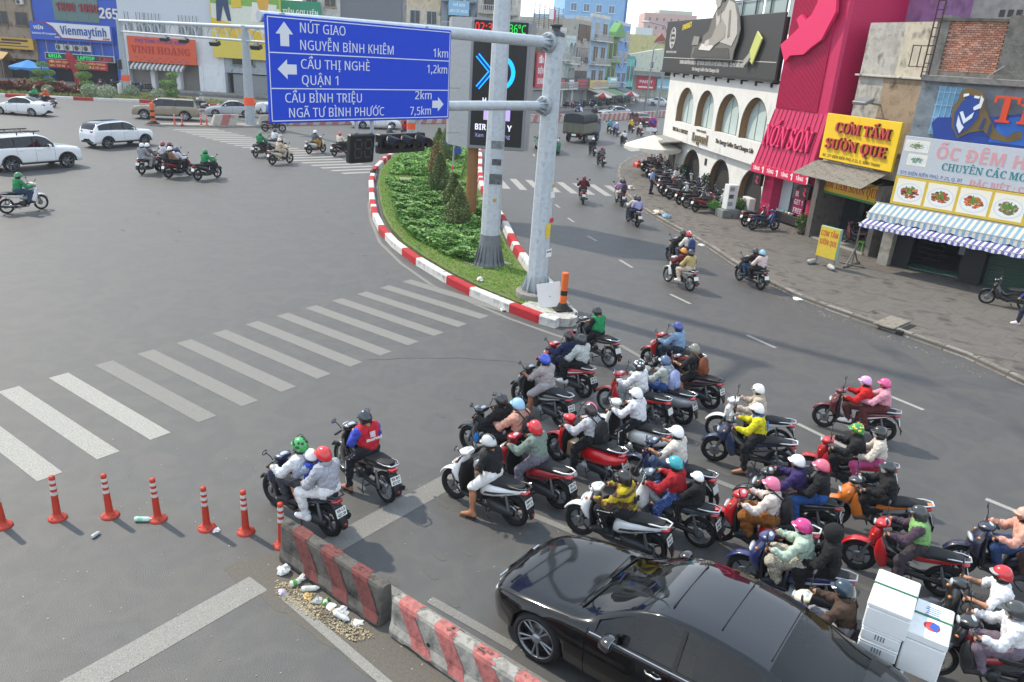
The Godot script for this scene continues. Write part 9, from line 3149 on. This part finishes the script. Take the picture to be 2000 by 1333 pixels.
	["scooter beside the maroon car", 12.99, -97.39, -12, "scooter", "202124", "202124", 0, "", 0, 0.90, ["rider in navy jacket beside the maroon car|ride long 1f2a44 trousers 2a2a30 half 2a3a66"], []],
	["white scooter on the far carriageway", 6.92, -105.05, 150, "scooter", "d6d8da", "202124", 0, "", 0, 0.92, ["rider in blue and white on the far carriageway|ride long 5a6ab0 trousers 2a2a30 half d8d8d8"], []],
	["grey scooter on the far carriageway", 9.21, -106.17, 150, "scooter", "26282a", "202124", 0, "", 0, 0.91, ["rider in grey on the far carriageway|ride long 7a8088 trousers 2a2a30 half c9c9c9"], []],
	["scooter at the end of the striped wall", 13.62, -110.09, 150, "scooter", "26282a", "202124", 0, "", 0, 0.90, ["rider in green at the end of the striped wall|ride long 4a8a7c trousers 2a2a30 half d8d8d8"], []],
]
func rider(spec: String, at: Vector3, turn: float, k: float, group: String) -> Node3D:
	var i := spec.find("|")
	var f := spec.substr(i + 1).split(" ")
	var d := {"pose": f[0], "top": f[1], "tc": f[2], "legs": f[3], "lc": f[4], "helm": f[5], "hc": f[6]}
	for q in f.slice(7):
		var kv := q.split("=")
		d[kv[0]] = kv[1]
	var fwd := Basis(Vector3.UP, turn)
	if f[0].begins_with("CHILD"):
		d.pose = "pillion_hold"
		at += fwd * V(0, 0.2, -0.06 if f[0] == "CHILD" else 0.12) * k
		k *= 0.76
	if d.has("back"):
		at += fwd * V(0, 0, float(d.back))
	if d.top == "tee" and d.get("skin", "") == "":
		d.skin = "a5704f"
	return person(spec.substr(0, i), at, turn, d, group, k * 0.965)
func build_bikes() -> void:
	var who := {}
	for i in ROWS.size():
		var q: Array = ROWS[i]
		var at := V(q[1], 0, q[2])
		var turn := deg_to_rad(-q[3])
		var g := "motorbikes waiting at the lights" if i < 30 else "motorbikes on the move"
		bike(q[0], at, turn, q[4], q[5], q[6], q[7] == 1, q[8], q[9], g, q[10])
		for r in q[11]:
			who[r.split("|")[0]] = rider(r, at, turn, q[10], "riders waiting at the lights" if i < 30 else "riders on the move")
		for b in q[12]:
			var f: PackedStringArray = b.split("|")
			backpack(f[1], at, turn, f[2], f[3], q[10])
	for q in [["rider in bright yellow jersey with blue collar and white helmet", "be", "2a6fc0", 0.16], ["delivery rider in yellow and purple striped jacket", "be", "20202a", 0.12], ["courier in red and blue jersey looking at a phone", "NowFood", "e0d0d4", 0.05]]:
		text(who[q[0]], q[1], V(0.02, 1.08, 0.3), q[3], pm(q[2], 0.7), font_sans, 0.0, 0.02, Basis(Vector3.RIGHT, -0.2))
	box_part(who["courier in red and blue jersey looking at a phone"], "printed_square", V(0, 1.17, 0.285), V(0.1, 0.1, 0.012), cloth("d9c3c8"), 0.0, Basis(Vector3.RIGHT, -0.2))
	var nth := ["first", "second", "third", "fourth", "fifth", "sixth", "seventh", "eighth", "ninth", "tenth", "eleventh", "twelfth"]
	var cols := ["8f1622", "1b1c1e", "2a2c30", "c9cacb", "17181a", "3a3c40", "1f2a52", "8a8d90", "151517", "5a1a22", "24262a", "b9babc"]
	var names := ["red", "black", "charcoal", "silver", "jet black", "dark grey", "navy", "grey", "black", "maroon", "charcoal", "pale grey"]
	var kinds := ["scooter", "cub", "scooter", "cub", "scooter", "retro", "cub", "scooter", "cub"]
	var pg := "parked motorbikes"
	for i in 9:
		var q: Array = [[9.0, -38.7], [8.75, -39.6], [8.55, -40.6], [8.3, -41.9], [8.15, -42.9], [8.1, -43.8], [8.5, -45.6], [8.3, -46.7], [8.2, -47.9]][i]
		bike("%s motorbike parked %s from the crimson shop in the street side row" % [names[i], nth[i]], V(q[0] + 0.4, 0.12, q[1]), deg_to_rad(-62 - (i * 37) % 14), kinds[i], cols[i], "202124", i % 3 == 1, "", 0, pg, 0.9).rotation.z = 0.07
	for i in 10:
		var z := -40.4 - i * 1.35
		bike("%s motorbike parked %s from the crimson shop in the row against the cafe wall" % [names[(i + 3) % 12], nth[i]], V(10.35 - (z + 40.4) * -0.13, 0.12, z), deg_to_rad(-95 - (i * 53) % 20), kinds[(i + 1) % 9], cols[(i + 3) % 12], "202124", i % 4 == 2, "", 0, pg, 0.9).rotation.z = 0.07
	for i in 6:
		bike("%s motorbike parked under the cream parasol, %s of that cluster" % [names[(i + 7) % 12], nth[i]], V(8.7 + 0.35 * (i % 3), 0.12, -49.6 - i * 1.05), deg_to_rad(-70 + (i * 31) % 25), kinds[(i + 2) % 9], cols[(i + 7) % 12], "202124", false, "", 0, pg, 0.9).rotation.z = 0.06
	bike("blue and black motorbike parked before the sale poster", V(11.35, 0.12, -34.9), deg_to_rad(-74), "cub", "24427c", "202124", false, "", 1, pg, 0.9).rotation.z = 0.07
	bike("black motorbike parked beside the blue one at the hat shop window", V(11.2, 0.12, -35.7), deg_to_rad(-72), "cub", "1a1a1c", "202124", false, "", 1, pg, 0.9).rotation.z = 0.07
	bike("red motorbike standing inside the dim rice shop", V(14.7, 0.2, -32.6), deg_to_rad(35), "cub", "7a1a20", "202124", true, "", 0, pg, 0.9).rotation.z = 0.06
	bike("black motorbike parked by the green shutter at the frame edge", V(16.55, 0.12, -24.6), deg_to_rad(60), "cub", "1a1a1c", "202124", true, "", 1, pg, 0.9).rotation.z = 0.07
	for i in 5:
		bike("%s motorbike parked %s before the blue computer shop" % [names[i + 5], nth[i]], V(-46.0 - i * 1.3, 0.14, -94.2 - 0.3 * (i % 2)), deg_to_rad(150 + i * 9), kinds[i], cols[i + 5], "202124", false, "", 0, pg).rotation.z = 0.06
	var th := deg_to_rad(66.4)
	for i in 12:
		var o := V(-2, 0.14, -101) + Basis(Vector3.UP, th) * V(16.5 + i * 2.7, 0, 1.6 + (i % 3) * 0.5)
		bike("%s motorbike parked %s along the far stalls" % [names[i], nth[i]], o, th + deg_to_rad(170 + (i * 47) % 60), kinds[i % 9], cols[i], "202124", false, "", 0, pg).rotation.z = 0.06
func scrap(s: SurfaceTool, c: Vector3, r: float, rg: RandomNumberGenerator, flat := 0.4) -> void:
	var rings := []
	for i in 6:
		var t := PI * clampf(i / 5.0, 0.04, 0.96)
		var q := PackedVector3Array()
		for j in 8:
			var u := TAU * j / 8
			var k := r * rg.randf_range(0.6, 1.25)
			q.append(c + V(sin(t) * cos(u) * k, maxf(-cos(t) * k * flat, -r * flat * 0.5) + r * flat * 0.5, sin(t) * sin(u) * k))
		rings.append(q)
	loft(s, rings, true, false)
func litter(label: String, at: Vector3, r: float, hex: String, category: String, seed_: int, flat := 0.4, called := "litter_scrap") -> void:
	var rg := RandomNumberGenerator.new()
	rg.seed = seed_
	var t := thing(called, label, category, at, seed_)
	var s := ms()
	r *= 0.8
	scrap(s, Vector3.ZERO, r, rg, flat)
	part(t, "sheet", s, pm(hex, 0.5, 0, 0.15))
	s = ms()
	scrap(s, V(r * 0.7, 0, r * 0.4), r * 0.5, rg, flat)
	part(t, "fold", s, pm(hex, 0.5, 0, 0.15))
func can(label: String, at: Vector3, turn: float, r: float, l: float, hex: String, cap: String, cat: String) -> void:
	var t := thing("drink_can" if cat == "can" else "plastic_bottle", label, cat, at, turn)
	var s := ms()
	lathe(s, V(-l / 2, r, 0), Vector3.RIGHT, [[r * 0.7, 0], [r, 0.012], [r, l * 0.55], [r * 0.92, l * 0.62], [r, l * 0.7], [r * 0.8, l * 0.86], [r * 0.35, l * 0.95], [r * 0.35, l]], 14)
	part(t, "body", s, pm(hex, 0.25, 0.0, 0.1))
	s = ms()
	lathe(s, V(-l / 2, r, 0), Vector3.RIGHT, [[r * 1.01, l * 0.2], [r * 1.01, l * 0.5]], 14)
	part(t, "label", s, pm(cap, 0.4))
func build_small_things() -> void:
	var rg := RandomNumberGenerator.new()
	rg.seed = 77
	var q: Array = ROWS[25]
	var bt := deg_to_rad(-q[3])
	var bo := V(q[1], 0, q[2])
	var foam := pm("dfe1e0", 0.55, 0, 0.06)
	var bl := ["lowest white foam box with printed marks on the loaded motorbike", "second white foam box of the stack on the loaded motorbike", "large plain white foam box on top of the stack", "white foam box with a round red and blue mark, hung at the back"]
	for i in 4:
		var d: Array = [[0.0, 0.8, 0.56, 0.74, 0.18, 0.42], [0.0, 0.98, 0.56, 0.74, 0.18, 0.42], [0.0, 1.16, 0.57, 0.76, 0.34, 0.46], [0.0, 0.76, 0.995, 0.7, 0.56, 0.42]][i]
		var t := thing("foam_box", bl[i], "box", bo + Basis(Vector3.UP, bt) * V(d[0], d[1], d[2]), bt, "foam boxes on the cream motorbike")
		box_part(t, "box", V(0, d[4] * 0.4, 0), V(d[3], d[4] * 0.8, d[5]), foam, 0.015)
		box_part(t, "lid", V(0, d[4] * 0.91, 0), V(d[3] + 0.008, d[4] * 0.18, d[5] + 0.008), foam, 0.012)
		if i < 2:
			for k in 4:
				box_part(t, "print_line", V(-d[3] / 2 - 0.002, d[4] * 0.5, -0.05 + k * 0.03), V(0.004, 0.07, 0.012), pm("6a6a72", 0.7))
		if i == 3:
			var s := ms()
			lathe(s, V(-0.12, d[4] + 0.001, 0.02), Vector3.UP, [[0.085, 0.0], [0.085, 0.003], [0.005, 0.0032]], 18)
			part(t, "logo_disc", s, pm("c23a3a", 0.5))
			s = ms()
			prism(s, PackedVector2Array([U(-0.08, -0.06), U(0.06, -0.07), U(0.085, 0.0), U(-0.03, 0.03)]), 0.003, Transform3D(flat_xf(0).basis, V(-0.12, d[4] + 0.007, 0.02)))
			part(t, "logo_half", s, pm("2f55a8", 0.5))
			for k in 5:
				box_part(t, "print_line", V(0.08 + k * 0.04, d[4] + 0.003, 0.0), V(0.012, 0.004, 0.16 - 0.02 * (k % 3)), pm("5a7fb8", 0.6))
		if i >= 2:
			box_part(t, "strap", V(0.05, d[4] + 0.006, 0), V(0.03, 0.006, d[5] + 0.02), pm("2c6a4a", 0.6))
			for z in [-1, 1]:
				box_part(t, "strap", V(0.05, d[4] / 2, z * (d[5] / 2 + 0.009)), V(0.03, d[4], 0.006), pm("2c6a4a", 0.6))
	var hang := [[4, "plastic_bag", "bright blue plastic bag hanging on the black motorbike", V(-0.12, 0.42, -0.32), "1f7fd8", 0.12, 0.34], [16, "plastic_bag", "white shopping bag hanging from the handlebar", V(-0.24, 0.5, -0.36), "dcdad6", 0.16, 0.46], [0, "plastic_bag", "translucent grey bag hanging on the navy scooter", V(-0.1, 0.5, -0.24), "b9bdc6", 0.1, 0.3]]
	for h in hang:
		var r: Array = ROWS[h[0]]
		var tn := deg_to_rad(-r[3])
		var t := thing(h[1], h[2], "bag", V(r[1], 0, r[2]) + Basis(Vector3.UP, tn) * h[3] * r[10], tn)
		var s := ms()
		vhull(s, [[0.0, 0, h[5] * 0.7, h[5] * 0.5], [h[6] * 0.15, 0, h[5], h[5] * 0.75], [h[6] * 0.5, 0, h[5] * 0.85, h[5] * 0.6], [h[6] * 0.8, 0, h[5] * 0.4, h[5] * 0.3], [h[6], 0, h[5] * 0.12, h[5] * 0.1]], 12, 2.4)
		part(t, "sack", s, cloth(h[4]))
		s = ms()
		tube(s, [V(-0.03, h[6] * 0.9, 0), V(-0.04, h[6] + 0.07, 0), V(0.0, h[6] + 0.11, 0), V(0.04, h[6] + 0.07, 0), V(0.03, h[6] * 0.9, 0)], 0.008, 4)
		part(t, "handle", s, cloth(h[4]))
	var r13: Array = ROWS[13]
	var cb := thing("cardboard_box", "cardboard box standing on the floor of the red retro scooter", "box", V(r13[1], 0, r13[2]) + Basis(Vector3.UP, deg_to_rad(-r13[3])) * V(0, 0.33, -0.15), deg_to_rad(-r13[3]))
	box_part(cb, "carton", V(0, 0.13, 0), V(0.3, 0.26, 0.26), pm("a88660", 0.8, 0, 0.15), 0.004)
	box_part(cb, "flap", V(0, 0.265, 0.02), V(0.3, 0.008, 0.2), pm("c9b9a6", 0.8))
	person("parking guard in pale blue shirt and dark trousers with a straw hat", V(7.3, 0.12, -43.1), deg_to_rad(-110), {"pose": "stand", "top": "tee", "tc": "7f9cc4", "legs": "trousers", "lc": "1d2030", "helm": "none", "hat": "8d7a5c", "hc": ""}, "", 0.86)
	person("pedestrian in blue and white jacket stepping along the pavement edge", V(16.0, 0.12, -22.7), deg_to_rad(75), {"pose": "walk", "top": "long", "tc": "23408c", "legs": "trousers", "lc": "22263a", "helm": "none", "hat": "", "hc": "", "vest": "2b4aa0", "shoe": "d8d0d0"}, "", 0.9)
	person("attendant in white jacket and red trousers among the parked bikes", V(8.9, 0.12, -44.6), deg_to_rad(40), {"pose": "stand", "top": "long", "tc": "d4cfc8", "legs": "trousers", "lc": "b0402c", "helm": "none", "hat": "4a3a30", "hc": ""}, "", 0.84)
	litter("clear plastic bag caught at the end of the weathered barrier", V(-3.02, 0.01, -8.75), 0.13, "c9cbcb", "litter", 3, 0.7)
	litter("white tissue stuck against the weathered barrier face", V(-2.72, 0.02, -8.62), 0.07, "d9d7d2", "litter", 4, 0.9)
	litter("purple and white wrapper lying at the barrier foot", V(-2.92, 0.005, -8.35), 0.07, "b9aec4", "litter", 5)
	litter("tan paper scrap in the dry leaves", V(-2.55, 0.005, -8.3), 0.09, "c2a468", "litter", 6)
	litter("crumpled clear cup in the leaf pile", V(-2.4, 0.005, -8.2), 0.08, "bfc2c2", "litter", 7, 0.8)
	litter("long white plastic wrapper below the barrier holes", V(-2.05, 0.005, -8.02), 0.14, "d2d4d4", "litter", 8, 0.3)
	litter("flat white sheet next to the green packet", V(-2.2, 0.005, -8.12), 0.11, "dfe0e0", "litter", 9, 0.15)
	litter("white sheet at the near end of the leaf pile", V(-1.78, 0.005, -7.85), 0.1, "d5d6d6", "litter", 10, 0.2)
	litter("crumpled white paper beside the fifth bollard", V(-4.32, 0.005, -9.62), 0.07, "d9d9d9", "litter", 11, 0.6)
	litter("white bag lying on the island grass", V(-1.15, 0.24, -23.2), 0.14, "d6d4ce", "litter", 12, 0.7)
	litter("white bag at the island kerb near the mast", V(-0.32, 0.0, -21.05), 0.13, "d2d0ca", "litter", 13, 0.6)
	litter("black rubbish bag thrown on the island kerb", V(-8.5, 0.25, -43.3), 0.3, "1d1d20", "litter", 14, 0.6)
	litter("white plastic sheet lying against the shop side kerb", V(9.45, 0.005, -24.25), 0.2, "dcdbd8", "litter", 15, 0.25)
	litter("white paper near the kerb behind the riding pairs", V(7.75, 0.005, -31.4), 0.18, "d5d3cf", "litter", 16, 0.3)
	litter("coloured rubbish heap on the broken kerb before the cafe", V(6.85, 0.14, -37.2), 0.4, "b3ab9a", "rubbish", 17, 0.4, "rubbish_heap")
	litter("second rubbish heap with a blue bag on the broken kerb", V(7.1, 0.14, -36.5), 0.28, "7fa0b8", "rubbish", 18, 0.5, "rubbish_heap")
	litter("pale rubbish heap further along the cafe kerb", V(6.2, 0.14, -44.3), 0.4, "c2bcb0", "rubbish", 19, 0.4, "rubbish_heap")
	litter("red plastic crate bag below the cream parasol", V(8.1, 0.12, -54.5), 0.45, "c8342c", "bag", 20, 0.8, "red_bag")
	can("green and white drink can lying by the barrier", V(-2.78, 0.0, -8.52), 0.7, 0.045, 0.17, "c9cec4", "4f9a3c", "can")
	can("clear bottle lying in front of the barrier leaves", V(-2.55, 0.0, -8.42), 0.2, 0.04, 0.24, "cfd2d0", "b9bcb8", "bottle")
	can("green packet tube standing in the leaves", V(-2.28, 0.0, -8.2), 1.4, 0.03, 0.16, "5a9a44", "dfe4dc", "can")
	can("long clear bottle at the near leaf pile", V(-2.0, 0.0, -7.92), -0.5, 0.04, 0.26, "c6caca", "aeb4b4", "bottle")
	can("green capped plastic bottle at the foot of the fourth bollard", V(-5.5, 0.0, -9.74), 0.1, 0.04, 0.26, "b9cfc6", "7fb49c", "bottle")
	can("crushed clear bottle on the asphalt before the bollards", V(-6.0, 0.0, -9.3), 1.3, 0.03, 0.15, "b3b8b6", "a8adac", "bottle")
	var lm := ms()
	lm.set_smooth_group(-1)
	for k in 2:
		lm.set_color(Color.WHITE)
		for p in ([V(-0.5, 0, 0), V(0, 0.12, 0.3), V(0.5, 0.05, 0)] if k == 0 else [V(-0.5, 0, 0), V(0.5, 0.05, 0), V(0, 0.1, -0.3)]):
			lm.add_vertex(p)
	tag(mass("dry_leaves", xz([[-3.1, -8.6], [-2.6, -8.45], [-1.9, -7.95], [-1.5, -7.62], [-1.75, -7.5], [-2.5, -7.95], [-3.0, -8.3]]), 0.02, 850, 0.034, ["8f8062", "b3a584", "6f6048"], 91, 0.004, lm), "pile of dry tan leaves and husks along the barrier foot", "leaves")
	var lm3 := ms()
	lm3.set_smooth_group(-1)
	for p in [V(-0.5, 0, 0), V(0, 0.1, 0.4), V(0.5, 0, 0), V(-0.5, 0, 0), V(0.5, 0, 0), V(0, 0.06, -0.4)]:
		lm3.set_color(Color.WHITE)
		lm3.add_vertex(p)
	tag(mass("litter_crumbs", xz([[-8.5, -12.5], [2.0, -11.0], [0.2, -6.0], [-6.0, -5.5]]), 0.0, 260, 0.02, ["a9a59c", "94866c", "cfcdc8"], 92, 0.006, lm3), "tiny pale crumbs of litter scattered over the asphalt", "litter")
	tag(mass("kerb_litter", xz([[12.6, -18.4], [11.2, -21.0], [9.0, -24.6], [8.0, -29.5], [6.6, -36.0], [6.2, -36.0], [7.6, -29.4], [8.6, -24.4], [10.8, -20.8], [12.1, -18.2]]), 0.0, 700, 0.04, ["9a9384", "7d715c", "b9b6ae"], 93, 0.008, lm3), "dust, leaves and paper bits collected along the shop side kerb", "litter")
	var t := thing("parcel_stack", "white printed carton standing on a concrete plinth by the cafe", "box", V(10.35, 0.5, -37.75), 0.3)
	box_part(t, "carton", V(0, 0.62, 0), V(0.5, 1.2, 0.45), pm("d2d3d0", 0.7, 0, 0.08), 0.01)
	for k in 3:
		box_part(t, "print", V(-0.08, 0.3 + k * 0.36, 0.228), V(0.26, 0.2, 0.004), pm(["7f9aa0", "4a4d50", "8a8d8f"][k], 0.7))
	t = thing("concrete_plinth", "grey concrete block below the white carton", "plinth", V(10.35, 0.12, -37.75), 0.3)
	box_part(t, "block", V(0, 0.19, 0), V(1.0, 0.38, 0.75), masonry("7f8480", 0.4, 0.8, 0.6), 0.015)
	t = thing("outdoor_unit", "cream air conditioner unit standing beside the crimson pillar", "air conditioner", V(11.5, 0.12, -38.4), deg_to_rad(-80))
	ac_unit(t, V(0, 0.62, 0), 1.0)
	box_part(t, "stand", V(0, 0.15, 0), V(0.7, 0.3, 0.25), pm("9a958c", 0.7))
	t = thing("brick_planter", "low red brick planter at the crimson pillar", "planter", V(11.15, 0.12, -37.6), 0.2)
	box_part(t, "box", V(0, 0.13, 0), V(0.6, 0.26, 0.35), masonry("8a4a38", 0.4, 0.9, 1.0), 0.01)
	for i in 5:
		var a: Array = [["green plant beside the cafe door with stiff leaves", 10.75, -45.0, 1.0, "33502c"], ["climbing plant with small flowers at the foot of the crimson tower", 13.0, -34.6, 0.8, "4f6a2c"], ["young plant in a dark pot beside the concrete plinth", 9.75, -38.2, 0.55, "56863a"], ["leafy plant between the plinth and the air conditioner", 11.0, -38.35, 0.7, "4a6a34"], ["bushy plant at the corner of the far cafe door", 10.4, -49.6, 0.9, "33502c"]][i]
		t = thing("potted_plant", a[0], "plant", V(a[1], 0.12, a[2]))
		var s := ms()
		lathe(s, Vector3.ZERO, Vector3.UP, [[0.12, 0], [0.17, 0.05], [0.19, 0.2], [0.16, 0.22]], 12)
		part(t, "pot", s, pm("4a4642", 0.8))
		s = ms()
		leaf_cards(s, V(0, 0.2 + a[3] * 0.45, 0), 420, 0.13, V(0.34, a[3] * 0.5, 0.34), rg, 0.1)
		part(t, "foliage", s, leafm(a[4]))
func V(x: float, y: float, z: float) -> Vector3:
	return Vector3(x, y, z)
func U(x: float, y: float) -> Vector2:
	return Vector2(x, y)
